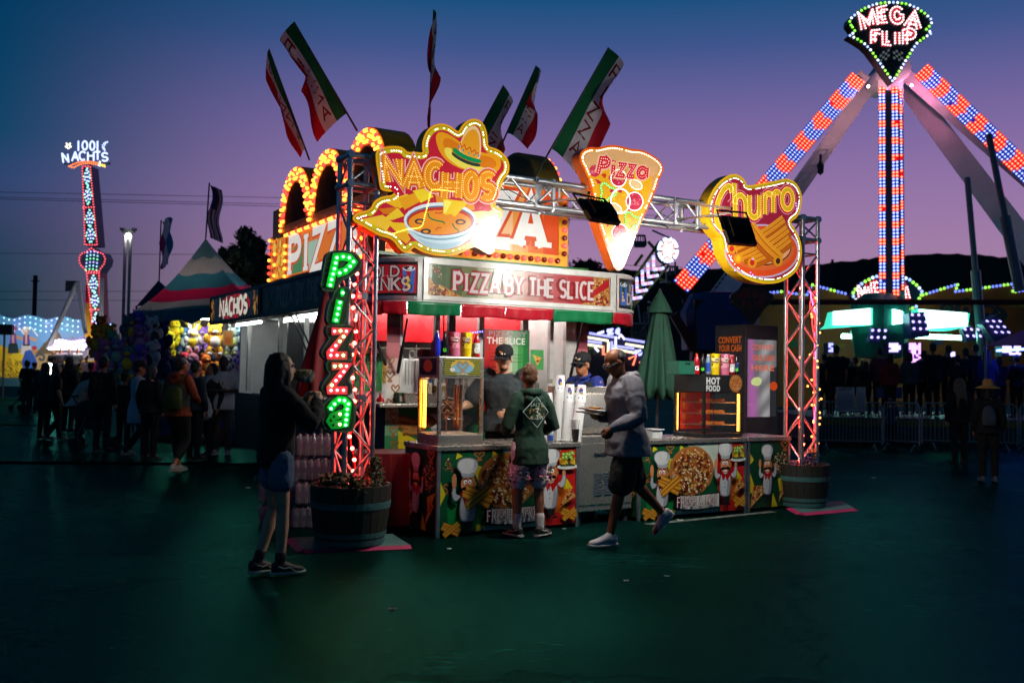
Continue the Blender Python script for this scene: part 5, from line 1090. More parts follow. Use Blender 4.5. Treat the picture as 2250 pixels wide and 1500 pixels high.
# ================= barrel planters on rubber mats =================
OAK = mat('oak_stave', (.016,.013,.009),.6,0,.35,9,.2,40, stretch=(6,6,1)); HOOP = mat('painted_hoop', (.06,.16,.16),.45,.3,.2,10)
PINKE = mat('pink_edge_strip', hx('b0285a'),.5,0,.15,6); TEALR = mat('teal_rubber_tile', (.06,.16,.155),.65,0,.2,6)
SOIL = mat('soil', (.03,.022,.016),.95,0,.4,20,.4,30)
LEAF = mat('planter_leaf', (.05,.10,.035),.55,0,.4,30)
def planter(p, R0, H, label, tall, fl_cols, seed, mat_pts):
    p = VV(p); rnd = random.Random(seed); t = thing('barrel_planter', label, 'planter', p+ZZ*.03, 'half barrel planters at the tower feet'); ns = 26
    rad = lambda z: R0*(.80+.20*math.sin(min(1, z/H*.9+.1)*math.pi/2))
    q = MB(); zs = [.03,.03+H*.25,.03+H*.5,.03+H*.75,.03+H]; a0 = math.pi/ns*.94
    for z in zs:
        r = rad(z-.03)
        for rr in (r, r-.03):
            for a in (-a0, a0): q.v.append((rr*math.cos(a), rr*math.sin(a), z))
    for k in range(len(zs)-1):
        b0 = 4*k
        for x, y in ((0,1),(1,3),(3,2),(2,0)): q.f.append((b0+x, b0+y, b0+4+y, b0+4+x)); q.c.append(None)
    q.f += [(0,2,3,1),(16,17,19,18)]; q.c += [None, None]
    o = q.build('stave', OAK); me = o.data; bpy.data.objects.remove(o)
    for i in range(ns): inst(me, 'stave', t, Matrix.Translation(p+ZZ*rnd.uniform(-.003,.004)) @ Matrix.Rotation(2*math.pi*i/ns, 4, 'Z'))
    for z0, z1_ in ((.03+H*.62,.03+H*.73),(.03+H*.14,.03+H*.22),(.035,.03+H*.10)):
        q = MB(); q.lathe([(rad(z0-.03)-.012, z0),(rad(z0-.03)+.004, z0),(rad(z1_-.03)+.004, z1_),(rad(z1_-.03)-.012, z1_)],40, p); hp = q.build('hoop', HOOP, t, 'auto')
        for i in range(40):
            a = i*2*math.pi/40; zz = (z0+z1_)/2; inst(RIV, 'rivet', hp, Matrix.Translation(p+VV((math.cos(a)*(rad(zz-.03)+.004), math.sin(a)*(rad(zz-.03)+.004), zz))))
    q = MB(); q.lathe([(0,.03+H*.86),(rad(H*.86)-.032,.03+H*.86),(rad(H*.86)-.032,.03+H*.88),(0,.03+H*.9)],24, p); q.build('soil', SOIL, t)
    q = MB(); top = .03+H*.88
    def leaf(c, s_):
        a, b_ = rnd.uniform(0,6.28), rnd.uniform(-.5,1.2); d = VV((math.cos(a)*math.cos(b_), math.sin(a)*math.cos(b_), math.sin(b_))); sd = d.cross(ZZ).normalized()*s_*.35
        q.add([c, c+d*s_*.5+sd, c+d*s_, c+d*s_*.5-sd],[(0,1,2,3)])
    for (cx, cy_, rr, hh, nn, sz) in tall:
        for i in range(nn):
            a, r, z = rnd.uniform(0,6.28), rr*math.sqrt(rnd.random()), hh*rnd.random() ** .8; k = 1-.6*(z/hh) ** 2
            leaf(p+VV((cx+r*k*math.cos(a), cy_+r*k*math.sin(a), top+z)), sz)
        for i in range(8):
            a, r = rnd.uniform(0,6.28), rr*.5*rnd.random(); q.tube([p+VV((cx, cy_, top)), p+VV((cx+r*math.cos(a), cy_+r*math.sin(a), top+hh*.8))],.003,4)
    stuff(q.build('foliage', LEAF, t))
    if fl_cols:
        q = MB()
        for (cx, cy_, z, c, nn, sp) in fl_cols:
            for i in range(nn): q.ball(p+VV((cx+rnd.gauss(0, sp), cy_+rnd.gauss(0, sp), top+z+rnd.gauss(0, sp*.8))), rnd.uniform(.006,.013), hx(c),5,3)
        stuff(q.build('blossom', PAINT, t))
    # interlocking rubber mat
    c4 = [gnd(x, y) for x, y in mat_pts]; mt_ = thing('floor_mat', ('teal' if seed == 1 else 'small teal') + ' rubber mat with pink edge under the ' + ('left' if seed == 1 else 'right') + ' barrel', 'mat', c4[0], 'rubber mats under the barrels')
    nx, ny = (3,2)
    L2 = lambda s_, r: c4[0].lerp(c4[1], s_).lerp(c4[3].lerp(c4[2], s_), r)
    for i in range(nx):
        for j in range(ny):
            e = .006; cs = [L2((i+e)/nx, (j+e)/ny), L2((i+1-e)/nx, (j+e)/ny), L2((i+1-e)/nx, (j+1-e)/ny), L2((i+e)/nx, (j+1-e)/ny)]
            q = MB(); q.add([x+ZZ*.002 for x in cs] + [x+ZZ*.026 for x in cs],[(3,2,1,0),(4,5,6,7),(0,1,5,4),(1,2,6,5),(2,3,7,6),(3,0,4,7)]); q.build('tile', TEALR, mt_)
    for a, b_ in ((0,1),(3,0)):
        n3 = (c4[b_]-c4[a]).normalized().cross(ZZ)*.06; n3 = n3 if (n3.dot((c4[0]+c4[2])/2-c4[a]) < 0) else -n3
        q = MB(); A, Bb = c4[a], c4[b_]; q.add([A+ZZ*.026, Bb+ZZ*.026, Bb+n3+ZZ*.003, A+n3+ZZ*.003, A+ZZ*.001, Bb+ZZ*.001],[(0,3,2,1),(4,5,2,3),(0,4,3),(1,2,5)]); q.build('edge_strip', PINKE, mt_)
q = MB(); q.ball((0,0,0),.006, n=6, m=4); o = q.build('rivet', HOOP); RIV = o.data; bpy.data.objects.remove(o)
pL = B(UL, 0)+VV((.0,-.06,0)); pR = B(UR, 0)+VV((0,-.05,0))
planter(pL, .36,.52, 'large wooden half barrel planter with leafy shrub under the left tower', [(-.05,-.16,.2,.15,420,.045),(.22,-.08,.10,.30,520,.035),(-.2,-.08,.12,.14,220,.045),(.08,-.22,.13,.12,220,.05)],[(-.16,-.1,.08, '8a3040', 16,.05),(.02,-.2,.07, 'a04858', 14,.05)],1,[(668,1213),(902,1203),(862,1178),(640,1186)])
planter(pR, .325,.50, 'round flower barrel planter with orange blossoms under the right tower', [(.05,-.08,.2,.09,200,.04),(.14,-.05,.05,.2,60,.03)],[(.10,-.05,.23, 'e8946a', 46,.022),(.05,-.1,.09, '4a3a90', 40,.06),(.0,-.14,.07, '38307a', 30,.06)],2,[(1762,1131),(1878,1121),(1850,1104),(1725,1112)])
# ================= tall cabinets on the counters =================
AMBL = mat('amber_lamp_strip', (1,.8,.4),.3, em=16, emc=(1,.33,.02), var=0); WARM = mat('warm_lamp_strip', (1,.7,.3),.3, em=14, emc=(1,.33,.02), var=0)
CGL = mat('cabinet_glass', (.05,.06,.06),.05,0,0, alpha=.10)
FOOD = mat('baked_food', rough=.55, var=.25, scale=30, attr=True)
def cabinet(u0, u1, v0, v1, z0, zg0, zg1, z1, body, frame, name, label):
    t = thing(name, label, 'food warmer', B((u0+u1)/2,(v0+v1)/2, z0))
    m = MB(); m.bbox(u0, u1, v0, v1, z0, zg0); bevel(m.build('base', body, t),.006)
    m = MB(); m.bbox(u0, u1, v0, v1, zg1, z1); bevel(m.build('hood', body, t),.006)
    for a in (u0, u1-.03):
        for b_ in (v0, v1-.03): m = MB(); m.bbox(a, a+.03, b_, b_+.03, zg0, zg1); m.build('post', frame, t)
    m = MB(); m.bbox(u0+.03, u1-.03, v0+.012, v0+.016, zg0, zg1); m.build('glass_pane', CGL, t)
    m = MB(); m.bbox(u0+.012, u0+.016, v0+.03, v1-.03, zg0, zg1); m.build('glass_pane', CGL, t)
    return t
up = lambda px, v=.04: BV(v).px(px, 970)[0]
pw0, pw1 = up(962), up(1061)
t = cabinet(pw0, pw1,.04,.5, CTOP+.002, CTOP+.1,1.50,1.71, SSTEEL, SSTEEL, 'pretzel_warmer', 'glass pretzel warmer on the left corner of the counter')
fr = BV(.036); m = MB(); m.fr = fr; m.sc = 1; x0, x1 = pw0+.05, pw1-.04; ident = lambda q: q
m.poly([(x0,1.53),(x1,1.53),(x1,1.69),(x0,1.69)], fr, 0, hx('181810'))
for i in range(8): m.poly([(x0,1.535+i*.02),(x1,1.535+i*.02),(x1,1.543+i*.02),(x0,1.543+i*.02)], fr, 0, hx('b8b84a'))
cx = (x0+x1)/2; m.poly(disc(cx, 1.62,.13,18,.065), fr, 0, hx('d8b048')); m.poly(disc(cx, 1.60,.12,16,.05), fr, 0, hx('7ab0c8')); pretzel(m, ident, cx, 1.605,-.06, 'a8a090'); m.poly(disc(cx-.11,1.585,.03,10,.02), fr, 0, hx('e8dcd8')); text(m, 'SOFT PRETZELS', fr, cx, 1.538,.013, hx('e8e8e0'),.001,.02, 'c')
m.build('printed_plate', LITLO, t)
m = MB(); m.fr = BU(pw0-.003); m.sc = 1; fr = m.fr; m.poly([(-.46,1.53),(-.1,1.53),(-.1,1.69),(-.46,1.69)], fr, 0, hx('182038')); m.poly(disc(-.28,1.62,.1,16,.06), fr, 0, hx('a87830')); pretzel(m, ident, -.28,1.61,-.05, '987868'); m.build('printed_plate', PRINT, t)
uc_ = (pw0+pw1)/2
m = MB(); m.bbox(pw0+.03, pw1-.03,.04,.5, CTOP+.1, CTOP+.105); m.build('crumb_tray', mat('worn_tray', (.45,.34,.22),.5,.3,.3,9), t)
m = MB(); m.tube([B(uc_-.05,.25, CTOP+.1), B(uc_-.05,.25,1.5)],.006,6); [m.tube([B(uc_-.17,.25+.02*k, z), B(uc_+.13,.25-.02*k, z)],.003,5) for k, z in ((0,1.42),(1,1.1))]; m.build('rack', STEEL, t)
m = MB(); m.bbox(pw0+.04, pw0+.055,.42,.46, CTOP+.15,1.48); m.build('lamp', WARM, t)
for i in range(6): m = MB(); a = i*1.05; m.tube([B(uc_+.08+.03*math.cos(a),.27+.03*math.sin(a),1.0+.012*i), B(uc_+.085+.035*math.cos(a),.27+.035*math.sin(a),1.42+.01*(i % 3))],.013,8, hx(['b06018', 'c87820', '98480c'][i % 3])); m.build('churro', FOOD, t)
def pretzel3(c, r, parent):
    pts = [VV((x*r, 0, y*r)) for x, y in curved([(-.55,.9),(.1,.35),(.62,-.1),(.95,-.5),(.6,-.95),(.1,-.55),(0,-.45),(-.1,-.55),(-.6,-.95),(-.95,-.5),(-.62,-.1),(-.1,.35),(.55,.9)],3)]
    M3 = Matrix.Rotation(BA, 3, 'Z'); q = MB(); q.tube([c+M3 @ p for p in pts], r*.15,7, hx('8a4c18')); q.tube([c+M3 @ VV((.62*r*math.cos(R_(40+i*10)),.01,.92*r*math.sin(R_(40+i*10)))) for i in range(11)], r*.15,7, hx('8a4c18')); q.build('pretzel', FOOD, parent, True)
for du, z in ((-.09,1.22),(-.02,1.21),(-.06,1.17)): pretzel3(B(uc_+du, .2+du*.4, z),.065, t)
# hot food cabinet
hf0, hf1 = BV(.04).px(1546,965)[0], BV(.04).px(1631,965)[0]
t = cabinet(hf0, hf1,.04,.56, CTOP+.002, CTOP+.05,1.38,1.58, BLACKP, BLACKP, 'hot_food_cabinet', 'black hot food display cabinet with pizza slices on lit shelves')
fr = BV(.036); m = MB(); m.fr = fr; m.sc = 1
text(m, 'HOT', fr, hf0+.03,1.475,.075, hx('e8e8e4'),.001,.06, fit=.21); text(m, 'FOOD', fr, hf0+.03,1.395,.065, hx('e8e8e4'),.001,.06, fit=.21); pizza_disc(m, ident, hf1-.115,1.485,.1,41,90); m.build('printed_plate', LITLO, t)
for z in (1.0,1.13,1.26):
    m = MB(); 
    for k in range(7): m.tube([B(hf0+.05,.1+k*.065, z), B(hf1-.05,.1+k*.065, z)],.003,5)
    sh_ = m.build('wire_shelf', STEEL, t)
    for k in range(2):
        q = MB(); c = B(hf0+.14+.18*k, .22, z+.008); q.add([c+UU * -.09+WV * -.1, c+UU*.09+WV * -.08, c+UU*.07+WV*.13, c+UU * -.09+WV * -.1+ZZ*.03, c+UU*.09+WV * -.08+ZZ*.034, c+UU*.07+WV*.13+ZZ*.03],[(2,1,0),(3,4,5),(0,1,4,3),(1,2,5,4),(2,0,3,5)], hx('c87a24'))
        for j in range(8): q.ball(c+UU*random.uniform(-.04,.07)+WV*random.uniform(-.08,.06)+ZZ*.033,(.012,.012,.004), hx(random.choice(['9a2c14', 'e0b050', 'b8541c'])),6,3)
        q.build('pizza_slice', FOOD, t)
for a in (.035,.5):
    m = MB(); m.bbox(hf0+.03, hf0+.042, a+.03, a+.05,.93,1.36); m.build('lamp', AMBL, t)
m = MB(); m.bbox(hf1-.05, hf1-.035,.06,.075,.93,1.36); m.build('lamp', AMBL, t)
m = MB(); m.bbox(hf0+.1, hf1-.04,.545,.552,.93,1.37); m.build('back_panel', REDC, t)
# ================= bottles, cups and boxes on the cabinets =================
PLA = mat('bottle_plastic', rough=.18, var=.05, attr=True, spec=.7)
def bottle(p, kind, label, body, cap, lab, h=.24, r=.034, grp='bottles on the counter cabinets'):
    t = thing('drink_bottle', label, 'bottle', p, grp); p = VV(p)
    m = MB(); m.lathe([(0,0),(r*.92,0),(r, .012),(r, h*.35),(r*.94, h*.45),(r, h*.55),(r*.98, h*.66),(r*.62, h*.82),(r*.42, h*.88),(r*.4, h*.92)],16, p, c_=hx(body)); b0 = m.build('body', PLA, t, True)
    m = MB(); m.lathe([(r*.46, h*.905),(r*.48, h*.91),(r*.48, h*.99),(0, h)],12, p, c_=hx(cap)); m.build('cap', PLA, t, 'auto')
    m = MB(); m.lathe([(r*1.01, h*.16),(r*1.015, h*.17),(r*1.015, h*.58),(r*1.01, h*.59)],16, p, c_=hx(lab)); m.build('wrap_label', PLA, t, True)
    if kind == 'G':
        q = MB(); fr = Fr(p+(CO-p).normalized()*VV((1,1,0))*(r*1.03), ZZ.cross((CO-p)*VV((1,1,0))).normalized() , ZZ); text(q, 'G', fr, 0, h*.2, h*.2, hx('f0f0f0'),0,.05, 'c'); q.build('lettering', PLA, t)
    if kind == 'leaf':
        q = MB(); fr = Fr(p+(CO-p).normalized()*VV((1,1,0))*(r*1.03), ZZ.cross((CO-p)*VV((1,1,0))).normalized(), ZZ); q.poly([(-.02, h*.22),(0, h*.16),(.02, h*.22),(.012, h*.36),(0, h*.3),(-.012, h*.36)], fr, 0, hx('48c030')); q.build('lettering', PLA, t)
    return t
def lemo(p, c1, c2, label, h=.245, r=.062):
    p = VV(p); t = thing('lemonade_canister', label, 'canister', p, 'tall lemonade canisters'); m = MB(); m.lathe([(0,0),(r*.84,0),(r*.86,.006),(r, h*.93),(r*1.03, h*.94),(r*1.03, h),(r*.9, h)],20, p, c_=hx(c1)); m.build('tub', PLA, t, 'auto')
    f2 = ((CO-p)*VV((1,1,0))).normalized(); sx_ = ZZ.cross(f2)
    class Cy:
        def p(s, x, y, d=0): a = x/(r*.95); rr = r*(.86+.14*y/h)+.002+d; return p+(f2*math.cos(a)+sx_*math.sin(a))*rr+ZZ*y
    m = MB(); cy_f = Cy()
    for i in range(7): m.add([cy_f.p(-.04+i*.0115, h*.44), cy_f.p(-.04+(i+1)*.0115, h*.44), cy_f.p(-.04+(i+1)*.0115, h*.86), cy_f.p(-.04+i*.0115, h*.86)],[(0,1,2,3)], hx('6a3418'))
    m.k = 12; text(m, 'Country', cy_f, 0, h*.73,.022, hx('f0ece0'),.0005,.03, 'c'); text(m, 'Time', cy_f, 0, h*.62,.024, hx('f0ece0'),.0005,.03, 'c'); text(m, 'LEMONADE', cy_f, 0, h*.52,.013, hx(c2),.0005,.02, 'c')
    for x, y, q in ((-.02,.2,.022),(.018,.24,.025),(.0,.12,.024),(.032,.12,.02),(-.035,.1,.018)): m.poly(disc(x, y*h/.245*.9, q, 10), cy_f, .0005, hx(c2)); m.poly(disc(x, y*h/.245*.9, q*.7,8), cy_f, .0005, hx(c1))
    m.build('print', PLA, t)
def onz(px, py, z): return gnd(px, py, z)
ZT = 1.712
def topw(px, v=.2, z=ZT): return B(BV(v).px(px, 780)[0], v, z)
bottle(topw(960), '', 'blue sports drink bottle at the left on the pretzel warmer', '12209a', 'c8c8d8', '2030b8', .255)
bottle(topw(977), 'leaf', 'dark energy drink bottle with green mark next to the blue bottle', '0a0a0c', '101012', '141418', .25,.028)
lemo(topw(998), 'c86a88', 'f0a8b8', 'pink lemonade canister on the pretzel warmer'); lemo(topw(1024), 'd8b810', 'f4e040', 'yellow lemonade canister on the pretzel warmer')
bottle(topw(1047), 'G', 'red sports drink bottle at the right on the pretzel warmer', 'a80c1c', 'e05818', 'c8c8c8', .24)
for i, (u, v, w_, h_, lab) in enumerate(((pw0+.0,.42,.14,.05, 'flat dark cardboard carton on the back of the pretzel warmer'),(pw0+.07,.40,.1,.1, 'taller dark cardboard carton on the pretzel warmer'))):
    m = MB(); m.bbox(u, u+w_, v, v+.09, ZT+(0 if i == 0 else 0), ZT+h_+.02); m.bbox(u+.01, u+w_-.01, v+.01, v+.08, ZT+h_+.02, ZT+h_+.028)
    if i: m = MB(); m.bbox(u, u+w_, v-.12, v-.03, ZT, ZT+h_+.05); m.bbox(u+.008, u+w_-.008, v-.115, v-.035, ZT+h_+.05, ZT+h_+.06)
    at_loc(bevel(tag(m.build('carton', mat('dark_carton', (.05,.035,.028),.7,0,.2,8)), lab, 'carton', 'cartons on the warmer')), B(u, v, ZT))
ZH = 1.582
def toph(px, v=.2): return B(BV(v).px(px, 815)[0], v, ZH)
bottle(toph(1531), 'G', 'red sports drink bottle at the left on the hot food cabinet', 'a80c1c', 'e05818', '881018', .24); bottle(toph(1544), 'leaf', 'dark energy drink bottle on the hot food cabinet next to the water', '0a0c0a', '101012', '14181a', .24,.027)
bottle(toph(1556), '', 'clear water bottle on the hot food cabinet', '6a8098', 'd8d8e0', '2a4aa0', .235,.032); lemo(toph(1571), 'd8b810', 'f4e040', 'yellow lemonade canister on the hot food cabinet'); lemo(toph(1592), 'c86a88', 'f0a8b8', 'front pink lemonade canister on the hot food cabinet')
lemo(toph(1602,.42), 'c86a88', 'f0a8b8', 'rear pink lemonade canister partly hidden on the hot food cabinet'); bottle(toph(1608), 'G', 'red sports drink bottle right of the pink canister on the cabinet', '8a0c18', 'c83018', 'c8c8c8', .22); bottle(toph(1619), 'leaf', 'blue-labelled dark bottle at the right on the hot food cabinet', '0a0c14', '101418', '1c3a6a', .25,.028)
m = MB(); gp = toph(1498,.3); t = thing('green_basket', 'green plastic basket standing on the back of the hot food cabinet', 'basket', gp); GPL = mat('green_plastic', hx('1a5a48'),.5,0,.1,8)
for k, (a, b_, c, d) in enumerate(((-.13,.13,-.1,-.094),(-.13,.13,.094,.1),(-.13,-.124,-.094,.094),(.124,.13,-.094,.094))):
    m = MB(); u0_, v0_, _ = toB(gp); m.bbox(u0_+a, u0_+b_, v0_+c, v0_+d, ZH, ZH+.15); m.build('side', GPL, t)
m = MB(); m.bbox(u0_-.124, u0_+.124, v0_-.094, v0_+.094, ZH, ZH+.006); m.build('bottom', GPL, t); m = MB(); m.bbox(u0_-.04, u0_+.04, v0_-.102, v0_-.1005, ZH+.11, ZH+.13); m.build('grip_hole', BLACKP, t)
# paper cup stacks with wire holder, straws, sauce bottle, tub, rag
CUPW = mat('paper_cup', rough=.5, var=.04, attr=True)
m = MB(); m.lathe([(.0,0),(.030,0),(.031,.004),(.043,.125),(.045,.13),(.045,.135),(.042,.135),(.040,.125),(.029,.01),(0,.01)],18, c_=(.78,.78,.78)); o = m.build('cup', CUPW, smooth='auto'); CUP = o.data; bpy.data.objects.remove(o)
for i, (px, n, lean, zb) in enumerate(((1206,11,-.01, CTOP),(1228,17,.03, CTOP),(1246,14,.07, CTOP),(1266,14,.13, CTOP))):
    v = (.28,.22,.14,.06)[i]; p = B(BV(v).px(px, 960)[0]-.01, v, zb+.004); up_ = (ZZ+UU*lean).normalized(); t = thing('cup_stack', ['shortest stack of white paper cups, next to the boy in the hoodie', 'tall stack of white paper cups, second from the boy', 'third stack of white paper cups from the boy', 'rightmost leaning stack of white paper cups beside the steel cabinet'][i], 'cup stack', p, 'stacks of paper cups on the left counter')
    Mq = up_.to_track_quat('Z', 'Y').to_matrix().to_4x4()
    for k in range(n):
        # cups stand mouth down, slid over one another
        inst(CUP, 'cup', t, Matrix.Translation(p+up_*(.189+k*.031)) @ Mq @ Matrix.Rotation(math.pi, 4, 'X') @ Matrix.Scale(1.4,4))
    ptop = p+up_*((n-1)*.031); q = MB(); f2 = ((CO-ptop)*VV((1,1,0))).normalized(); s_ = up_.cross(f2).normalized()
    class Cy2:
        def p(s, x, y, d=0): rr = (.045-.013*(y/.135))*1.4+.002+d; a = x/.038; return ptop+(f2*math.cos(a)+s_*math.sin(a))*rr+up_*y*1.4
    c = Cy2(); q.poly(disc(0,.085,.016,9,.022,.25), c, 0, hx('2040a0')); q.poly(disc(.007,.073,.010,8,.015,.3), c, 0, hx('d8b020')); q.poly(disc(-.003,.108,.012,8,.006,.2), c, 0, hx('c83030')); q.poly([(-.016,.033),(.016,.033),(.016,.042),(-.016,.042)], c, 0, hx('2848a0')); q.build('print', CUPW, t)
t = thing('wire_cup_rack', 'thin black wire rack round the feet of the cup stacks', 'rack', B(uc(1250),.2, CTOP))
for px in (1222,1247,1274):
    q = MB(); u = BV(.14).px(px, 960)[0]; q.tube([B(u, .14, CTOP), B(u, .14, CTOP+.2), B(u, .36, CTOP+.2), B(u, .36, CTOP)],.004,5); q.build('wire', CABLE, t)
p = B(BV(-.0).px(1268,968)[0],.03, CTOP); t = thing('straw_cup', 'black cup full of white straws at the counter edge', 'straw cup', p); q = MB(); q.lathe([(0,0),(.033,0),(.042,.135),(.038,.135),(.03,.01),(0,.01)],18, p); q.build('cup', BLACKP, t, 'auto')
for i in range(22): a, r = i*2.4,.006+.0012*i; b0 = p+VV((r*.7*math.cos(a), r*.7*math.sin(a),.012)); q = MB(); q.tube([b0, b0+VV((r*1.1*math.cos(a), r*1.1*math.sin(a),.20+.01*(i % 3)))],.0042,6); q.build('straw', WHITEP, t)
bottle(B(BV(.02).px(1210,965)[0],.03, CTOP), '', 'small clear bottle with blue label on the counter edge behind the boy', '90a0a8', 'd8d8d8', '3050a8', .13,.032)
p = B(BV(.15).px(1438,960)[0],.15, CTOP); t = thing('plastic_tub', 'small white rectangular plastic tub on the middle counter', 'tub', p); q = MB(); q.box(p+ZZ*.05,(.13,.1,.1), None, Matrix.Rotation(BA, 3, 'Z') , 1.18); bevel(q.build('tub', mat('white_plastic', (.75,.75,.73),.4), t),.008); q = MB(); q.box(p+ZZ*.106,(.17,.14,.012), None, Matrix.Rotation(BA, 3, 'Z')); q.build('rim', MC['white_plastic'], t)
p = B(BV(.05).px(1490,965)[0],.07, CTOP); q = MB(); nn = 18; vs = [p+UU*(-.11+.22*i/nn)+WV*(-.05+.1*j/8)+ZZ*(.006+.022*abs(math.sin(i*1.3+j*.9))*math.sin(math.pi*i/nn) ** .5*math.sin(math.pi*(j+.4)/9)) for i in range(nn+1) for j in range(9)]
q.add(vs, [(i*9+j, (i+1)*9+j, (i+1)*9+j+1, i*9+j+1) for i in range(nn) for j in range(8)]); o = tag(q.build('cleaning_rag', mat('grey_rag', (.3,.29,.27),.9,0,.3,20,.3,60), None, True), 'crumpled grey rag lying on the counter by the hot food cabinet', 'rag'); at_loc(o, p); o.modifiers.new('thickness', 'SOLIDIFY').thickness = .004
# ================= menu board, sign light, box fan, pans =================
fr = BV(1.2); a = fr.px(1064,722); b_ = fr.px(1161,905)
t = thing('menu_board', 'pizza by the slice menu board with red to green background on the trailer window', 'menu board', B(a[0],1.2, b_[1])); q = MB(); q.prism([(a[0], b_[1]),(b_[0], b_[1]),(b_[0], a[1]),(a[0], a[1])], fr, -.02,0); q.build('board', DARKM, t); q = MB(); W = b_[0]-a[0]; H = a[1]-b_[1]
for i in range(8):
    for j in range(10):
        c = [hx(x) for x in ('d01c1c', 'd8281c', 'd86038', 'd8b090', 'd0d8c0', '98c090', '48a050', '208038')][i]; k = j/9; k2 = max(0,1-abs(k-.3)*1.6); c = tuple(x*(.35+.65*(k2 if j < 3 else 1)) for x in c) if j < 2 else c
        q.add([fr.p(a[0]+.01+(W-.02)*i/8, a[1]-.01-(H-.02)*j/10,.001), fr.p(a[0]+.01+(W-.02)*(i+1)/8, a[1]-.01-(H-.02)*j/10,.001), fr.p(a[0]+.01+(W-.02)*(i+1)/8, a[1]-.01-(H-.02)*(j+1)/10,.001), fr.p(a[0]+.01+(W-.02)*i/8, a[1]-.01-(H-.02)*(j+1)/10,.001)],[(0,3,2,1)], c)
X0, Z1_ = a[0], a[1]
for s_, x, z, h, c in (('PIZZA BY', .05,.075,.055, '9a8a90'),('THE SLICE', .03,.16,.07, 'f0ece4'),('PIZZA', .02,.235,.022, '803820'),('CHEESE', .07,.275,.022, '181010'),('PEPPERONI', .07,.315,.022, '181010'),('SUPREME', .07,.355,.022, '181010'),('NACHOS', .02,.43,.022, '181010'),('EXTRA CHEESE', .07,.47,.022, '181010'),('PRETZEL', .02,.545,.022, '181010'),('ADD CHEESE', .07,.585,.022, '181010'),('KIDS MEAL', .02,.66,.022, '181010'),('CHURRO', .02,.76,.022, '181010'),('PIZZA', .02,.83,.022, '181010')):
    text(q, s_, fr, X0+x*W/.5, Z1_-z*H/.92, h*1.05, hx(c),.001,.03, fit=(W*.84 if h > .05 else None))
for i, z in enumerate((.28,.32,.36,.475,.59)): q.poly([(X0+W*.5, Z1_-z*H/.92),(X0+W*.85, Z1_-z*H/.92),(X0+W*.85, Z1_-(z-.004)*H/.92),(X0+W*.5, Z1_-(z-.004)*H/.92)], fr, .001, hx('302018'))
q.build('print', LITLO, t)
q = MB(); leds(q, walk([BV(1.3).px(993,735), BV(1.3).px(1063,728), BV(1.3).px(1063,790)],.03), BV(1.3),0,.009,(.25,.2,1),0,6); p = fr.p(*fr.px(1030,735)); t = thing('led_frame', 'blue and violet led frame glowing behind the drinks on the pretzel warmer', 'led frame', p); stuff(q.build('led_dots', LED, t)); q = MB(); q.tube([BV(1.31).p(*BV(1.31).px(*k)) for k in ((993,735),(1063,728),(1063,790))],.012,6); q.build('frame', DARKM, t)
p = B(ux(905,2.5),2.5,1.12); t = thing('box_fan', 'white box fan standing in the trailer window', 'fan', p); WPL = mat('white_plastic', (.75,.75,.73),.4)
q = MB(); q.bbox(toB(p)[0]-.2, toB(p)[0]+.2,2.5,2.62,1.12,1.72); bevel(q.build('housing', WPL, t),.03,3)
for k in range(9): q = MB(); q.bbox(toB(p)[0]-.17+k*.042, toB(p)[0]-.164+k*.042,2.488,2.498,1.4,1.7); q.build('grille_bar', WPL, t)
q = MB(); q.tube([p+ZZ*.6+VV((math.cos(i*.52)*.035,0,.05+math.sin(i*.52)*.045)) for i in range(12)],.01,6, closed=True); q.build('carry_ring', WPL, t)
for i, (px, w_) in enumerate(((905,.26),(930,.16))):
    p = B(ux(px, 1.9),1.85-.12*i, 1.202); q = MB(); q.box(p+ZZ*.055,(w_, .16,.11), None, Matrix.Rotation(BA, 3, 'Z'),1.1); q.box(p+ZZ*.113,(w_+.05,.2,.008), None, Matrix.Rotation(BA, 3, 'Z')); at_loc(tag(q.build('food_pan', SSTEEL),['large steel food pan on the trailer ledge left of the pretzel warmer', 'smaller steel food pan beside the larger one on the trailer ledge'][i], 'pan', 'steel pans on the ledge'), p)
# things standing on the trailer's window ledge
def ledge(px, v=1.82): return B(BV(v).px(px, 880)[0], v, 1.202)
for i, (px, w_, h_, col, lab) in enumerate(((1172,.16,.24, '5a4030', 'brown cardboard carton on the window ledge right of the menu board'),(1196,.1,.14, '2a2c30', 'small black box on the window ledge behind the boy'),(1222,.12,.3, 'b8b4a8', 'tall cream box on the window ledge near the cups'),(1240,.09,.18, '8a1c1c', 'red snack box at the right end of the window ledge'),(885,.1,.12, '28583a', 'green box on the ledge at the foot of the pretzel column'),(968,.12,.2, '8a6a3a', 'tan carton on the ledge behind the pretzel warmer'))):
    p = ledge(px); u_, v_, _ = toB(p); t = thing('ledge_box', lab, 'box', p, 'boxes on the window ledge'); q = MB(); q.bbox(u_-w_/2, u_+w_/2, v_, v_+.12,1.202,1.202+h_); bevel(q.build('carton', mat('box_' + col, hx(col),.7,0,.15,8), t)); q = MB(); q.bbox(u_-w_/2+.012, u_+w_/2-.012, v_-.002, v_-.0005,1.202+h_*.2,1.202+h_*.7); q.build('label_patch', mat('box_label', (.5,.45,.35),.6,0,.5,30), t)
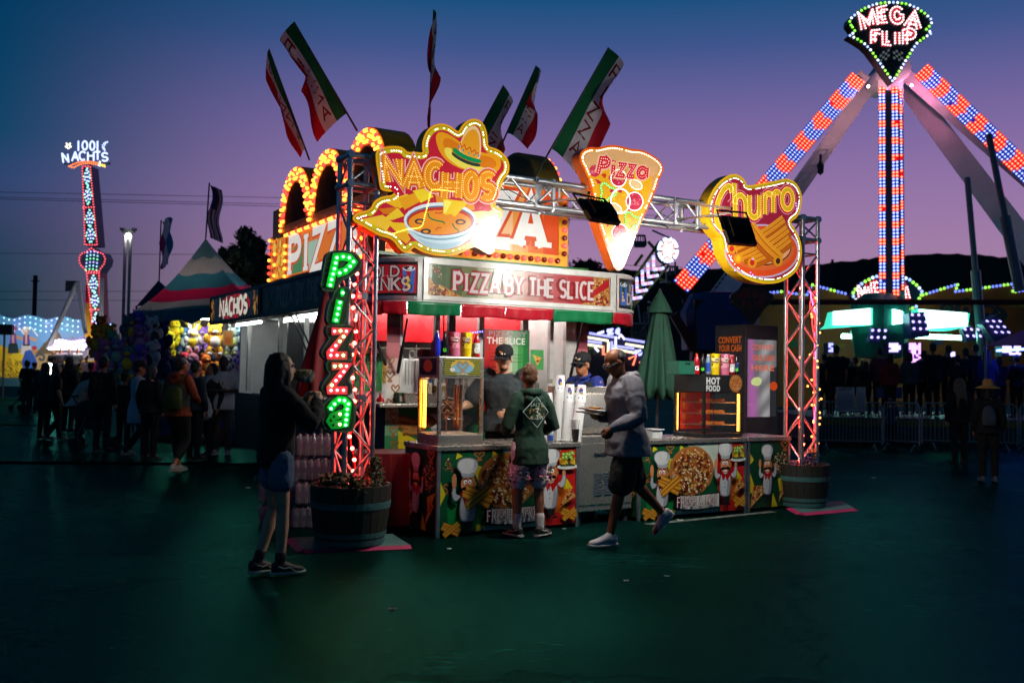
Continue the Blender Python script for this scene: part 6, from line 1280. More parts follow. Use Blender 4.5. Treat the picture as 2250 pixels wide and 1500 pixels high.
fr = BV(1.9); A, Bq = fr.px(1166,768), fr.px(1194,812); t = thing('slice_poster', 'green poster with a pizza slice stuck on the serving window', 'poster', fr.p(A[0], Bq[1])); q = MB(); q.prism(ccw([A, (Bq[0], A[1]), Bq, (A[0], Bq[1])]), fr, -.004,0); q.build('sheet', mat('green_sheet', hx('3a9a50'),.5), t); q = ClipMB(); q.fr = fr; q.sc = 1; q.rect = (A[0], Bq[0], Bq[1], A[1]); pizza_tri(q, lambda z: z, [(A[0]+.03, A[1]-.06),(Bq[0]-.02, A[1]-.1),(A[0]+.1, Bq[1]+.05)],51, 'e0b060', 40); q.build('print', PRINT, t)
p = ledge(1208,1.88); q = MB(); q.lathe([(.018,0),(.055,0),(.056,.01),(.056,.23),(.055,.24),(.018,.24),(.018,0)],18, p); at_loc(tag(q.build('paper_towel_roll', mat('paper_towel', (.6,.6,.58),.9,0,.05,12)), 'white paper towel roll standing on the window ledge', 'paper towel'), p)
# ================= closed umbrellas =================
def umbrella(apex, hem, rad, base, mt, label, pleats=9, lean=(0,0,0)):
    apex, hem, base = VV(apex), VV(hem), VV(base); t = thing('closed_umbrella', label, 'umbrella', base); ax = hem-apex; q = MB(); n = pleats*6; rows = 14; vs = []
    for r in range(rows+1):
        s_ = r/rows; c = apex.lerp(hem, s_); R0 = rad*(.08+.92*s_ ** .75)*(1 if s_ < .9 else 1-(s_-.9)*1.6); 
        for i in range(n):
            a = 2*math.pi*i/n; k = 1+.30*s_*math.cos(pleats*a)+.08*math.sin(3*a+4*s_); vs.append(c+VV((math.cos(a), math.sin(a),0))*R0*k+ZZ*(-.06*math.cos(pleats*a)*s_ ** 4))
    q.add(vs, [(r*n+i, r*n+(i+1) % n, (r+1)*n+(i+1) % n, (r+1)*n+i)[::-1] for r in range(rows) for i in range(n)] + [tuple(range(n))]); o = q.build('canopy', mt, t, True); o.modifiers.new('thickness', 'SOLIDIFY').thickness = .004
    q = MB(); q.tube([base, apex+ZZ*.03],.02,8); q.build('pole', DARKM, t)
    q = MB(); q.lathe([(0, apex.z),(.03, apex.z),(.02, apex.z+.04),(0, apex.z+.06)],10,(apex.x, apex.y, 0)); q.build('finial', DARKM, t)
    q = MB(); q.lathe([(0,0),(.2,0),(.2,.04),(.05,.08),(.04,.16),(0,.16)],20, base); q.build('foot', DARKM, t)
    return t
GU = mat('green_canvas', (.008,.062,.036),.8,0,.2,6,.2,30); RU = mat('red_canvas', hx('701014'),.7,0,.2,6,.2,30)
ga, gh = atd(1450,642,12.4), atd(1442,872,12.4); t = umbrella(ga, gh, .27,(gh.x, gh.y, 0), GU, 'closed dark green umbrella standing behind the man with pizza')
q = MB(); q.lathe([(.02, ga.z+.02),(.1, ga.z-.12),(.17, ga.z-.27),(.13, ga.z-.25),(.03, ga.z-.05)],16,(ga.x, ga.y, 0)); q.build('vent_cap', GU, t)
ra, rh = atd(716,640,10.6), atd(706,868,10.6); umbrella(ra, rh, .23,(rh.x, rh.y, 0), RU, 'closed dark red umbrella hanging behind the green letter sign', 7)
# ================= cash machine kiosk =================
fr = BV(1.25); k0, k1 = fr.px(1637,950)[0], fr.px(1709,950)[0]; t = thing('cash_kiosk', 'black cash machine kiosk with glowing poster behind the right counter', 'kiosk', B((k0+k1)/2,1.4,0))
KZ = fr.px(1640,712)[1]; KD = BU(k0).px(1571,800); kv1 = -KD[0]
q = MB(); q.bbox(k0, k1,1.25, kv1,0, KZ); bevel(q.build('body', DARKM, t),.01)
p0, p1 = BV(1.245).px(1643,745), BV(1.245).px(1705,915); f2 = BV(1.245); q = MB(); q.fr = f2
rnd = random.Random(6); nx, ny = 18,48; W = p1[0]-p0[0]; H = p0[1]-p1[1]
for i in range(nx):
    for j in range(ny):
        x, y = i/nx, j/ny; g = .25+.55*math.exp(-((x-.6) ** 2)/.06)*(.6+.4*math.sin(j*.45+i*.5)); pk = max(0,1-abs(x-.08)*5)+max(0,.7-abs(x-.25)*4)*(y > .6)
        c = (g*.9+.5*pk, g*.9, g*.92+.45*pk) if x < .75 or y < .35 else (.05,.05,.06)
        q.add([f2.p(p0[0]+W*(i+a)/nx, p0[1]-H*(j+b)/ny, .002) for a, b in ((0,0),(0,1),(1,1),(1,0))],[(0,1,2,3)], tuple(.55*v for v in c))
for s_, y, c in (('CONVERT', .13, 'd06a58'),('YOUR CASH', .27, 'd85a3a'),('HERE', .40, 'd87050')): text(q, s_, f2, p0[0]+W*.12, p0[1]-H*y, H*.07, hx(c),.004,.04, fit=W*.8)
q.poly(disc(p0[0]+W*.3, p0[1]-H*.55, W*.22,10, H*.06,.2), f2,.004, hx('c8d890')); q.poly(disc(p0[0]+W*.9, p0[1]-H*.6, W*.14,10, H*.06), f2,.004, hx('c84818')); q.build('poster', LIT, t)
f3 = BU(k0-.003); q = MB(); xa = f3.px(1578,800)[0]
for s_, y in (('CONVERT', 746),('YOUR CASH', 764)): x_, z_ = f3.px(1579, y+5); x2, _ = f3.px(1629, y+5); text(q, s_, f3, x_, z_-.02,.09, hx('e0691c'),.001,.03, fit=x2-x_)
q.build('lettering', LITLO, t)
# ================= bundle of rope lights at the right tower =================
t = thing('rope_light_bundle', 'hanging bundle of red and amber rope light beside the right tower', 'rope light', B(UR+.27,-.1,.95)); f4 = BV(-.1); RLT = mat('rope_light_tube', (1,.1,.06),.3, em=1.6, emc=(1,.05,.08), var=0); ORL = mat('rope_amber', (1,.5,.1),.3, em=7, emc=(1,.30,.05), var=0); VIO = mat('rope_violet', (.8,.3,1),.3, em=1.8, emc=(.85,.25,.9), var=0)
for k in range(5):
    q = MB(); pts = []
    for i in range(26):
        X, Y = 1792+4*math.sin(i*.7+k*1.9)+(k-2)*1.6-(6 if i < 4 else 0),640+i*13.4; a, z = f4.px(X, Y, .0); pts.append(f4.p(a, z, .03*math.cos(i*.8+k*2)))
    q.tube(pts, .007,6); q.build('strand', VIO if k == 2 else RLT, t)
obm2 = bulbmesh(.013, ORL)
rnd = random.Random(9)
for i in range(46): a, z = f4.px(1792+rnd.gauss(0,5.5),655+i*6.9 if rnd.random() < .8 else rnd.uniform(860,975)); inst(obm2, 'bulb', t, Matrix.Translation(f4.p(a, z, rnd.uniform(-.03,.05))))

# ================= litter on the asphalt =================
SCR = mat('paper_scrap', (.62,.62,.58),.8,0,.15,20)
for i, (px, py, s_, lab) in enumerate(((1494,1143,.03, 'white crumpled napkin scrap on the painted line'),(1240,1162,.022, 'small white scrap at the right foot of the left counter'),(1376,1276,.02, 'tiny white scrap in front of the walking man'),(1465,1266,.018, 'tiny white scrap right of the walking man'),(863,1338,.026, 'pale paper scrap in the left foreground'),(987,1206,.02, 'small grey scrap before the counter corner'),(545,1072,.03, 'white scrap left of the woman with food'),(1920,1050,.03, 'pale scrap on the ground before the barricades'))):
    p = gnd(px, py); q = MB(); n = 5; rnd = random.Random(i); q.add([p+VV((s_*(a/n*2-1)+rnd.uniform(-.2,.2)*s_, s_*(b2/n*2-1)*.7+rnd.uniform(-.2,.2)*s_, .003+s_*.35*rnd.random())) for a in range(n+1) for b2 in range(n+1)],[(a*(n+1)+b2,(a+1)*(n+1)+b2,(a+1)*(n+1)+b2+1, a*(n+1)+b2+1) for a in range(n) for b2 in range(n)]); at_loc(tag(q.build('paper_scrap', SCR), lab, 'litter', 'paper scraps on the ground'), p)
# ================= people =================
SKIN = {'light': hx('c89878'), 'tan': hx('a86a48'), 'brown': hx('824420'), 'dark': hx('3a2418')}
def skin(k): return mat('skin_' + k, SKIN[k],.5,0,.12,14,.08,120)
def cloth(c, r=.85, bump=.25): return mat('cloth_' + c, hx(c), r, 0,.16,7, bump, 26)
def hairm(c): return mat('hair_' + c, hx(c),.45,0,.35,40,.5,70, stretch=(6,6,1))
class Blob(MB):
    def chain(s, pts, n=10):
        """tapered limb through (point, radius) with round ends; radius may be (across, along)"""
        P = [VV(p) for p, r in pts]; Rr = [r for p, r in pts]
        a = (P[0]-P[1]).normalized()*Rr[0]; b = (P[-1]-P[-2]).normalized()*Rr[-1]
        pp = [P[0]+a*.98, P[0]+a*.8, P[0]+a*.45]+P + [P[-1]+b*.45, P[-1]+b*.8, P[-1]+b*.98]
        rr = [Rr[0]*.12, Rr[0]*.6, Rr[0]*.89]+Rr + [Rr[-1]*.89, Rr[-1]*.6, Rr[-1]*.12]
        return s.tube(pp, rr, n)
    def loft(s, secs, n=16):
        """sections (centre, right vec, fwd vec, rx, ry)"""
        vs = []
        for c, rt, fw, rx, ry in secs:
            for j in range(n):
                a = 2*math.pi*j/n; ca, sa = math.cos(a), math.sin(a); e = .85
                vs.append(VV(c)+VV(rt)*rx*math.copysign(abs(ca) ** e, ca)+VV(fw)*ry*math.copysign(abs(sa) ** e, sa))
        m = len(secs); fs = [(i*n+j, i*n+(j+1) % n, (i+1)*n+(j+1) % n, (i+1)*n+j) for i in range(m-1) for j in range(n)]
        fs += [tuple(range(n))[::-1], tuple((m-1)*n+j for j in range(n))]; return s.add(vs, fs)
def finish(o, vox, it=4, wr=0.0, wsz=.12):
    r = o.modifiers.new('skin', 'REMESH'); r.mode = 'VOXEL'; r.voxel_size = vox; r.use_smooth_shade = True
    if it: q = o.modifiers.new('soften', 'SMOOTH'); q.iterations = it; q.factor = .5
    if wr:
        key = f'folds{wsz}'; tx = bpy.data.textures.get(key) or bpy.data.textures.new(key, 'CLOUDS'); tx.noise_scale = wsz; tx.noise_depth = 2
        d = o.modifiers.new('folds', 'DISPLACE'); d.texture = tx; d.strength = wr; d.mid_level = .5; d.texture_coords = 'GLOBAL'
    return o
def person(loc, rz, label, h=1.74, sk='light', top='303840', bottom='20242c', shoes='181818', hair='20140c', hairstyle='short', sleeve=1.0, leg=1.0, J=None, vox=.022, hood=False, topname='shirt', bottomname='trousers', build=1.0, near=False, group=None, face=None, neckfwd=0.0, headtilt=(0,0,0), hem=.86, loose=.018, sole=None, headyaw=0.0):
    k = h/1.74; loc = VV(loc); T = Matrix.Translation(loc) @ Matrix.Rotation(rz, 4, 'Z') @ Matrix.Scale(k, 4)
    t = thing('person', label, 'person', loc, group, rz)
    D = {'pel': (0,0,.95), 'wst': (0,.005,1.10), 'chs': (0,.01,1.30), 'nck': (0,.0,1.46), 'hed': (0,.025+neckfwd, 1.62)}
    for s_, n_ in ((-1, 'L'),(1, 'R')):
        D.update({'hip' + n_: (s_*.09,0,.92), 'kne' + n_: (s_*.10,.015,.50), 'ank' + n_: (s_*.10,-.02,.085), 'toe' + n_: (s_*.12,.15,.035), 'sho' + n_: (s_*.178*build, -.005,1.41), 'elb' + n_: (s_*.235*build, -.02,1.13), 'wri' + n_: (s_*.235*build, .06,.89), 'fin' + n_: (s_*.22,.11,.74)})
    if J: D.update(J)
    g = lambda n_: VV(D[n_]); W = lambda p: T @ VV(p)
    def put(mb, name, mt, parent, v=None, it=4, wr=0.0, wsz=.12):
        mb.v = [tuple(T @ VV(q)) for q in mb.v]; o = mb.build(name, mt, parent)
        return finish(o, (v or vox)*k, it, wr, wsz) if v != 0 else o
    rt = (g('shoR')-g('shoL')).normalized(); sp = (g('nck')-g('pel')).normalized(); fw = rt.cross(sp).normalized() * -1 if rt.cross(sp).y < 0 and False else sp.cross(rt).normalized()
    rtp = (g('hipR')-g('hipL')).normalized(); fwp = VV((0,0,1)).cross(rtp).normalized(); bq = build
    def torso(mb, e, lo=.0, pelvis=True):
        secs = []
        if pelvis: secs += [(g('pel')-sp*.11, rtp, fwp, .11+e, .095+e),(g('pel')-sp*.04, rtp, fwp, .155*bq+e, .112*bq+e),(g('pel')+sp*.05, rtp, fwp, .155*bq+e, .112*bq+e)]
        secs += [(g('wst'), rt, fw, .132*bq+e, .102*bq+e),(g('wst').lerp(g('chs'),.5), rt, fw, .145*bq+e, .11*bq+e),(g('chs'), rt, fw, .162*bq+e, .118*bq+e),(g('chs').lerp(g('nck'),.55), rt, fw, .155*bq+e, .10*bq+e*.8),(g('nck')-sp*.02, rt, fw, .085+e*.6,.075+e*.6),(g('nck')+sp*.012, rt, fw, .055+e*.4,.055+e*.4)]
        mb.loft(secs)
    hd = g('hed'); HM = Euler((R_(headtilt[0]), R_(headtilt[1]), R_(headtilt[2]+headyaw))).to_matrix(); hp = lambda x, y, z: hd+HM @ VV((x, y, z))
    # --- one continuous body ---
    b = Blob(); torso(b, -.004); b.chain([(g('nck')-sp*.03,.058),(g('nck').lerp(hd, .5),.053),(hp(0,-.015,-.04),.055)])
    b.ball(hp(0,-.012,.035),(.077,.098,.088), n=14, m=9, M=HM); b.ball(hp(0,.02,-.03),(.062,.072,.075), n=12, m=8, M=HM); b.ball(hp(0,.045,-.075),(.042,.042,.036), n=10, m=6, M=HM)
    b.chain([(hp(0,.085,.015),.009),(hp(0,.105,-.02),.014),(hp(0,.098,-.028),.015)],8); b.chain([(hp(-.025,.083,-.058),.009),(hp(.025,.083,-.058),.009)],6)
    for s_ in (-1,1): b.ball(hp(s_*.078,-.008,-.005),(.012,.024,.034), n=8, m=6, M=HM); b.chain([(hp(s_*.045,.082,.028),.012),(hp(s_*.012,.09,.026),.012)],6)
    for n_ in 'LR':
        b.chain([(g('sho' + n_),.058*bq),(g('sho' + n_).lerp(g('elb' + n_),.4),.05*bq),(g('elb' + n_),.041*bq),(g('elb' + n_).lerp(g('wri' + n_),.35),.041*bq),(g('wri' + n_),.029)])
        wri, fin = g('wri' + n_), g('fin' + n_); d = (fin-wri).normalized(); pn = VV(D.get('palm' + n_, (1 if n_ == 'L' else -1,0,0))); sd = d.cross(pn).normalized(); pn = sd.cross(d).normalized()
        b.chain([(wri, .028),(wri+d*.045-sd*.012,.026),(wri+d*.075-sd*.014,.021)],8); b.chain([(wri+d*.01,.022),(wri+d*.045+sd*.016,.024),(wri+d*.075+sd*.02,.019)],8)
        curl = D.get('curl' + n_, .35)
        for f, (o, ln) in enumerate(((-.028,.066),(-.009,.076),(.010,.072),(.028,.056))):
            r = .0092; p0 = wri+d*.078+sd*o; a1 = curl; p1 = p0+(d*math.cos(a1)+pn*math.sin(a1))*ln*.45; p2 = p1+(d*math.cos(a1*2.1)+pn*math.sin(a1*2.1))*ln*.32; p3 = p2+(d*math.cos(a1*2.8)+pn*math.sin(a1*2.8))*ln*.25
            b.chain([(p0-d*.02, r*1.1),(p1, r),(p2, r*.92),(p3, r*.8)],6)
        tb = wri+d*.025-sd*.025+pn*.006; b.chain([(tb, .013),(tb+d*.03-sd*.022+pn*.012,.011),(tb+d*.055-sd*.022+pn*(.02+.02*curl),.0095)],6)
        b.chain([(g('hip' + n_),.085*bq),(g('hip' + n_).lerp(g('kne' + n_),.45),.074*bq),(g('kne' + n_),.052),(g('kne' + n_).lerp(g('ank' + n_),.3),.054),(g('kne' + n_).lerp(g('ank' + n_),.65),.042),(g('ank' + n_),.034)])
        a, to = g('ank' + n_), g('toe' + n_); b.chain([(a-ZZ*.02,.035),(a.lerp(to, .6)-ZZ*.01,.032),(to, .024)],8)
    put(b, 'body', skin(sk), t, .0085 if near else vox, 3 if near else 3)
    # --- clothes ---
    c = Blob(); e = loose
    torso(c, e, pelvis=True)
    hz = hem-.95
    if hz < -.08: c.loft([(g('pel')+sp*(hz), rtp, fwp, .175*bq+e+.022,.13*bq+e+.028),(g('pel')-sp*.04, rtp, fwp, .172*bq+e+.012,.126*bq+e+.018),(g('pel')+sp*.06, rtp, fwp, .157*bq+e, .114*bq+e)])
    for n_ in 'LR':
        S, E, Wr = g('sho' + n_), g('elb' + n_), g('wri' + n_); q = [(S-(S-g('nck'))*.12,.066*bq+e*.6),(S.lerp(E, .4),.054*bq+e)]
        if sleeve > .6: q += [(E, .046*bq+e),(E.lerp(Wr, .45),.044+e*.9),(E.lerp(Wr, .93),.034+e*.5)]
        else: q += [(S.lerp(E, max(.45, sleeve*1.6)),.056*bq+e*1.2)]
        c.chain(q)
    if hood:
        hc = g('nck')-fw*.075+sp*.02
        for i in range(9):
            a = R_(-120+i*30); 
        c.chain([(g('nck')+rt*.085+fw*.05+sp*.0,.026),(g('nck')+rt*.105-fw*.03+sp*.02,.034),(g('nck')+rt*.05-fw*.095+sp*.015,.046),(g('nck')-rt*.05-fw*.095+sp*.015,.046),(g('nck')-rt*.105-fw*.03+sp*.02,.034),(g('nck')-rt*.085+fw*.05,.026)],8)
        c.chain([(g('nck')+rt*.07-fw*.10-sp*.05,.04),(g('nck')-fw*.115-sp*.10,.045),(g('nck')-rt*.07-fw*.10-sp*.05,.04)],8)
    put(c, topname, cloth(top), t, .011 if near else vox, 5,.022 if near else .012,.11)
    c = Blob(); e2 = .014 if leg > .7 and bottomname != 'shorts' else .022
    c.loft([(g('pel')-sp*.10, rtp, fwp, .14*bq+e2,.11*bq+e2),(g('pel'), rtp, fwp, .16*bq+e2*.6,.118*bq+e2*.6),(g('pel')+sp*.08, rtp, fwp, .145*bq+e2*.3,.108*bq+e2*.3)])
    for n_ in 'LR':
        Hh, K, A = g('hip' + n_), g('kne' + n_), g('ank' + n_)
        if leg > .6: c.chain([(Hh, .088*bq+e2),(Hh.lerp(K, .5),.078*bq+e2),(K, .058+e2),(K.lerp(A, .4),.056+e2),(K.lerp(A, leg*.97),.046+e2)])
        else: c.chain([(Hh, .09*bq+e2),(Hh.lerp(K, leg*.8),.084*bq+e2*1.2),(Hh.lerp(K, leg*1.6),.083*bq+e2*1.3)])
    put(c, bottomname, cloth(bottom), t, .011 if near else vox, 4,.016 if near else .008,.1)
    for n_ in 'LR':
        a, to = g('ank' + n_), g('toe' + n_); d = (to-a)*VV((1,1,0)); d = d.normalized() if d.length > .02 else VV((0,1,0)); fl_ = (to-a); up = VV(D.get('up' + n_, (0,0,1))); sd = d.cross(up).normalized(); dd = up.cross(sd).normalized() if 'up' + n_ in D else d
        heel = a-up*.045-dd*.03; s2 = Blob()
        s2.loft([(heel-dd*.04+up*.03, sd, up, .02,.03),(heel-dd*.025+up*.03, sd, up, .036,.045),(heel+dd*.03+up*.038, sd, up, .04,.055),(heel+dd*.09+up*.025, sd, up, .043,.042),(heel+dd*.15+up*.012, sd, up, .047,.028),(heel+dd*.20+up*.006, sd, up, .04,.022),(heel+dd*.225+up*.004, sd, up, .018,.012)],12)
        s2.chain([(a+up*.015,.042),(a-up*.01,.046),(heel+up*.03,.042)],10)
        so = put(s2, 'shoe', cloth(shoes, .6,.1), t, .009 if near else vox*.8,3)
        s3 = Blob(); s3.loft([(heel-dd*.045-up*.012, sd, up, .03,.013),(heel+dd*.03-up*.012, sd, up, .042,.013),(heel+dd*.12-up*.013, sd, up, .05,.013),(heel+dd*.2-up*.012, sd, up, .044,.013),(heel+dd*.235-up*.01, sd, up, .02,.011)],12)
        put(s3, 'sole', cloth(sole or shoes, .7,.1), so, 0)
    # --- hair ---
    hr = Blob()
    if hairstyle in ('short', 'bun', 'bob', 'long'):
        hr.ball(hp(0,-.028,.048),(.085,.10,.088), n=14, m=9, M=HM); hr.ball(hp(0,-.055,-.005),(.076,.072,.075), n=12, m=8, M=HM)
        if hairstyle == 'short':
            rnd = random.Random(hash(label) % 1000)
            for i in range(26 if near else 8): a, b2 = rnd.uniform(0,6.28), rnd.uniform(.2,1.5); q = VV((.08*math.cos(a)*math.cos(b2),-.028+.095*math.sin(a)*math.cos(b2),.05+.088*math.sin(b2))); hr.chain([(hp(*q),.014),(hp(*(q*1.12+VV((rnd.uniform(-.012,.012),.012,.004)))),.005)],5)
    if hairstyle == 'buzz': hr.ball(hp(0,-.028,.03),(.0795,.096,.082), n=14, m=9, M=HM)
    if hairstyle == 'bob': hr.chain([(hp(-.06,-.03,.02),.04),(hp(-.075,-.02,-.11),.035)]); hr.chain([(hp(.06,-.03,.02),.04),(hp(.075,-.02,-.11),.035)]); hr.chain([(hp(0,-.07,.02),.06),(hp(0,-.075,-.12),.05)])
    if hairstyle == 'bun': hr.ball(hp(0,-.09,.11),.045, n=10, m=7)
    if hairstyle == 'long':
        L_ = D.get('hairlen', .42)
        for x in (-.062,-.032,0,.032,.062): hr.chain([(hp(x, -.06+abs(x)*.5,.03),.05),(hp(x*1.1,-.085+abs(x)*.4,-.10),.046),(hp(x*1.35,-.10,-.10-L_*.5),.045),(hp(x*1.25,-.105,-.10-L_),.02)])
        for s_ in (-1,1): hr.chain([(hp(s_*.062,.005,.055),.03),(hp(s_*.083,.01,-.04),.026),(hp(s_*.095,-.01,-.2),.024),(hp(s_*.09,-.02,-.1-L_*.6),.012)])
    if near and hairstyle == 'long':
        hs_ = Blob(); rnd = random.Random(4)
        for i in range(150):
            a = rnd.uniform(-2.5,-.64) if rnd.random() < .75 else rnd.choice((-2.8,-.34))+rnd.uniform(-.2,.2); x, y = math.cos(a), math.sin(a); L2 = D.get('hairlen', .42)*rnd.uniform(.75,1.05); j = rnd.uniform(-.012,.012)
            hs_.tube([hp(x*.07,-.03+y*.06,.12), hp(x*.092,-.035+y*.098,.04), hp(x*.1+j, -.04+y*.105,-.10), hp(x*.112+j, -.05+y*.1,-.1-L2*.5), hp(x*.10+j*2,-.06+y*.085,-.12-L2)],[.003,.0045,.0045,.004,.001],4)
        put(hs_, 'hair_strands', hairm(hair), t, 0)
    if hairstyle != 'none': put(hr, 'hair', hairm(hair), t, .009 if near else vox*.8,3,.012 if near else 0,.03)
    def dress(name, fn, mt, v=0, smooth=True):
        q = Blob(); fn(q, hp, HM, g); q.v = [tuple(T @ VV(x)) for x in q.v]; o = q.build(name, mt, t, smooth)
        if v: finish(o, v*k, 2)
        return o
    if near:
        for s_ in (-1,1): dress('eye', lambda q, hp, HM, g: q.ball(hp(s_*.031,.076,.012),(.014,.010,.009), n=8, m=6, M=HM), mat('eye_white', (.7,.68,.66),.2))
        for s_ in (-1,1): dress('iris', lambda q, hp, HM, g: q.ball(hp(s_*.031,.0845,.012),(.006,.003,.006), n=8, m=6, M=HM), mat('eye_iris', (.04,.025,.015),.15))
        dress('lips', lambda q, hp, HM, g: q.chain([(hp(-.02,.091,-.06),.005),(hp(0,.096,-.06),.0065),(hp(.02,.091,-.06),.005)],6), mat('lips_' + sk, tuple(v*f for v, f in zip(SKIN[sk],(.75,.5,.5))),.4))
        for s_ in (-1,1): dress('eyebrow', lambda q, hp, HM, g: q.chain([(hp(s_*.046,.086,.034),.004),(hp(s_*.016,.097,.034),.0048)],5), hairm(hair if hairstyle != 'none' else '140c08'))
    t['rig'] = 1; del t['rig']
    return t, T, g, hp, HM, dress
def cap_on(dress, col, peak=1):
    dress('cap', lambda q, hp, HM, g: (q.lathe([(.094,.0),(.096,.02),(.09,.06),(.07,.09),(.035,.105),(0,.108)],18, hp(0,-.02,.048), HM, sy=1.12), q.ball(hp(0,-.02,.158),.008)), cloth(col))
    dress('cap_peak', lambda q, hp, HM, g: q.add([hp(.088*math.sin(R_(a)),.03+.06*math.cos(R_(a)),.055-.006*abs(math.sin(R_(a)))) for a in range(-75,76,15)] + [hp(.092*math.sin(R_(a)),.055+.125*math.cos(R_(a)),.048-.03*abs(math.sin(R_(a))) ** 2) for a in range(-75,76,15)] + [hp(.092*math.sin(R_(a)),.055+.125*math.cos(R_(a)),.043-.03*abs(math.sin(R_(a))) ** 2) for a in range(-75,76,15)],[(i, i+1,12+i, 11+i)[::-1] for i in range(10)] + [(11+i, 12+i, 23+i, 22+i)[::-1] for i in range(10)] + [(22+i, 23+i, i+1, i)[::-1] for i in range(10)]), cloth(col))
def emblem(dress, cols, seed=1):
    def f(q, hp, HM, g):
        rnd = random.Random(seed)
        for c in cols:
            x, z = rnd.uniform(-.025,.025), rnd.uniform(-.012,.014); q.ball(hp(x, .089-abs(x)*.4,.085+z),(.013,.004,.009), hx(c),7,4, HM)
    dress('cap_emblem', f, PAINT)
face_cam = lambda p, extra=0.0: math.atan2(-p[0],-p[1]) if False else 0
GRP = None
def yaw_to(dx, dy): return math.atan2(-dx, dy)   # local +y turned to (dx,dy)
UA = math.atan2(UU.y, UU.x)
# --- boy in the green hoodie, seen from behind at the counter ---
p = gnd(1160,1180); r = yaw_to(WV.x+.1, WV.y)
t, T, g, hp, HM, dress = person(p, r, 'boy in dark green hoodie and pink floral shorts at the counter, seen from behind', 1.63, 'tan', '04301f', 'f0dce6', '141414', '5a3818', 'short', 1.0,.50, J={'elbL': (-.27,-.03,1.12), 'elbR': (.27,-.03,1.12), 'wriL': (-.17,.2,1.06), 'wriR': (.17,.2,1.06), 'finL': (-.08,.3,1.07), 'finR': (.08,.3,1.07), 'hipL': (-.095,0,.92), 'hipR': (.095,0,.92), 'ankL': (-.115,.02,.085), 'kneL': (-.115,.03,.5), 'ankR': (.11,-.05,.085), 'kneR': (.115,0,.5), 'toeL': (-.16,.18,.035), 'toeR': (.27,.05,.035)}, near=True, hood=True, topname='hoodie', bottomname='shorts', hem=.74, loose=.024, headtilt=(-6,0,-18), sole='b8b4a8', build=.93)
def back_print(q, hp, HM, g):
    c = g('chs')+VV((0,-.168,-.02)); fr = Fr(c, (1,0,0),(0,.06,1)); s_ = .155
    class F2:
        def p(self, x, y, d=0): return fr.p(x, y, 0)-fr.n*0+VV((0,-1,0))*(d+.004)+VV((0,.9,0))*x*x*1.6
    f = F2(); q.ribbon([(0, s_),(s_*.92,0),(0,-s_),(-s_*.92,0)][::-1],.006, f, 0, hx('b8c4bc'), closed=True)
    text(q, 'SALTY', f, 0,.055,.034, hx('8aa098'),0,.03, 'c'); text(q, 'CREW', f, 0,-.075,.036, hx('b8c4bc'),0,.03, 'c')
    rnd = random.Random(3)
    for i in range(26): x, y = rnd.uniform(-.08,.08), rnd.uniform(-.06,.06); q.poly(disc(x, y, rnd.uniform(.006,.013),6, jit=.4), f, 0, hx(rnd.choice(['a87838', '6a7030', 'c09058', '28503a'])))
    q.ribbon(curved([(-.02,.03),(.02,.035),(.0,.0),(.03,-.02),(-.01,-.035)]),.01, f, 0, hx('b8c4bc'))
dress('back_print', back_print, PRINT, smooth=False)
def floral(q, hp, HM, g):
    rnd = random.Random(5)
    for i in range(150):
        s_ = rnd.choice((-1,1)); z = rnd.uniform(.58,.725); a = rnd.uniform(-.2,3.34); e = .128-.02*(z-.6)
        c = VV((s_*.105+.125*math.cos(a),-.02-.128*math.sin(a), z)); q.ball(c, (rnd.uniform(.008,.02),.006, rnd.uniform(.008,.02)), hx(rnd.choice(['b04868', 'c86a84', '1c3a28', '28503a', 'd088a0', '803048'])),6,4)
stuff(dress('floral_print', floral, PAINT))
for s_, n_ in ((-1, 'L'),(1, 'R')): dress('sock', lambda q, hp, HM, g: q.chain([(g('ank' + n_)+ZZ*.02,.045),(g('ank' + n_).lerp(g('kne' + n_),.32),.053)],12), cloth('c8c0bc'),.012)
for n_ in 'LR': dress('shoe_stripe', lambda q, hp, HM, g: [q.chain([(g('ank' + n_)+s_*((g('toe' + n_)-g('ank' + n_))*VV((1,1,0))).normalized().cross(ZZ)*.045+((g('toe' + n_)-g('ank' + n_))*VV((1,1,0))).normalized()*a-ZZ*b2,.006) for a, b2 in ((-.03,.0),(.02,.02),(.06,.012),(.12,.055))],5) for s_ in (-1,1)], cloth('b8b4ac'))
# --- man in the light grey hoodie walking with two slices ---
p = gnd(1375,1196); p = p+VV((0,0,0)); r = yaw_to(-.93,-.30)
t, T, g, hp, HM, dress = person(p, r, 'man in light grey hoodie and black shorts walking past with pizza slices', 1.83, 'brown', '807c84', '0a0c0c', 'b4aeb2', '1c120c', 'buzz', 1.0,.58, J={'pel': (0,0,.95), 'wst': (0,.02,1.11), 'chs': (0,.03,1.30), 'nck': (0,.045,1.45), 'hed': (0,.12,1.585), 'shoL': (-.19,.03,1.40), 'shoR': (.19,.03,1.40),
    'elbR': (.27,-.06,1.14), 'wriR': (.14,.20,1.10), 'finR': (.06,.31,1.11), 'palmR': (0,0,1), 'curlR': .25, 'elbL': (-.28,.02,1.12), 'wriL': (-.22,.24,1.03), 'finL': (-.20,.32,.90), 'curlL': .7,
    'hipL': (-.09,.02,.93), 'kneL': (-.10,.10,.52), 'ankL': (-.10,.20,.085), 'toeL': (-.11,.38,.035), 'hipR': (.09,-.01,.93), 'kneR': (.10,-.12,.54), 'ankR': (.10,-.42,.235), 'toeR': (.11,-.34,.08), 'upR': (0,.75,.66)}, near=True, hood=True, topname='hoodie', bottomname='shorts', hem=.78, loose=.03, headtilt=(-30,0,0), build=1.12, sole='b8b4b4')
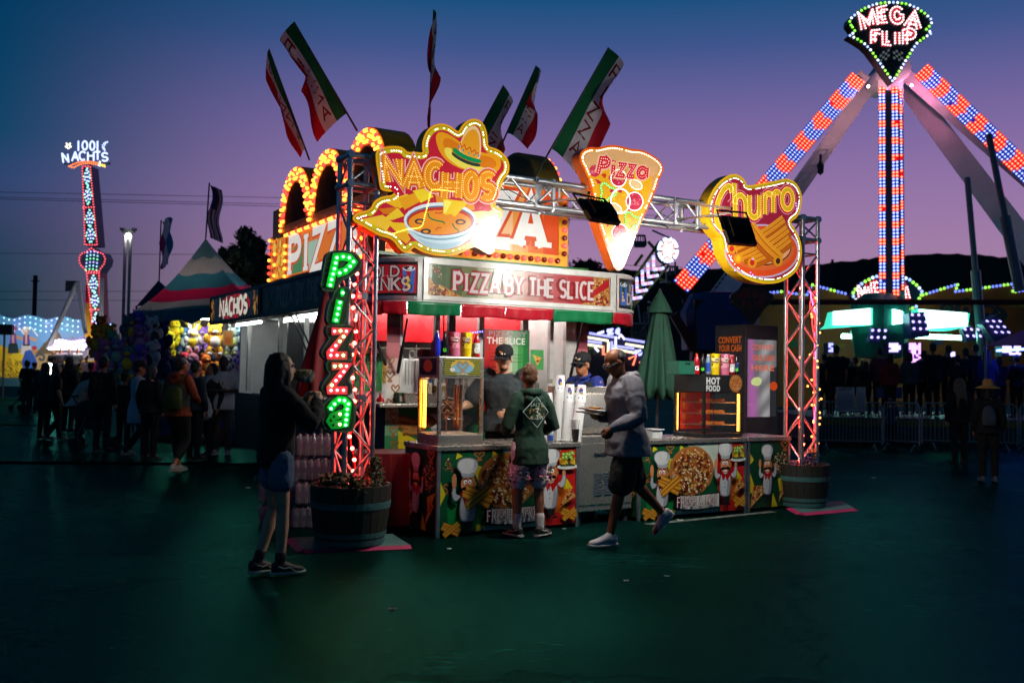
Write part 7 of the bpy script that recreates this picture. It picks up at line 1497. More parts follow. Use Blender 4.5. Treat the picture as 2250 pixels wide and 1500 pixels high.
dress('glasses', lambda q, hp, HM, g: [q.tube([hp(s_*.034+.026*math.cos(a),.098,.012+.021*math.sin(a)) for a in [i*.628 for i in range(10)]],.0016,5, closed=True) for s_ in (-1,1)] + [q.tube([hp(-.01,.1,.016), hp(.01,.1,.016)],.0016,5)] + [q.tube([hp(s_*.06,.096,.014), hp(s_*.08,-.01,.012)],.0016,5) for s_ in (-1,1)], STEEL)
dress('watch', lambda q, hp, HM, g: q.chain([(g('wriR').lerp(g('elbR'),.04),.036),(g('wriR').lerp(g('elbR'),.14),.037)],10), BLACKP); dress('cuff', lambda q, hp, HM, g: q.chain([(g('wriR').lerp(g('elbR'),.2),.043),(g('wriR').lerp(g('elbR'),.3),.046)],10), cloth('a8b8c8'))
dress('drawstring', lambda q, hp, HM, g: [q.tube([g('nck')+VV((s_*.04,.07,-.03)), g('nck')+VV((s_*.05,.135,-.14)), g('nck')+VV((s_*.045,.14,-.3))],.004,5) for s_ in (-1,1)], cloth('8a868c'))
hand = T @ ((VV((.10,.26,1.135)))); pz = thing('pizza_plate', 'two pizza slices on white paper plates in the walking man\'s hand', 'pizza', hand)
PPL = mat('paper_plate', (.72,.72,.70),.6,0,.06,8)
for i, (dz, off) in enumerate(((.0, VV((0,0,0))),(.032, VV((.02,.01,0))))):
    c = hand+VV((-.05,0, dz))+off; q = MB(); q.lathe([(0,0),(.11,.0),(.135,.014),(.132,.016),(.108,.004),(0,.004)],24, c, Matrix.Rotation(.12,3, 'Y')); pl = q.build('plate', PPL, pz, 'auto')
    q = MB(); q.add([c+VV((-.13,-.01,.012)), c+VV((.07,-.09,.012)), c+VV((.09,.07,.012)), c+VV((-.13,-.01,.028)), c+VV((.07,-.09,.032)), c+VV((.09,.07,.032))],[(2,1,0),(3,4,5),(0,1,4,3),(1,2,5,4),(2,0,3,5)], hx('c88028'))
    for j in range(14): q.ball(c+VV((random.uniform(-.03,.06), random.uniform(-.05,.045),.03)),(.014,.014,.005), hx(random.choice(['a83818', 'e0b048', 'd89838', '983018'])),7,4)
    q.build('slice', FOOD, pl)
# --- woman eating at the left front ---
p = gnd(600,1262); r = yaw_to(.80,.62)
t, T, g, hp, HM, dress = person(p, r, 'young woman in black sweater and denim shorts biting into food, left foreground', 1.68, 'light', '060708', '5a6e84', '0c0c0d', '1e140c', 'long', 1.0,.26, J={'hairlen': .52, 'hed': (0,.035,1.62), 'elbL': (-.29,.10,1.12), 'wriL': (-.10,.30,1.36), 'finL': (-.03,.31,1.47), 'palmL': (1,.2,0), 'curlL': .6, 'elbR': (.30,.16,1.18), 'wriR': (.10,.30,1.36), 'finR': (.04,.33,1.47), 'palmR': (-1,.2,0), 'curlR': .6, 'kneL': (-.085,.03,.50), 'ankL': (-.075,-.10,.085), 'toeL': (-.10,.06,.035), 'kneR': (.085,.03,.50), 'ankR': (.085,.02,.085), 'toeR': (.10,.18,.035)}, near=True, topname='sweater', bottomname='shorts', hem=.90, loose=.034, headtilt=(4,0,0), sole='b4b0a4', build=.92)
for n_ in 'LR':
    dress('sock', lambda q, hp, HM, g: q.chain([(g('ank' + n_)+ZZ*.02,.042),(g('ank' + n_).lerp(g('kne' + n_),.2),.047)],12), cloth('0c0c0d'),.012)
    dress('shoe_stripe', lambda q, hp, HM, g: [q.chain([(g('ank' + n_)+s_*((g('toe' + n_)-g('ank' + n_))*VV((1,1,0))).normalized().cross(ZZ)*.046+((g('toe' + n_)-g('ank' + n_))*VV((1,1,0))).normalized()*a-ZZ*b2,.005) for a, b2 in ((-.03,.0),(.02,.02),(.06,.012),(.12,.055))],5) for s_ in (-1,1)], cloth('b8b4ac'))
    dress('laces', lambda q, hp, HM, g: [q.tube([g('ank' + n_)+((g('toe' + n_)-g('ank' + n_))*VV((1,1,0))).normalized()*(.06+.022*i)+((g('toe' + n_)-g('ank' + n_))*VV((1,1,0))).normalized().cross(ZZ)*s_*.02+ZZ*(-.005-.011*i) for s_ in (-1,0,1)],.003,4) for i in range(4)], cloth('b0aca4'))
rnd = random.Random(8)
fh = dress('frayed_hem', lambda q, hp, HM, g: [q.tube([VV((s_*.095+.122*math.cos(a),.122*math.sin(a),.765)), VV((s_*.095+.126*math.cos(a+rnd.uniform(-.1,.1)),.126*math.sin(a),.765-rnd.uniform(.01,.035)))],.0018,3) for s_ in (-1,1) for a in [i*.2 for i in range(32)]], cloth('8a98a8')); stuff(fh)
fp = T @ VV((.0,.20,1.565)); ft = thing('folded_food', 'folded crepe in a paper wrap held up to the woman\'s mouth', 'food', fp); Q3 = Matrix.Rotation(r, 3, 'Z')
q = Blob(); q.loft([(fp+Q3 @ VV((0,-0.059,0.000)), Q3 @ VV((1,0,0)), VV((0,0,1)),0.009,0.033),(fp+Q3 @ VV((0,-0.021,0.007)), Q3 @ VV((1,0,0)), VV((0,0,1)),0.022,0.046),(fp+Q3 @ VV((0,0.042,0.007)), Q3 @ VV((1,0,0)), VV((0,0,1)),0.026,0.046),(fp+Q3 @ VV((0,0.091,0.021)), Q3 @ VV((1,0,0)), VV((0,0,1)),0.015,0.033)]); finish(q.build('crepe', mat('crepe', (.22,.15,.06),.7,0,.4,25,.3,40), ft),.01,2,.02,.03)
q = Blob(); q.loft([(fp+Q3 @ VV((0,-0.000,-0.032)), Q3 @ VV((1,0,0)), VV((0,0,1)),0.027,0.020),(fp+Q3 @ VV((0,0.063,-0.021)), Q3 @ VV((1,0,0)), VV((0,0,1)),0.033,0.036),(fp+Q3 @ VV((0,0.105,0.000)), Q3 @ VV((1,0,0)), VV((0,0,1)),0.030,0.046)]); finish(q.build('paper_wrap', mat('paper_wrap', (.3,.26,.18),.8,0,.2,20,.3,40), ft),.01,2,.02,.04)
# --- worker in the charcoal tee behind the counter ---
p = B(1.30,.92,0); r = yaw_to(-.35,-1)
t, T, g, hp, HM, dress = person(p, r, 'food worker in charcoal t-shirt and black cap behind the left counter', 1.86, 'light', '2c3438', '181a1c', '101010', '1c140e', 'buzz', .45,1.0, J={'elbR': (.36,.05,1.14), 'wriR': (.42,.27,1.10), 'finR': (.40,.38,1.12), 'palmR': (0,0,1), 'elbL': (-.30,.06,1.13), 'wriL': (-.16,.27,1.05), 'finL': (-.08,.36,1.05), 'hed': (0,.06,1.60), 'nck': (0,.02,1.45)}, near=True, topname='tee', loose=.035, build=1.3, headtilt=(-14,0,8))
cap_on(dress, '0a0c14'); emblem(dress, ['d87030', 'e8d8c0', 'c85020', 'e0e0e0', 'd89048', 'f0f0e8'],2); dress('beard', lambda q, hp, HM, g: q.ball(hp(0,.045,-.085),(.046,.046,.03), n=10, m=6, M=HM), hairm('2a1c12'),.01)
hnd = T @ VV((.43,.36,1.13)); bo = thing('food_boat', 'dark paper tray of nachos held out by the worker in the charcoal tee', 'food tray', hnd); q = MB(); q.box(hnd+ZZ*.03,(.15,.11,.06), None, Matrix.Rotation(r, 3, 'Z'),1.35); q.build('tray', mat('dark_tray', (.02,.035,.035),.5), bo)
q = MB()
for i in range(16): c = hnd+VV((random.uniform(-.07,.07), random.uniform(-.05,.05),.066)); a = random.uniform(0,6); q.add([c+VV((.03*math.cos(a+k*2.1),.03*math.sin(a+k*2.1), random.uniform(0,.02))) for k in range(3)],[(0,1,2)], hx(random.choice(['c89848', 'b87828', 'd8b070'])))
q.build('chips', FOOD, bo)
# --- worker in blue polo with mirrored sunglasses ---
p = B(2.42,1.0,0); r = yaw_to(-.75,-.75)
t, T, g, hp, HM, dress = person(p, r, 'worker in blue polo shirt, dark vest, black cap and mirrored sunglasses', 1.80, 'tan', '12287a', '14161a', '101010', '14100c', 'buzz', .45,1.0, J={'hed': (0,.05,1.61), 'elbL': (-.28,.05,1.12), 'wriL': (-.16,.24,1.08), 'finL': (-.08,.32,1.08), 'elbR': (.28,.05,1.12), 'wriR': (.16,.24,1.08), 'finR': (.08,.32,1.08)}, near=True, topname='polo_shirt', loose=.02, build=1.1, headtilt=(-8,0,10))
cap_on(dress, '0b0c10'); emblem(dress, ['e8e4d8', 'd8a050', 'f0f0f0', 'b8b0a0'],4)
dress('sunglasses', lambda q, hp, HM, g: [q.ball(hp(s_*.038,.088,.012),(.033,.016,.021), n=10, m=6, M=HM) for s_ in (-1,1)] + [q.tube([hp(s_*.066,.082,.018), hp(s_*.082,-.01,.014)],.004,5) for s_ in (-1,1)], mat('mirror_lens', (.05,.16,.32),.08,.9,0))
dress('collar', lambda q, hp, HM, g: q.tube([g('nck')+VV((.08*math.cos(a),.03+.075*math.sin(a),.03-.03*math.sin(a))) for a in [R_(-250+i*32) for i in range(11)]],.02,6), cloth('12287a'),.01)
def vest(q, hp, HM, g):
    for s_ in (-1,1): q.loft([(g('chs')+VV((s_*.13,.0,.13)), VV((1,0,0)), VV((0,1,0)),.06,.125),(g('chs')+VV((s_*.14,.0,.0)), VV((1,0,0)), VV((0,1,0)),.075,.165),(g('wst')+VV((s_*.12,.0,.0)), VV((1,0,0)), VV((0,1,0)),.075,.155),(g('pel')+VV((s_*.11,.0,.0)), VV((1,0,0)), VV((0,1,0)),.09,.16)])
dress('vest', vest, cloth('0c1018'),.015)
# ================= right: the big swing ride =================
RG = mat('ride_grey_paint', (.9,.88,.9),.35,.0,.08,1.2); RDK = mat('ride_dark_steel', (.05,.055,.06),.5,.3,.2,2); LEDB = mat('led_panel_board', rough=.5, var=.05, attr=True, em=1.5)
RED_, BLU_, WH_ = (1,.16,.09),(.38,.5,1),(1,.9,.9)
YM = 38.0
t = RD = thing('swing_ride', 'tall swing ride with red and blue led legs and a diamond sign on top', 'ride', (15.1, YM, 0))
def beam_px(a, b_, da, db, wa, wb, th, mt, name, parent):
    A, Bq = atd(*a, da), atd(*b_, db); d = (Bq-A).normalized(); vw = ((A+Bq)/2-CO).normalized(); s_ = d.cross(vw).normalized(); n = s_.cross(d)
    q = MB(); P = []
    for p, w_ in ((A, wa),(Bq, wb)):
        P += [p-s_*w_/2-n*th/2, p+s_*w_/2-n*th/2, p+s_*w_/2+n*th/2, p-s_*w_/2+n*th/2]
    q.add(P, [(3,2,1,0),(4,5,6,7)] + [(i, (i+1) % 4,4+(i+1) % 4,4+i) for i in range(4)]); o = q.build(name, mt, parent); return o, A, Bq, s_, -n
def led_beam(a, b_, da, db, w_, cells, name, parent, rows=7, dens=1.0, chevron=True, led=.075):
    o, A, Bq, s_, n = beam_px(a, b_, da, db, w_, w_, .5, RDK, name, parent); L_ = (Bq-A).length; fr = Fr(A+(n*.26 if n.y < 0 else -n*.26), s_ if s_.cross((Bq-A).normalized()).y < 0 else -s_, (Bq-A).normalized())
    q = MB(); lm = MB(); step = w_/rows*1.02; ny = int(L_/step); per = cells
    for j in range(ny):
        for i in range(rows):
            y = (j+.5)*step; x = -w_/2+(i+.5)*w_/rows; k = (y+(abs(x)*.55 if chevron else 0))/L_*per; red = int(k) % 2 == 0
            q.add([fr.p(x-w_/rows/2, y-step/2,.0), fr.p(x+w_/rows/2, y-step/2,.0), fr.p(x+w_/rows/2, y+step/2,.0), fr.p(x-w_/rows/2, y+step/2,.0)],[(0,1,2,3)], hx('c80c08') if red else hx('101c78'))
            if random.random() < .985: leds(lm, [(x, y)], fr, .02, led, (.9,.36,.2) if red else (.4,.52,1))
    stuff(q.build('led_board', LEDB, o)); stuff(lm.build('led_dots', LEDFAR, o)); return o
# rear legs, then front led legs
beam_px((1930,160),(1560,690),40,36,.55,.7,.5, RG, 'leg', RD); beam_px((1985,180),(2300,600),40,36,.75,.95,.5, RG, 'leg', RD)
o, A, Bq, s_, n = beam_px((1895,170),(1490,640),38.5,34.5,.5,.6,.5, RG, 'leg', RD); o, A, Bq, s_, n = beam_px((1990,165),(2330,455),38.5,34,.5,.6,.5, RG, 'leg', RD)
led_beam((1880,178),(1488,638),37.9,34,.68,19, 'led_leg', RD, rows=5, led=.042); led_beam((2030,160),(2300,420),37.9,33.6,.68,13, 'led_leg', RD, rows=5, led=.042)
# ladder beside the left leg
for (a, b_) in (((1800,330),(1700,470)),((1600,590),(1545,665))):
    A, Bq = atd(*a, 37), atd(*b_, 36); lt = MB()
    for s_ in (0,.35): lt.tube([A+VV((s_, 0,.12*s_)), Bq+VV((s_, 0,.12*s_))],.03,5)
    for i in range(9): p = A.lerp(Bq, i/8); lt.tube([p, p+VV((.35,0,.05))],.02,5)
    lt.build('ladder', RG, RD)
# hub, pendulum with led strips
q = MB(); hb = atd(1955,165, YM); q.tube([hb+VV((0,-.9,0)), hb+VV((0,1.5,0))],.5,20); q.build('hub', RG, RD)
o, A, Bq, s_, n = beam_px((1957,180),(1960,660), YM, YM, .92,.95,.9, RG, 'pendulum', RD)
for x0, x1 in ((1938,1939),(1966,1969)): led_beam((x0,195),(x1,652), YM-.62, YM-.62,.26,25, 'led_strip', o, rows=2, chevron=False, led=.05)
led_beam((1979,200),(1984,640), YM-.4, YM-.4,.12,25, 'led_strip', o, rows=1, chevron=False, led=.045)
for a, b_, d in (((2172,295),(2225,560),33),((2125,390),(2152,690),37)):
    A, Bq = atd(*a, d), atd(*b_, d); q = MB(); q.tube([A, A.lerp(Bq, .7)],.11,10); q.tube([A.lerp(Bq, .68), Bq+(Bq-A)*.3],.18,10); q.build('hydraulic_strut', mat('strut_blue_steel', (.16,.2,.24),.35,.5,.1,2), RD)
q = MB(); p = atd(1803,340,36.5); q.tube([p, p-ZZ*.3],.05,6); q.lathe([(0,-.8),(.12,-.7),(.14,-.4),(.05,-.25),(0,-.25)],10, p); q.build('hook_block', RDK, RD)
for px, py, c in ((2003,188,(1,.3,.55)),(1908,190,(1,.45,.55))):
    q = MB(); q.ball(atd(px, py, 37.0),.05, n=10, m=6); q.build('spot_lamp', mat('pink_spot_%d' % px, (1,.5,.7),.3, em=600, emc=c, var=0), RD)
# diamond sign
FM = CF(YM-1.0); cm = conv(FM, 3.572,1640,0)
D_OL = [(795,190),(800,150),(850,105),(920,60),(1000,28),(1080,14),(1170,12),(1260,25),(1340,58),(1410,105),(1455,150),(1465,180),(1445,215),(1420,235),(1465,262),(1400,310),(1345,350),(1310,400),(1147,655),(960,400),(920,360),(860,320),(795,283),(840,252),(820,225)]
q = MB(); ol = ccw(cm(D_OL)); q.prism(ol, FM, -.5,0); o = q.build('diamond_sign', BLACKP, RD); lm = MB()
leds(lm, walk(inset(ol, .06),.165, True), FM, .05,.055,[(.25,.85,.06),(.25,.85,.06),(.7,.85,1),(.35,.5,.95),(.7,.85,1)])
q = MB()
def megaflip(q, lm, cv, sc_, fr, d0, lsz, step, only=None):
    Wd = (('M', 915,1010,120,230,-28,-30),('E', 1045,1105,75,175,-10,-10),('G', 1140,1215,72,175,0,6),('A', 1250,1350,95,210,15,22),('F', 990,1040,255,345,0,0),('L', 1080,1130,255,345,0,0),('I', 1158,1202,252,345,0,0),('P', 1240,1310,245,345,0,0))
    for ch, x0, x1, yt, yb, sl, dr in Wd:
        if only and ch not in only: continue
        gl = [cv(p) for p in gbox(ch, x0, x1, yt, yb, sl, dr)]
        letters(q, [gl], fr, d0,.24*sc_, hx('8a1820'))
        for p in gl:
            for off in (-.085,.085):
                n = len(p); z = []
                for i in range(n):
                    a = p[max(i-1,0)]; b_ = p[min(i+1, n-1)]; dx, dy = b_[0]-a[0], b_[1]-a[1]; l_ = math.hypot(dx, dy) or 1; z.append((p[i][0]-dy/l_*off*sc_, p[i][1]+dx/l_*off*sc_))
                leds(lm, walk(z, step), fr, d0+.04, lsz, (1.0,.8,.82))
megaflip(q, lm, cm, 1.0, FM, .02,.042,.1)
rnd = random.Random(1)
for cx, s_ in ((1085,-1),(1190,1)):
    for i in range(4):
        for j in range(4):
            if (i+j) % 2: x, y = cx+(i-2)*20,400+j*20+s_*(i-2)*7; q.poly(ccw(cm([(x, y),(x+18, y+s_*6),(x+18, y+18+s_*6),(x, y+18)])), FM, .02, hx('40484a'))
q.build('painted_face', LEDB, o); stuff(lm.build('led_dots', LEDFAR, o))
# gondola arms with cyan led wings and lit pods
CY_ = (.20,1.0,.80); WC = (.9,1.6,1.5); cr = conv(CF(YM-1.5),4.787,1780,580); FG2 = CF(YM-1.5)
CYB = mat('cyan_lit_wing', rough=.5, attr=True, em=1.8, var=.05, nee=True)
for ol_, rows in (([(240,500),(660,460),(660,640),(150,680),(200,640)],6),([(1130,470),(1680,520),(1660,650),(1480,700),(1140,690)],7),([(865,470),(990,500),(990,620),(865,640)],6)):
    q = MB(); o_ = ccw(cr(ol_)); q.prism(o_, FG2,-.6,0, hx('38b89c')); wg = q.build('led_wing', CYB, RD); lm = MB()
    xs = [p[0] for p in ol_]; ys = [p[1] for p in ol_]
    for k in range(rows):
        f_ = (k+.5)/rows; top = lambda x: ol_[0][1]+(ol_[1][1]-ol_[0][1])*(x-ol_[0][0])/(ol_[1][0]-ol_[0][0]); bot = lambda x: ol_[-1][1]+(ol_[2][1]-ol_[-1][1])*(x-ol_[-1][0])/max(1, ol_[2][0]-ol_[-1][0])
        xa, xb = max(ol_[0][0], ol_[-1][0])+8, min(ol_[1][0], ol_[2][0])-8; n = int((xb-xa)/14)
        leds(lm, cr([(xa+i*14, top(xa+i*14)*(1-f_)+bot(xa+i*14)*f_) for i in range(n)]), FG2,.03,.055, WC)
    stuff(lm.build('led_dots', LEDFAR, wg))
q = MB(); c = FG2.p(*cr([(760,560)])[0]); q.lathe([(0,-1.6),(.9,-1.5),(1.1,-.6),(1.1,.6),(.6,1.0),(0,1.0)],14, c+VV((.35,1.2,0))); q.build('gondola_core', mat('teal_ride_paint', (.03,.22,.19),.4,.1,.15,1), RD)
for a, b_, cells in (((1052,520),(1085,780),1),((1810,590),(1960,780),1),((1590,670),(1640,810),1),((650,680),(630,830),1)):
    A, Bq = FG2.p(*cr([a])[0],.3), FG2.p(*cr([b_])[0],.3); q = MB(); d = Bq-A; q.tube([A, Bq],[.42,.5] if a[0] != 1590 and a[0] != 650 else [.25,.28],4); o = q.build('pod_arm', mat('blue_pod_paint', (.03,.04,.16),.4,.1,.15,1), RD); lm = MB(); fr = Fr(A+VV((0,-.45,0)),(1,0,0), d); L_ = d.length
    for i in range(3):
        for j in range(int(L_/.26)): leds(lm, [(-.24+i*.24,.1+j*.26)], fr, .0,.06,(.5,.42,1))
    stuff(lm.build('led_dots', LEDFAR, o))
for ox, oy, n1, n2, c in ((740,850,5,4,(.62,.5,1)),(945,850,5,9,(.85,.4,1)),(1370,940,2,9,(.6,.5,1)),(1900,880,8,4,(.6,.52,1)),(120,850,2,4,(.4,.4,1))):
    q = MB(); A = cr([(ox-14, oy-14)])[0]; Bq = cr([(ox+n1*24, oy+n2*24)])[0]; q.prism(ccw([A, (Bq[0], A[1]), Bq, (A[0], Bq[1])]), CF(YM-2.4),-.5,0); o = q.build('seat_pod', MC['blue_pod_paint'], RD); lm = MB(); rnd = random.Random(ox)
    leds(lm, cr([(ox+i*24, oy+j*23) for i in range(n1) for j in range(n2) if rnd.random() < .8]), CF(YM-2.4),.04,.055, c); stuff(lm.build('led_dots', LEDFAR, o))
# painted scenery wall behind the ride with zigzag lights and an arch sign
YW = 43.0; FW2 = CF(YW); cw = conv(FW2,4.787,1780,580); SCN = thing('scenery_wall', 'orange painted scenery wall with zigzag lights behind the swing ride', 'scenery wall', (17, YW, 0)); q = MB()
WALL = [(-900,1500),(-900,360),(-300,290),(-40,330),(20,220),(400,330),(1170,325),(1550,210),(1520,290),(2160,205),(2120,295),(2700,200),(2700,1500)]
q.prism(ccw(cw(WALL)), FW2,-.4,0); wl = q.build('panel', mat('rust_orange_paint', hx('b8500a'),.6,0,.3,.35), SCN); q = MB(); rnd = random.Random(12); random.seed(12)
for i in range(60):
    x, y = rnd.uniform(-700,2500), rnd.uniform(420,1300); q.poly(ccw(cw(disc(x, y, rnd.uniform(15,90),9, rnd.uniform(10,50),.35))), FW2,.003, hx(rnd.choice(['a8641a', 'c07a28', 'b06a18', '3a6a40', '8a4a18', 'c08830', '584a80', '2a4a5a'])))
for cx, cy_, r in ((1640,480,110),(1990,540,70),(1440,470,60),(1860,560,160)):
    for k in (1,.75): q.ribbon(cw(disc(cx, cy_, r*k, 22)),.12, FW2,.003, hx('3a2a3a'), closed=True)
    q.poly(ccw(cw(disc(cx, cy_, r*.3,12))), FW2,.003, hx('1c2450'))
q.build('painting', PAINT, wl); lm = MB(); zc = [(.3,.85,.08),(.3,.85,.08),(.14,.2,.9),(.14,.2,.9),(.14,.2,.9)]
for pl in ([(-700,330),(-300,290),(-40,330),(20,220),(400,320)],[(1180,325),(1550,212),(1522,290),(2150,207),(2125,295),(2700,205)]): leds(lm, walk(cw(pl),.17), FW2,.05,.07, zc)
stuff(lm.build('led_dots', LEDFAR, wl))
AR = [(440,390),(400,330),(430,270),(520,190),(640,130),(780,105),(900,115),(1020,160),(1110,230),(1165,310),(1120,385),(1090,470),(900,520),(640,520),(470,470)]
q = MB(); ol = ccw(cw(AR)); q.prism(ol, FW2,.06,.3); ar = q.build('arch_sign', mat('navy_sign', (.01,.015,.06),.4,0,.1,2), SCN); lm = MB(); F5 = CF(YW-.32); leds(lm, walk(inset(ol, .06),.19, True), F5,.03,.08,[(.3,.85,.08),(.3,.85,.08),(.3,.4,1),(.7,.85,1)])
q = MB(); cA = conv(CF(YW-.32),4.787,1780,580)
for ch, x0, x1, yt, yb, sl, dr in (('M', 530,610,260,370,-22,-25),('E', 665,725,205,310,-14,-14),('G', 790,870,190,300,0,4),('A', 940,1030,220,350,10,24)):
    gl = [cA(p) for p in gbox(ch, x0, x1, yt, yb, sl, dr)]; letters(q, [gl], F5,.02,.26, hx('9a1c24'))
    for p in gl:
        for off in (-.08,.08): leds(lm, walk([(x+off, y) for x, y in p],.12), F5,.06,.045,(1,.8,.82))
q.build('lettering', LEDB, ar); stuff(lm.build('led_dots', LEDFAR, ar))
CYT = mat('cyan_floodlamp', (.3,1,.8),.3, em=32, emc=(.3,1,.75), var=0)
for px in (1850,2010): q = MB(); q.tube([atd(px, 738, YM+.6), atd(px+110,742, YM+.6)],.09,6); q.build('cyan_tube_lamp', CYT, RD)
# dark red cross rail in front of the ride
q = MB(); q.tube([atd(1500,663,30), atd(2400,664,30)],.085,6); o = at_loc(tag(q.build('cross_rail', mat('dark_red_steel', (.14,.02,.015),.5,.2)), 'long dark red rail crossing in front of the swing ride', 'rail'), atd(1950,663,30))
# ================= barricades, signs, blue canopy =================
GALV = mat('barricade_steel', (.32,.36,.37),.5,.6,.15,5)
def barricade(a, b_, n, label, h=1.05, grp='crowd control barricades'):
    a, b_ = VV(a), VV(b_); t = thing('barricade', label, 'barricade', a.lerp(b_, .5), grp); d = b_-a
    q = MB(); q.tube([a+ZZ*.12, a+ZZ*(h-.1), a+d*.04+ZZ*h, b_-d*.04+ZZ*h, b_+ZZ*(h-.1), b_+ZZ*.12],.02,6); q.tube([a+ZZ*.2, b_+ZZ*.2],.016,6); q.build('frame', GALV, t)
    for i in range(1, n): p = a+d*i/n; q = MB(); q.tube([p+ZZ*.2, p+ZZ*h],.008,5); q.build('bar', GALV, t)
    for p in (a+d*.12, b_-d*.12): s_ = d.normalized().cross(ZZ)*.28; q = MB(); q.tube([p-s_+ZZ*.0, p+ZZ*.14, p+s_],.016,5); q.build('foot', GALV, t)
    return t
xs = [1798,1945,2025,2240,2330]
bz = ['left end barricade next to the rope lights', 'narrow barricade with the child behind it', 'long barricade behind the blonde woman', 'rightmost barricade past the straw hat']
for i, (xa, xb) in enumerate(((1798,1938),(1942,2020),(2026,2236),(2242,2330))): barricade(gnd(xa, 986), gnd(xb, 990+i),[18,10,22,9][i], bz[i])
for i, (xa, xb) in enumerate(((1800,2010),(2015,2240))): barricade(gnd(xa, 934), gnd(xb, 936),20,['rear barricade with the paper notices on it', 'rear barricade in front of the waiting crowd'][i])
for i, (x0, x1, y0, y1, lab) in enumerate(((1837,1878,850,905, 'large white safety notice sheet tied to the barricade'),(1882,1902,850,905, 'narrow white notice sheet beside the safety notice'),(1925,1982,850,875, 'small blue notice board on the rear barricade'))):
    f6 = CF(20.9 if i < 2 else 25.5); A, Bq = f6.px(x0, y0), f6.px(x1, y1); t = thing('notice_sheet', lab, 'notice', f6.p(A[0], Bq[1]), 'notices on the barricades'); q = MB(); q.prism(ccw([A, (Bq[0], A[1]), Bq, (A[0], Bq[1])]), f6,-.01,0); q.build('sheet', mat('notice_white', (.45,.47,.5),.7) if i < 2 else mat('notice_blue', (.05,.09,.25),.6), t); q = MB()
    if i == 0: text(q, 'SAFETY', f6,(A[0]+Bq[0])/2, A[1]-.08,.06, hx('383838'),.002,.03, 'c')
    for k in range(9 if i < 2 else 3): y = A[1]-.14-k*.04 if i < 2 else A[1]-.06-k*.06; q.poly(ccw([(A[0]+.04, y),(Bq[0]-.04, y),(Bq[0]-.04, y-.012),(A[0]+.04, y-.012)]), f6,.002, hx('70767a') if i < 2 else hx('8088a8'))
    q.build('print', PAINT, t)
cp_ = [atd(2165,760,24), atd(2420,745,22), atd(2420,700,27), atd(2290,715,27)]; t = thing('blue_canopy', 'blue canopy tent at the right edge above the crowd', 'canopy', (cp_[0].x+1,24,0)); ap = atd(2330,690,24.5); q = MB(); q.add(cp_ + [ap],[(0,1,4),(1,2,4),(2,3,4),(3,0,4)]); o = q.build('roof', mat('blue_canvas', hx('1c3ab0'),.6,0,.15,2), t); o.modifiers.new('thickness', 'SOLIDIFY').thickness = .02
for p in cp_[:2]: q = MB(); q.tube([(p.x, p.y, 0), p],.03,6); q.build('post', GALV, t)
q = MB(); q.tube([atd(2190,770,24.6), atd(2290,765,24.6)],.03,6); q.build('blue_tube_lamp', mat('blue_tube', (.1,.15,1),.3, em=25, emc=(.05,.1,1), var=0), t)
# ================= middle: gondola wheel ride and neon fronts =================
t = thing('wheel_ride', 'green framed gondola wheel ride with glowing spoked hub behind the trailer', 'ride', (4.8,31,0)); GRF = mat('lime_ride_steel', (.10,.22,.02),.45,.2,.2,2); F7 = CF(30.0); cz = conv(F7,5.768,1380,500)
lm = MB(); hub = (505,285)
q = MB(); q.prism(ccw(cz(disc(495,290,135,28,165))), F7,-.35,-.05); q.build('hub_disc', mat('dark_green_steel', (.012,.03,.015),.5), t)
for i in range(12):
    a = i*math.pi/6+.15; leds(lm, walk(cz([(505+25*math.cos(a),285+30*math.sin(a)),(505+112*math.cos(a),285+138*math.sin(a))]),.07), F7,.02,.055,[(.9,.25,.2),(.85,.8,1)] if i % 2 else [(.8,.85,1),(.9,.4,.3)])
for s_ in range(6):
    a0 = s_*math.pi/3+.1; leds(lm, walk(cz([(505+118*math.cos(a0+k*.15),285+145*math.sin(a0+k*.15)) for k in range(6)]),.07), F7,.02,.06,(.6,.7,1))
for k in range(5): x, y = 320-k*70,370+k*92; leds(lm, walk(cz([(x, y),(x+5, y+165),(x+125, y+145)]),.07), F7,.02,.058,[(.35,.38,1),(.5,.5,1),(.9,.25,.3)])
stuff(lm.build('led_dots', LEDFAR, t))
for a, b_ in (((60,680),(420,160)),((150,760),(500,430)),((0,1100),(540,460)),((100,470),(200,330)),((270,160),(380,280)),((60,1100),(150,700)),((420,640),(560,700))):
    q = MB(); A, Bq = cz([a])[0], cz([b_])[0]; q.tube([F7.p(*A, -.3), F7.p(*Bq, -.3)],.05,6); q.build('frame_bar', GRF, t)
for a, b_ in (((240,940),(330,980)),((120,980),(150,1200)),((60,1215),(320,1220)),((160,1310),(340,1090)),((590,440),(590,600)),((400,700),(540,690)),((480,560),(480,680)),((300,40),(520,140)),((250,1000),(260,1200))):
    q = MB(); A, Bq = cz([a])[0], cz([b_])[0]; q.tube([F7.p(*A, .1), F7.p(*Bq, .1)],.03,6); q.build('frame_bar', mat('pale_ride_steel', (.42,.36,.38),.5,.3), t)
CAGE = mat('gondola_mesh', (.10,.13,.12),.5,.4,.2,4)
for cx, cy_, s_ in ((150,190,75),(580,560,55),(250,1150,60),(130,1330,90)):
    A = F7.p(*cz([(cx, cy_)])[0]); w_ = s_/5.768*30/2100; q = MB(); q.box(A-ZZ*w_*.3,(w_*1.8, w_*1.6, w_*.9)); q.tube([A+VV((-w_, 0,0)), A+VV((-w_*.8,0, w_*1.2)), A+VV((w_*.8,0, w_*1.2)), A+VV((w_, 0,0))],.04,5); 
    for k in range(5): q.tube([A+VV((-w_+k*w_*.5,-w_*.8,-w_*.6)), A+VV((-w_*.8+k*w_*.4,-w_*.6, w_*1.1))],.02,4)
    q.build('gondola', CAGE, t)
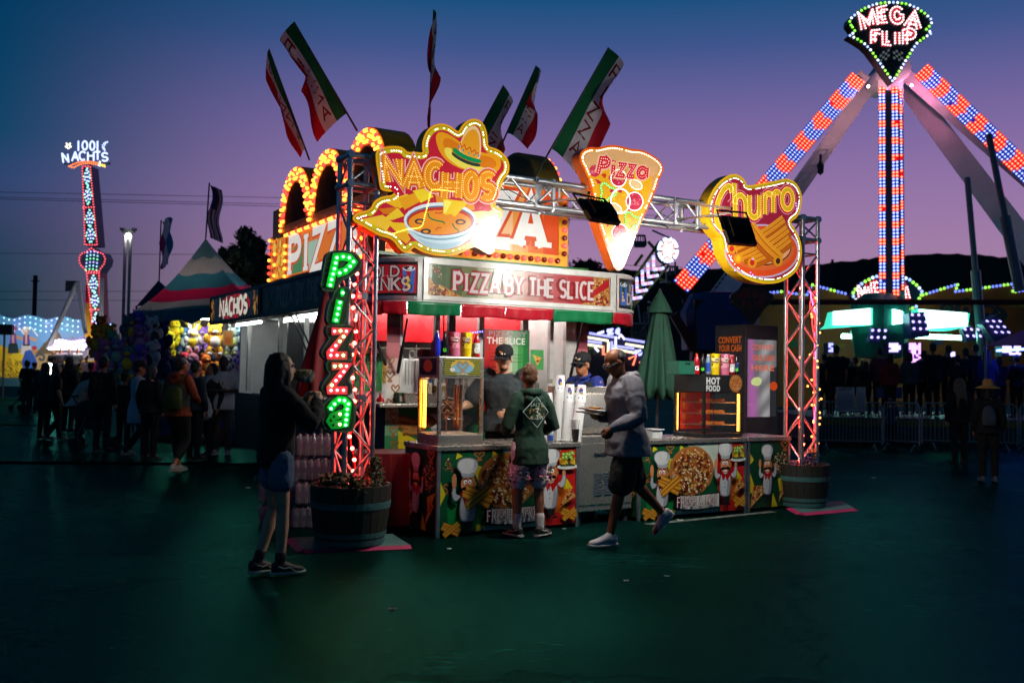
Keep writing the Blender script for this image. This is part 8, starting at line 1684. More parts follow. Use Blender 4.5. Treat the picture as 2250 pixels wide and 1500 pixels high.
# neon-lit ride front seen between the workers
t = thing('neon_ride_front', 'blue and yellow neon ride front glimpsed between the trailer and the green umbrella', 'ride front', (3.5,27,0)); F8 = CF(27.0); cq = conv(F8,8.333,1260,680); NB = mat('neon_blue', (.3,.3,1),.3, em=1.7, emc=(.32,.34,1), var=0); NY = mat('neon_yellow', (1,.9,.6),.3, em=1.7, emc=(1,.85,.5), var=0); NV = mat('neon_violet', (.8,.7,1),.3, em=1.7, emc=(.75,.7,1), var=0); NO = mat('neon_orange', (1,.4,.3),.3, em=1.7, emc=(1,.22,.12), var=0)
q = MB(); q.prism(ccw(cq([(100,380),(1400,560),(1400,1300),(100,1300)])), F8,-.6,-.1); q.build('backboard', mat('navy_backboard', (.012,.016,.05),.5), t)
for pts, mt in (([(290,430),(740,505)], NB),([(120,560),(520,610)], NB),([(960,540),(1370,605)], NB),([(720,660),(1110,715)], NB),([(160,490),(640,570)], NY),([(120,620),(530,680)], NY),([(950,630),(1350,695)], NY),([(720,715),(1110,790)], NY),([(640,590),(635,860)], NY),([(700,580),(700,860)], NB),([(775,490),(770,840)], NV),([(820,530),(870,460),(940,550)], NV),([(1010,900),(1150,840),(1090,1020)], NO),([(1210,980),(1265,940)], NO),([(440,440),(560,400)], NV),([(390,690),(460,770)], NV),([(545,660),(545,820),(590,820)], NO)):
    q = MB(); q.tube([F8.p(x, y, .0) for x, y in cq(pts)],.035,6); q.build('neon_tube', mt, t)
lm = MB(); rnd = random.Random(4); leds(lm, cq([(rnd.uniform(620,720), rnd.uniform(350,460)) for _ in range(16)] + [(rnd.uniform(780,830), rnd.uniform(350,460)) for _ in range(16)] + [(rnd.uniform(1130,1320), rnd.uniform(740,830)) for _ in range(14)]), F8,.03,.045,(.4,.42,1)); stuff(lm.build('led_dots', LEDFAR, t))
q = MB()
for _ in range(30): a = rnd.uniform(0,6.28); x, y = rnd.uniform(180,500), rnd.uniform(640,830); q.poly(ccw(cq([(x, y),(x+60*math.cos(a), y+60*math.sin(a)),(x+40*math.cos(a+.4), y+40*math.sin(a+.4))])), F8,-.05, hx(rnd.choice(['5a8a18', '7aa828', '3a6a14'])))
stuff(q.build('palm_leaves', FARLIT, t))
# second, unlit diamond sign on top of the kiosk area
F9 = CF(17.0); c9 = lambda pts: [F9.px(1605+(x-795)*.142,630+(y-12)*.132) for x, y in pts]
t = thing('unlit_diamond_sign', 'small unlit black diamond ride sign on a post behind the cash kiosk', 'sign', (F9.px(1652,700)[0],17,0)); q = MB(); ol = ccw(c9(D_OL)); q.prism(ol, F9,-.1,0); o = q.build('board', BLACKP, t); q = MB(); q.ribbon(inset(ol, .02),.02, F9,.004, hx('3a3410'), closed=True)
for ch, x0, x1, yt, yb, sl, dr in (('M', 915,1010,120,230,-28,-30),('E', 1045,1105,75,175,-10,-10),('G', 1140,1215,72,175,0,6),('A', 1250,1350,95,210,15,22),('F', 990,1040,255,345,0,0),('L', 1080,1130,255,345,0,0),('I', 1158,1202,252,345,0,0),('P', 1240,1310,245,345,0,0)): letters(q, [[c9(p) for p in gbox(ch, x0, x1, yt, yb, sl, dr)]], F9,.005,.045, hx('5a2420'))
q.build('lettering', PAINT, o); q = MB(); pz_ = F9.px(1652,716); q.tube([(pz_[0],17.06,0),(pz_[0],17.06, pz_[1])],.04,6); q.build('post', DARKM, t)
# red-braced ticket booth shapes low behind the kiosk
t = thing('braced_frame', 'dark red braced steel frame behind the green umbrella', 'steel frame', (6,24,0)); RS = mat('dark_red_steel', (.14,.02,.015),.5,.2)
for a, b_, r in (((1480,690),(1545,800),.16),((1540,660),(1530,900),.28),((1550,690),(1590,760),.12),((1480,880),(1600,880),.12)):
    q = MB(); q.tube([atd(*a, 25), atd(*b_, 25)], r, 4); q.build('brace', RS, t)
q = MB(); q.lathe([(0,0),(1.0,0),(1.05,1.0),(.8,1.5),(0,1.6)],16, atd(1580,770,25.5)); q.build('blue_drum', mat('ride_blue', (.02,.06,.22),.5), t)
# ================= left: game tent with plush toys =================
TC = atd(430,800,22.6); TC.z = 0
t = thing('game_tent', 'striped carnival game tent with blue, white and red scalloped roof', 'tent', TC)
pk = atd(452,524,23.0)
def eave(px, py, d): return atd(px, py, d)
ev = [eave(288,688,21.2), eave(560,668,20.6), eave(600,660,25.4), eave(322,672,26.0)]
bands = [(0,.2, '50707a'),(.2,.38, '9a8e90'),(.38,.58, '346878'),(.58,.78, 'b81848'),(.78,.94, 'a89c9e'),(.94,1.0, '1e5260')]
for k in range(4):
    a, b_ = ev[k], ev[(k+1) % 4]
    for j, (s0, s1, c) in enumerate(bands):
        q = MB(); n = 18; vs = []
        for s_ in (s0,(s0+s1)/2, s1):
            for i in range(n+1):
                f_ = i/n; e = a.lerp(b_, f_); w_ = .025*math.sin(f_*math.pi*3)*(1 if 0 < s_ < 1 else 0); ss = min(1, max(0, s_+w_)); p = pk.lerp(e, ss); p = p-ZZ*(.55*math.sin(math.pi*ss)*(1-.35*abs(2*f_-1)))*.55; vs.append(p)
        q.add(vs, [(r*(n+1)+i, r*(n+1)+i+1,(r+1)*(n+1)+i+1,(r+1)*(n+1)+i) for r in range(2) for i in range(n)]); q.build('roof_stripe', mat('tent_' + c, hx(c),.7,0,.15,1.5, transl=.3), t, True)
    q = MB(); n = 12; vs = [a.lerp(b_, i/n)-ZZ*(z*(1 if z == 0 else (.8+.2*math.cos(i*2.1)))) for z in (0,.34) for i in range(n+1)]; q.add(vs, [(i, i+1, n+2+i, n+1+i) for i in range(n)]); q.build('valance', mat('tent_teal_valance', hx('2a7080'),.7,0,.15,1.5), t)
for p in ev: q = MB(); q.tube([(p.x, p.y, 0), p],.04,6); q.build('corner_pole', DARKM, t)
q = MB(); a, b_ = gnd(330,962), gnd(545,975); q.add([a, b_, b_+VV((.3,3.0,0)), a+VV((-.1,3.2,0))] + [x+ZZ*.95 for x in (a, b_, b_+VV((.3,3.0,0)), a+VV((-.1,3.2,0)))],[(4,5,6,7),(0,1,5,4),(1,2,6,5),(3,0,4,7)]); q.build('game_counter', mat('blue_banner', hx('1c3478'),.5,0,.2,1), t)
fr = Fr(a, (b_-a).normalized(), ZZ); q = MB(); W = (b_-a).length
for i in range(14): x = random.uniform(0, W-.3); q.poly(ccw(disc(x, random.uniform(.1,.8), random.uniform(.1,.3),8, jit=.3)), fr, .006, hx(random.choice(['28489a', '102850', 'b8b8c0', '6a9838', 'a83028'])))
text(q, 'N', fr, W*.45, .25, .5, hx('c8c8d0'), .01, .05); text(q, 'B', fr, W*.86, .3, .4, hx('c8c8d0'), .01, .05); q.poly([(0,.0),(W, 0),(W, .09),(0,.09)], fr, .008, hx('8a1c24')); q.build('banner_print', PAINT, t)
q = MB(); A, Bq = atd(385,697,23.2), atd(540,700,23.0); q.tube([A, Bq],.045,8); q.build('tube_lamp', mat('tent_tube', (1,1,.9),.3, em=45, emc=(1,.98,.85), var=0), t)
q = MB(); A, Bq = atd(370,700,25.3), atd(560,700,24.8); q.add([A-ZZ*2.2, Bq-ZZ*2.2, Bq+ZZ*.3, A+ZZ*.3],[(0,1,2,3)]); q.build('back_drop', mat('stall_backdrop', (.2,.17,.2),.8,0,.3,1), t)
q = MB()
for i in range(3): q.tube([atd(330+i*60,702,22.5), atd(360+i*60,706,24)],.02,5)
q.build('hanging_rail', DARKM, t)
# plush toys: plain soft animals, each its own thing
def plush(px, py, dep, s_, c1, c2, kind, label, grp):
    c = atd(px, py, dep); t = thing('plush_toy', label, 'plush toy', c-ZZ*s_, grp); r = s_; rnd = random.Random(px*7+py)
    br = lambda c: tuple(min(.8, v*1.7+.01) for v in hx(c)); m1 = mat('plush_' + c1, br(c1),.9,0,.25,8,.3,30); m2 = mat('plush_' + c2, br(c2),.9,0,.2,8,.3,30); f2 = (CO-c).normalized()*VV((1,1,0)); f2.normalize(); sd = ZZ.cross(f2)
    tw = rnd.uniform(-.6,.6); f2, sd = f2*math.cos(tw)+sd*math.sin(tw), sd*math.cos(tw)-f2*math.sin(tw)
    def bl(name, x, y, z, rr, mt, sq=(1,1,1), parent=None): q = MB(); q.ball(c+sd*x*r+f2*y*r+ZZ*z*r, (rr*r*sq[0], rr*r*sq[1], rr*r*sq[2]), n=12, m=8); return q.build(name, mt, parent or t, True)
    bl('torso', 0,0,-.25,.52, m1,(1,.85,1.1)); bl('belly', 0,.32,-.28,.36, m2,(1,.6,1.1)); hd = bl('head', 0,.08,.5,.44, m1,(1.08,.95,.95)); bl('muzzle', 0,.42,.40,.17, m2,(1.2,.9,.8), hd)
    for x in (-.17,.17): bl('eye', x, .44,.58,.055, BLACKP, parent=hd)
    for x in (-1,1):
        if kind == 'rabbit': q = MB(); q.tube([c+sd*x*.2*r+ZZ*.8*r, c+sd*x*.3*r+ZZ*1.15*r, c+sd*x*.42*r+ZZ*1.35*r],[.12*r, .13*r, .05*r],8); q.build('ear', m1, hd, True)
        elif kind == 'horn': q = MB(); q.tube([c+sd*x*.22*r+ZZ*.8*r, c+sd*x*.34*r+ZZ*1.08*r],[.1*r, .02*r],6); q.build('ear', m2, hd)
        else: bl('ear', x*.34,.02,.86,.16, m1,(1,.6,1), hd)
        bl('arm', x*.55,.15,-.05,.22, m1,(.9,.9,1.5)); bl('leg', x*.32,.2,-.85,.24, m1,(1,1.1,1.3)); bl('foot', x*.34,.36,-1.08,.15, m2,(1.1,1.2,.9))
    q = MB(); q.tube([c+ZZ*.9*r, c+ZZ*1.5*r],.006,4); q.build('string', CABLE, t)
PT = [(432,735,24,.30, 'd8b810', 'e8d040', 'horn', 'yellow plush with pointed ears, upper left of the lit row'),(385,725,23.8,.28, 'd8b810', 'c89808', 'horn', 'yellow horned plush hanging highest next to the tent tube lamp'),(372,752,23.6,.30, 'e0c014', 'c8a010', 'horn', 'lower bright yellow plush at the left of the lit row'),(405,745,24,.32, '4a78b8', '98b0d8', 'bear', 'blue plush with pale belly between the yellow and the white toys'),(424,745,23.4,.28, 'c8d8d0', 'c8a818', 'rabbit', 'white rabbit plush with yellow belly in the middle of the lit row'),(448,742,24,.30, '7a58b8', '9a88d0', 'bear', 'violet plush beside the orange lion'),(472,742,23.4,.36, 'd88a18', 'e0d0c8', 'bear', 'orange plush with round white belly at the right of the lit row'),
      (422,706,24.2,.28, 'd0c030', 'e8e0a0', 'bear', 'pale yellow plush up under the tent edge'),(470,778,23.4,.3, 'c87818', '28304a', 'bear', 'orange plush in dark jacket low in the lit row'),
      (215,748,20.6,.32, 'c06a14', 'c89018', 'bear', 'orange plush at the far left end of the hanging toys'),(240,742,20.4,.30, 'b87810', 'd09828', 'bear', 'amber plush beside the orange one at the left end'),(247,752,20.2,.26, '2a7a60', '4aa080', 'horn', 'mint green plush above the pastel ball toy'),(232,778,20.1,.34, '9a4a78', '88a078', 'bear', 'pink and green pastel plush in the left cluster'),(262,775,20,.32, '6a5a80', '5a8a78', 'bear', 'grey violet plush left of the turtle toy'),(282,722,20.2,.30, '38585a', 'a88a14', 'bear', 'upper grey green plush with yellow belly'),(281,790,20,.32, '40686a', 'b89418', 'bear', 'lower grey green plush with checked yellow belly'),(304,716,20.3,.34, '4a2e88', '7a5a98', 'horn', 'upper purple dragon plush with pale belly'),(306,786,20.1,.32, '5a389a', '8a5a80', 'horn', 'lower purple dragon plush with big eyes'),(252,812,20.1,.28, '2a6a68', '3a8a78', 'horn', 'teal plush low in the left cluster'),(306,745,20.2,.3, '7a4a78', '9a6a88', 'bear', 'pink round plush below the upper dragon'),(330,730,20.4,.36, 'a0a0a0', '303030', 'bear', 'upper grey striped zebra plush'),(330,782,20.3,.36, '989898', '2a2a2a', 'bear', 'lower grey striped zebra plush'),(352,745,20.8,.42, '141446', '1c1c5a', 'bear', 'large dark navy plush right of the zebras'),(355,800,20.8,.4, '101440', '1a2458', 'bear', 'second navy plush hanging lowest beside the zebra'),(222,716,20.7,.24, 'a85a14', 'b87a20', 'bear', 'small brown plush at the top of the left cluster'),
      (512,745,23.5,.32, '6a7a78', '889a30', 'rabbit', 'grey plush seen under the nachos panel'),(532,740,23.6,.34, '3a6ab0', '6a98d0', 'bear', 'sky blue plush under the nachos panel'),(548,776,22.8,.24, 'b81414', 'd03028', 'horn', 'bright red plush near the woman\'s head'),(528,790,22.9,.22, '4a3a98', '6a5ab8', 'bear', 'small violet plush below the red one'),(535,806,22.8,.18, 'd89018', 'e8c040', 'bear', 'small orange plush below the violet one'),(500,800,23.2,.26, '40484a', '606a6a', 'bear', 'dark grey plush beside the small violet toy'),(405,795,23.0,.26, 'c82840', 'e06878', 'horn', 'red and pink plush in the low lit row'),(425,800,23.0,.3, 'd8708a', 'e8a0b0', 'rabbit', 'pink plush in the middle of the low row'),(452,800,23.2,.26, 'c86018', 'd89040', 'bear', 'small orange plush at the end of the low row')]
for a_ in PT: plush(*a_, 'plush toys hanging in the game tent')
q = MB()
for px, py in ((330,730),(330,782)):
    c = atd(px, py, 20.0)
    for i in range(16): z = c.z+.5-i*.055; q.tube([VV((c.x-.16+.03*math.sin(i), c.y-.0, z)), VV((c.x, c.y-.05, z+.03*math.cos(i*2))), VV((c.x+.16, c.y, z-.02))],.012,4)
# small poster hanging from the nachos hatch
f6 = Fr(B(.35,8.0), UU, ZZ); A, Bq = f6.px(490,725), f6.px(512,760); tt = thing('hanging_poster', 'small orange food poster hanging below the nachos panel', 'poster', f6.p(A[0], Bq[1])); q = MB(); q.prism(ccw([A, (Bq[0], A[1]), Bq, (A[0], Bq[1])]), f6,-.005,0); q.build('card', mat('poster_card', (.4,.28,.16),.6), tt); q = MB(); q.poly(ccw([(A[0]+.02, Bq[1]+.02),(Bq[0]-.02, Bq[1]+.02),(Bq[0]-.02, A[1]-.02),(A[0]+.02, A[1]-.02)]), f6,.001, hx('c07818')); q.poly(disc((A[0]+Bq[0])/2, Bq[1]+(A[1]-Bq[1])*.35,(Bq[0]-A[0])*.32,10, jit=.2), f6,.001, hx('b05818')); q.build('print', LITLO, tt); q = MB(); [q.tube([f6.p(x, A[1]), f6.p(x+.05, A[1]+.28)],.006,4) for x in (A[0]+.05, Bq[0]-.05)]; q.build('string', CABLE, tt)
# ================= flags, lamp post, wires, trees =================
tp, bp_ = atd(460,402,23.2), pk; t = thing('country_flag', 'striped national flag on the peak pole of the game tent', 'flag', bp_); q = MB(); q.tube([bp_, tp],.02,6); q.build('pole', POLE, t); q = MB(); nu, nv = 26,16; A = tp-ZZ*.05
vs = [A+VV((.02+.29*j/nv+.05*math.sin(i*.3),.05*math.sin(j*.6+i*.2),-1.30*i/nu*(1-.0*j/nv)-.12*j/nv)) for i in range(nu+1) for j in range(nv+1)]
q.v = [tuple(v) for v in vs]
for i in range(nu):
    for j in range(nv): q.f.append((i*(nv+1)+j, (i+1)*(nv+1)+j, (i+1)*(nv+1)+j+1, i*(nv+1)+j+1)); q.c.append(hx('38406a') if (i < nu*.42 and j < nv*.5) else (hx('c02838') if j % 4 < 2 else hx('e8e4ec')))
q.build('cloth', FLAGC, t, True)
tp, bp_ = atd(354,484,26), atd(349,620,26); t = thing('pennant_flag', 'pink white and teal pennant flag behind the striped tent', 'flag', bp_); q = MB(); q.tube([bp_-ZZ*2, tp],.02,6); q.build('pole', POLE, t); q = MB(); nu, nv = 20,9
q.v = [tuple(tp+VV((.02+(.30*j/nv)*(1-.35*abs(i/nu-.35))+.04*math.sin(i*.5+j),.06*math.sin(j+i*.4),-1.25*i/nu-.10*math.sin(j*.7)))) for i in range(nu+1) for j in range(nv+1)]
for i in range(nu):
    for j in range(nv): q.f.append((i*(nv+1)+j, (i+1)*(nv+1)+j, (i+1)*(nv+1)+j+1, i*(nv+1)+j+1)); q.c.append(hx('d03880') if j < 3 else (hx('f0e8f0') if j < 6 else hx('2a90b8')))
q.build('cloth', FLAGC, t, True)
pk2 = atd(348,616,25.5); q = MB(); e = [atd(300,672,24.5), atd(400,672,24.5), atd(410,668,27), atd(310,668,27)]; q.add(e + [pk2],[(0,1,4),(1,2,4),(2,3,4),(3,0,4)]); t = thing('small_tent', 'small dark blue tent top behind the striped tent', 'tent', (pk2.x, pk2.y, 0)); q.build('roof', mat('tent_dark_blue', hx('1c3450'),.7), t)
for p in e[:2]: q = MB(); q.tube([(p.x, p.y, 0), p],.03,6); q.build('post', DARKM, t)
t = thing('lamp_post', 'twin pole floodlight mast with a lit lamp behind the game tent', 'lamp post', (atd(278,690,40).x, 40,0))
for px in (276,287): p = atd(px, 515,40); q = MB(); q.tube([(p.x, p.y, 0), p],.07,8); q.build('mast', mat('mast_grey', (.3,.31,.32),.5,.3), t)
q = MB(); p = atd(282,508,40); q.box(p, (.5,.2,.12)); q.box(p+VV((-.25,0,.08)),(.15,.2,.1)); q.box(p+VV((.25,0,.08)),(.15,.2,.1)); q.build('lamp_head', DARKM, t); q = MB(); q.ball(atd(282,518,39.8),.11, n=10, m=6); q.build('lamp', mat('mast_lamp', (1,1,.9),.3, em=45, emc=(1,.97,.85), var=0), t)
for i, (px, py, d, lab) in enumerate(((78,605,70, 'dark utility pole at the far left behind the painted backdrop'),(1829,570,120, 'distant utility pole on the hillside behind the swing ride'))):
    p = atd(px, py, d); q = MB(); q.tube([(p.x, p.y, 0), p],.16,6); q.tube([p+VV((-.3,0,-.4)), p+VV((.3,0,-.4))],.05,5); at_loc(tag(q.build('utility_pole', mat('pole_timber', (.04,.035,.03),.9)), lab, 'utility pole', 'utility poles'),(p.x, p.y, 0))
WIRE = mat('power_wire', (.02,.02,.025),.6)
for i, (ya, yb, yc) in enumerate(((421,434,446),(432,448,458),(436,453,464),(556,560,556),(640,640,650),(658,662,668))):
    q = MB(); n = 14; pts = [atd(-60+(1500+60)*k/n, ya+(yb-ya)*(k/n)/.42 if k/n < .42 else yb+(yc-yb)*(k/n-.42)/.58+60*max(0, k/n-.42) ** 1.2,75) for k in range(n+1)]; q.tube(pts, .022,4); o = tag(q.build('power_line', WIRE),['highest overhead power line on the left', 'second overhead power line from the top', 'third overhead power line, close below the second', 'single overhead wire at lamp post height', 'low overhead wire above the painted backdrop', 'lowest overhead wire on the left'][i], 'power line', 'overhead power lines'); at_loc(o, pts[0])
LF = [mat('far_leaf_dark', (.008,.016,.009),.8,0,.4,3), mat('far_leaf_mid', (.016,.03,.016),.8,0,.4,3)]; BARK = mat('bark', (.02,.016,.012),.9)
def tree(px, pyt, pyb, wpx, dep, label, seed, n=2600):
    rnd = random.Random(seed); top = atd(px, pyt, dep); k = dep/FPX; R0 = wpx/2*k; zb = max(.5, atd(px, pyb, dep).z); base = VV((top.x, dep, 0)); t = thing('tree', label, 'tree', base, 'dark trees behind the fair'); H = top.z
    q = MB(); q.tube([base, base+ZZ*H*.35, base+ZZ*H*.7],[.3,.22,.1],8)
    cl = []
    for i in range(16):
        a, z, r = rnd.uniform(0,6.28), zb+(H-zb)*rnd.uniform(.1,.9), R0*rnd.uniform(.25,.8); z_ = (z-zb)/(H-zb); r *= math.sin(math.pi*min(.95,.25+.7*z_)); c = base+VV((r*math.cos(a), r*math.sin(a)*.7, z)); cl.append((c, R0*rnd.uniform(.22,.4))); q.tube([base+ZZ*(z*.6), c],[.1,.03],5)
    cl += [(base+ZZ*(H-R0*.25), R0*.28),(base+ZZ*(zb+(H-zb)*.5), R0*.6)]; q.build('trunk', BARK, t)
    for m_i in range(2):
        q = MB()
        for i in range(n // 2):
            c, r = rnd.choice(cl); d = VV((rnd.gauss(0,1), rnd.gauss(0,1), rnd.gauss(0,1))).normalized(); p = c+d*r*rnd.uniform(.4,1.08); s_ = rnd.uniform(.12,.3)*dep/60; u = d.orthogonal().normalized(); v = d.cross(u); a = rnd.uniform(0,6.28); u, v = u*math.cos(a)+v*math.sin(a)+d*.4, v*math.cos(a)-u*math.sin(a)
            q.add([p-u*s_, p+v*s_*.5, p+u*s_, p-v*s_*.5],[(0,1,2,3)])
        stuff(q.build('foliage', LF[m_i], t))
tree(540,500,690,160,55, 'dark leafy tree behind the trailer, right of the striped tent', 1,5200); tree(600,560,690,110,58, 'lower dark tree half hidden behind the side marquee', 2,2000); tree(490,545,660,60,62, 'small dark treetop between the tent and the larger tree', 5,1200); tree(1290,583,640,120,70, 'dark treetop showing right of the front marquee', 3,2000); tree(1380,598,640,60,72, 'small dark treetop below the pizza slice sign', 4,1200)
# ================= left: the arabian night ride =================
YN = 46.0; t = NR = thing('pendulum_ride', 'tall narrow ride arm with diamond lights and a glowing word sign on top', 'ride', (-20, YN, 0)); F1 = CF(YN); c1 = conv(F1,3.125,100,280)
ARM = [(250,265),(315,265),(330,540),(345,640),(362,810),(335,1000),(375,1000),(385,1240),(390,1500),(325,1500),(305,1250),(280,1000),(285,900),(268,810),(262,550)]
ARM = [(250,265),(315,265),(340,545),(362,812),(268,812),(260,545)]; ARM2 = [(280,995),(375,995),(385,1250),(392,1520),(330,1520),(308,1250)]; ONI = [(318,822),(350,845),(400,860),(420,900),(412,940),(385,975),(375,995),(280,995),(265,975),(235,945),(226,905),(240,865),(285,845)]
BRD = mat('ride_arm_face', rough=.5, attr=True, em=.25, nee=False); lm = MB()
for ol_, c in ((ARM, '2c2448'),(ONI, '3a3a5a'),(ARM2, '6a3a50')):
    q = MB(); o_ = ccw(c1(ol_)); q.prism(o_, F1,-.8,0, hx(c)); q.build('arm_panel', BRD, t); leds(lm, walk(inset(o_, .05),.13, True), F1,.05,.042,(.9,.1,.12))
leds(lm, walk(c1([(262,552),(338,548)]),.13), F1,.05,.042,(.9,.12,.12)); leds(lm, walk(c1([(308,1252),(385,1250)]),.13), F1,.05,.042,(.9,.12,.12))
for cx, cy_, h_, w_ in ((289,342,58,24),(295,468,64,26),(306,627,58,30),(312,738,58,33),(332,1075,58,30),(342,1187,55,28),(350,1325,52,25)):
    q = MB(); q.poly(ccw(c1([(cx, cy_-h_*.8),(cx+w_*.8, cy_),(cx, cy_+h_*.8),(cx-w_*.8, cy_)])), F1,.02, hx('1c2890')); q.build('diamond', BRD, t)
    leds(lm, walk(c1([(cx, cy_-h_),(cx+w_, cy_),(cx, cy_+h_),(cx-w_, cy_)]),.17, True), F1,.05,.05,[(.3,.85,.75),(.35,.75,.95),(.25,.85,.5)]); leds(lm, walk(c1([(cx, cy_-h_*.45),(cx+w_*.45, cy_),(cx, cy_+h_*.45),(cx-w_*.45, cy_)]),.2, True)+c1([(cx, cy_)]), F1,.05,.045,(.6,.6,1))
for i in range(4): x = 290+i*24; leds(lm, walk(c1([(x, 850+abs(i-1.5)*6),(x-10 , 985)]),.17), F1,.05,.045,[(.4,.45,1),(.3,.7,.85),(.2,.85,.4)])
WB = (.5,.62,1)
for s_, x, y, h_, wd in (('1001', 222,160,62,145),):
    pass
for ch, x0, x1, yt, yb, sl in (('1', 222,236,98,158,0),('0', 256,290,96,156,0),('0', 308,340,97,158,0),('1', 354,366,98,160,0),('N', 125,162,180,240,-8),('A', 186,228,172,228,0),('C', 236,276,168,226,0),('H', 294,334,168,226,0),('T', 344,378,170,228,0),('S', 390,430,176,234,0)):
    for p in gbox(ch, x0, x1, yt, yb, sl, 0):
        z = c1(p); leds(lm, walk(z, .07), F1,.05,.05, WB)
leds(lm, walk(c1([(428,102),(408,106),(395,125),(395,145),(412,162),(404,140),(410,118)]),.1, True), F1,.05,.04, WB); leds(lm, walk(c1([(160+(22 if i % 2 else 9)*math.cos(i*.628-1.57),130+(22 if i % 2 else 9)*math.sin(i*.628-1.57)) for i in range(10)]),.1, True), F1,.05,.045,(.95,.9,.7))
leds(lm, walk(c1(curved([(165,268),(230,242),(300,236),(365,248),(360,258),(300,248),(240,256),(195,280)])),.1, True), F1,.05,.045,(1,.22,.06)); leds(lm, walk(c1([(380,255),(412,262),(410,272),(380,262)]),.1, True), F1,.05,.045,(.9,.6,.1)); leds(lm, walk(c1([(376,238),(370,270)]),.09), F1,.05,.055,(.9,.85,.8))
stuff(lm.build('led_dots', LEDFAR, t))
q = MB(); q.ribbon(c1([(120,245),(440,245)]),.12, F1,-.1, None); q.ribbon(c1([(300,90),(300,265)]),.12, F1,-.12, None); q.build('sign_frame', RDK, t)
q = MB(); q.prism(ccw(c1([(245,1100),(280,1080),(300,1560),(220,1560)])), CF(YN+.6),-.6,0, hx('c89010')); q.prism(ccw(c1([(245,1075),(275,1060),(282,1180),(238,1200)])), CF(YN+.5),-.6,0, hx('b81858')); q.build('painted_tower', FARLIT, t)
for a, b_ in (((240,1075),(40,1520)),((250,1060),(300,1420)),((412,1040),(405,1420))): A, Bq = F1.p(*c1([a])[0],.4), F1.p(*c1([b_])[0],.4); q = MB(); q.tube([A, Bq],.11,8); q.build('strut', mat('pale_strut', (.5,.5,.55),.35,.4), t)
q = MB(); q.box(F1.p(*c1([(185,1090)])[0]),(.5,.4,.5)); q.build('junction_box', RDK, t)
# gondola with riders
F2_ = CF(YN-2); c2 = conv(F2_, 8.335,0,680); q = MB(); ol_ = ccw(c2(smooth([(935,680),(1000,560),(1100,520),(1220,540),(1350,545),(1500,500),(1600,510),(1640,560),(1600,640),(1580,720),(1300,715),(940,710)],1))); q.prism(ol_, F2_, -1.2,0, hx('b098d0')); gd = q.build('gondola_canopy', FARLIT, t); lm = MB()
leds(lm, walk(c2(curved([(1030,575),(1130,560),(1250,590),(1380,590),(1500,565),(1630,565)])),.16), F2_, .04,.07,(.8,.85,1)); leds(lm, walk(c2(curved([(1020,670),(1120,640),(1250,645),(1380,665),(1500,650),(1590,635)])),.16), F2_, .04,.07,(.6,.9,.95)); stuff(lm.build('led_dots', LEDFAR, gd))
q = MB(); q.prism(ccw(c2([(950,925),(1870,930),(1850,1070),(960,1060)])), CF(YN-1.6),-.5,0, hx('c8a810')); q.build('seat_row', FARLIT, t); q = MB(); q.prism(ccw(c2([(960,720),(1850,720),(1850,930),(960,930)])), CF(YN-1.3),-.3,0, hx('807888')); q.build('seat_backs', FARLIT, t); q = MB(); q.tube([F2_.p(*c2([(1100,825)])[0],.3), F2_.p(*c2([(1540,830)])[0],.3)],.06,6); q.build('lap_bar', mat('pink_bar', hx('b02868'),.4), t)
# painted backdrop
YB = 49.0; F3 = CF(YB); c3 = conv(F3,8.335,0,680); t = thing('painted_backdrop', 'blue desert scenery backdrop with pyramids and swordsmen behind the ride', 'scenery wall', (-25, YB, 0)); top = [(-600,120),(-200,160),(0,95),(230,160),(520,100),(860,175),(1130,120),(1420,180),(1700,150),(2040,240)]; top = curved(top, 5); q = MB(); q.prism(ccw(c3(top + [(2040,1240),(-600,1240)])), F3,-.3,0, hx('5a90c8')); bd = q.build('panel', FARLIT, t); q = MB()
PP = lambda pts, c: q.poly(ccw(c3(pts)), F3,.004, hx(c))
PP([(-600,700),(2040,760),(2040,1240),(-600,1240)], 'a08050'); PP([(640,810),(1045,365),(1300,810)], '6a4a28'); PP([(1045,365),(1300,810),(1120,810)], '3a2c20'); PP([(1250,800),(1340,465),(1440,800)], '8a5a38'); PP([(680,800),(820,590),(960,800)], '4a3a24'); PP(disc(200,1050,260,16,220,.1), 'd0b018'); PP(disc(20,900,160,14,260,.1), 'c8a414'); PP(disc(330,870,140,14,90,.1), 'd0b41c')
for x, h0, tb, sg in ((240,380, '6a3a98', 1),(480,400, '4a2a8a', -1)):
    PP([(x-60, h0+250),(x-50, h0+60),(x+60, h0+60),(x+70, h0+250)], tb); PP([(x-20, h0+250),(x-18, h0+60),(x+18, h0+60),(x+20, h0+250)], 'c89878'); PP(disc(x, h0+20,40,12,55), 'c89878'); PP(disc(x, h0-40,75,14,55), 'd0c8c0' if x > 300 else '9a4a8a'); PP(disc(x+40, h0-10,16,8), 'b01c2c'); PP([(x+55, h0+90),(x+190, h0+130),(x+220, h0+60),(x+190, h0+190),(x+60, h0+150)], 'b88868'); PP([(x+200, h0+90),(x+120, h0-20),(x+60, h0-120),(x+150, h0-20),(x+225, h0+80)], 'e0e0e8'); PP([(x-80, h0+250),(x+80, h0+250),(x+110, h0+420),(x-100, h0+420)], '183030' if x < 300 else 'c0b8b8'); PP([(x-60, h0+235),(x+70, h0+235),(x+70, h0+265),(x-60, h0+265)], '181818')
PP([(460,760),(560,730),(640,860),(690,1000),(560,1100),(420,1100),(400,950)], '1c489a'); PP(disc(630,700,50,10,40), 'a81c30'); q.ribbon(c3(curved([(650,860),(720,820),(800,840),(800,910),(740,920),(730,880)])),.12, F3,.004, hx('2c3848'))
random.seed(2)
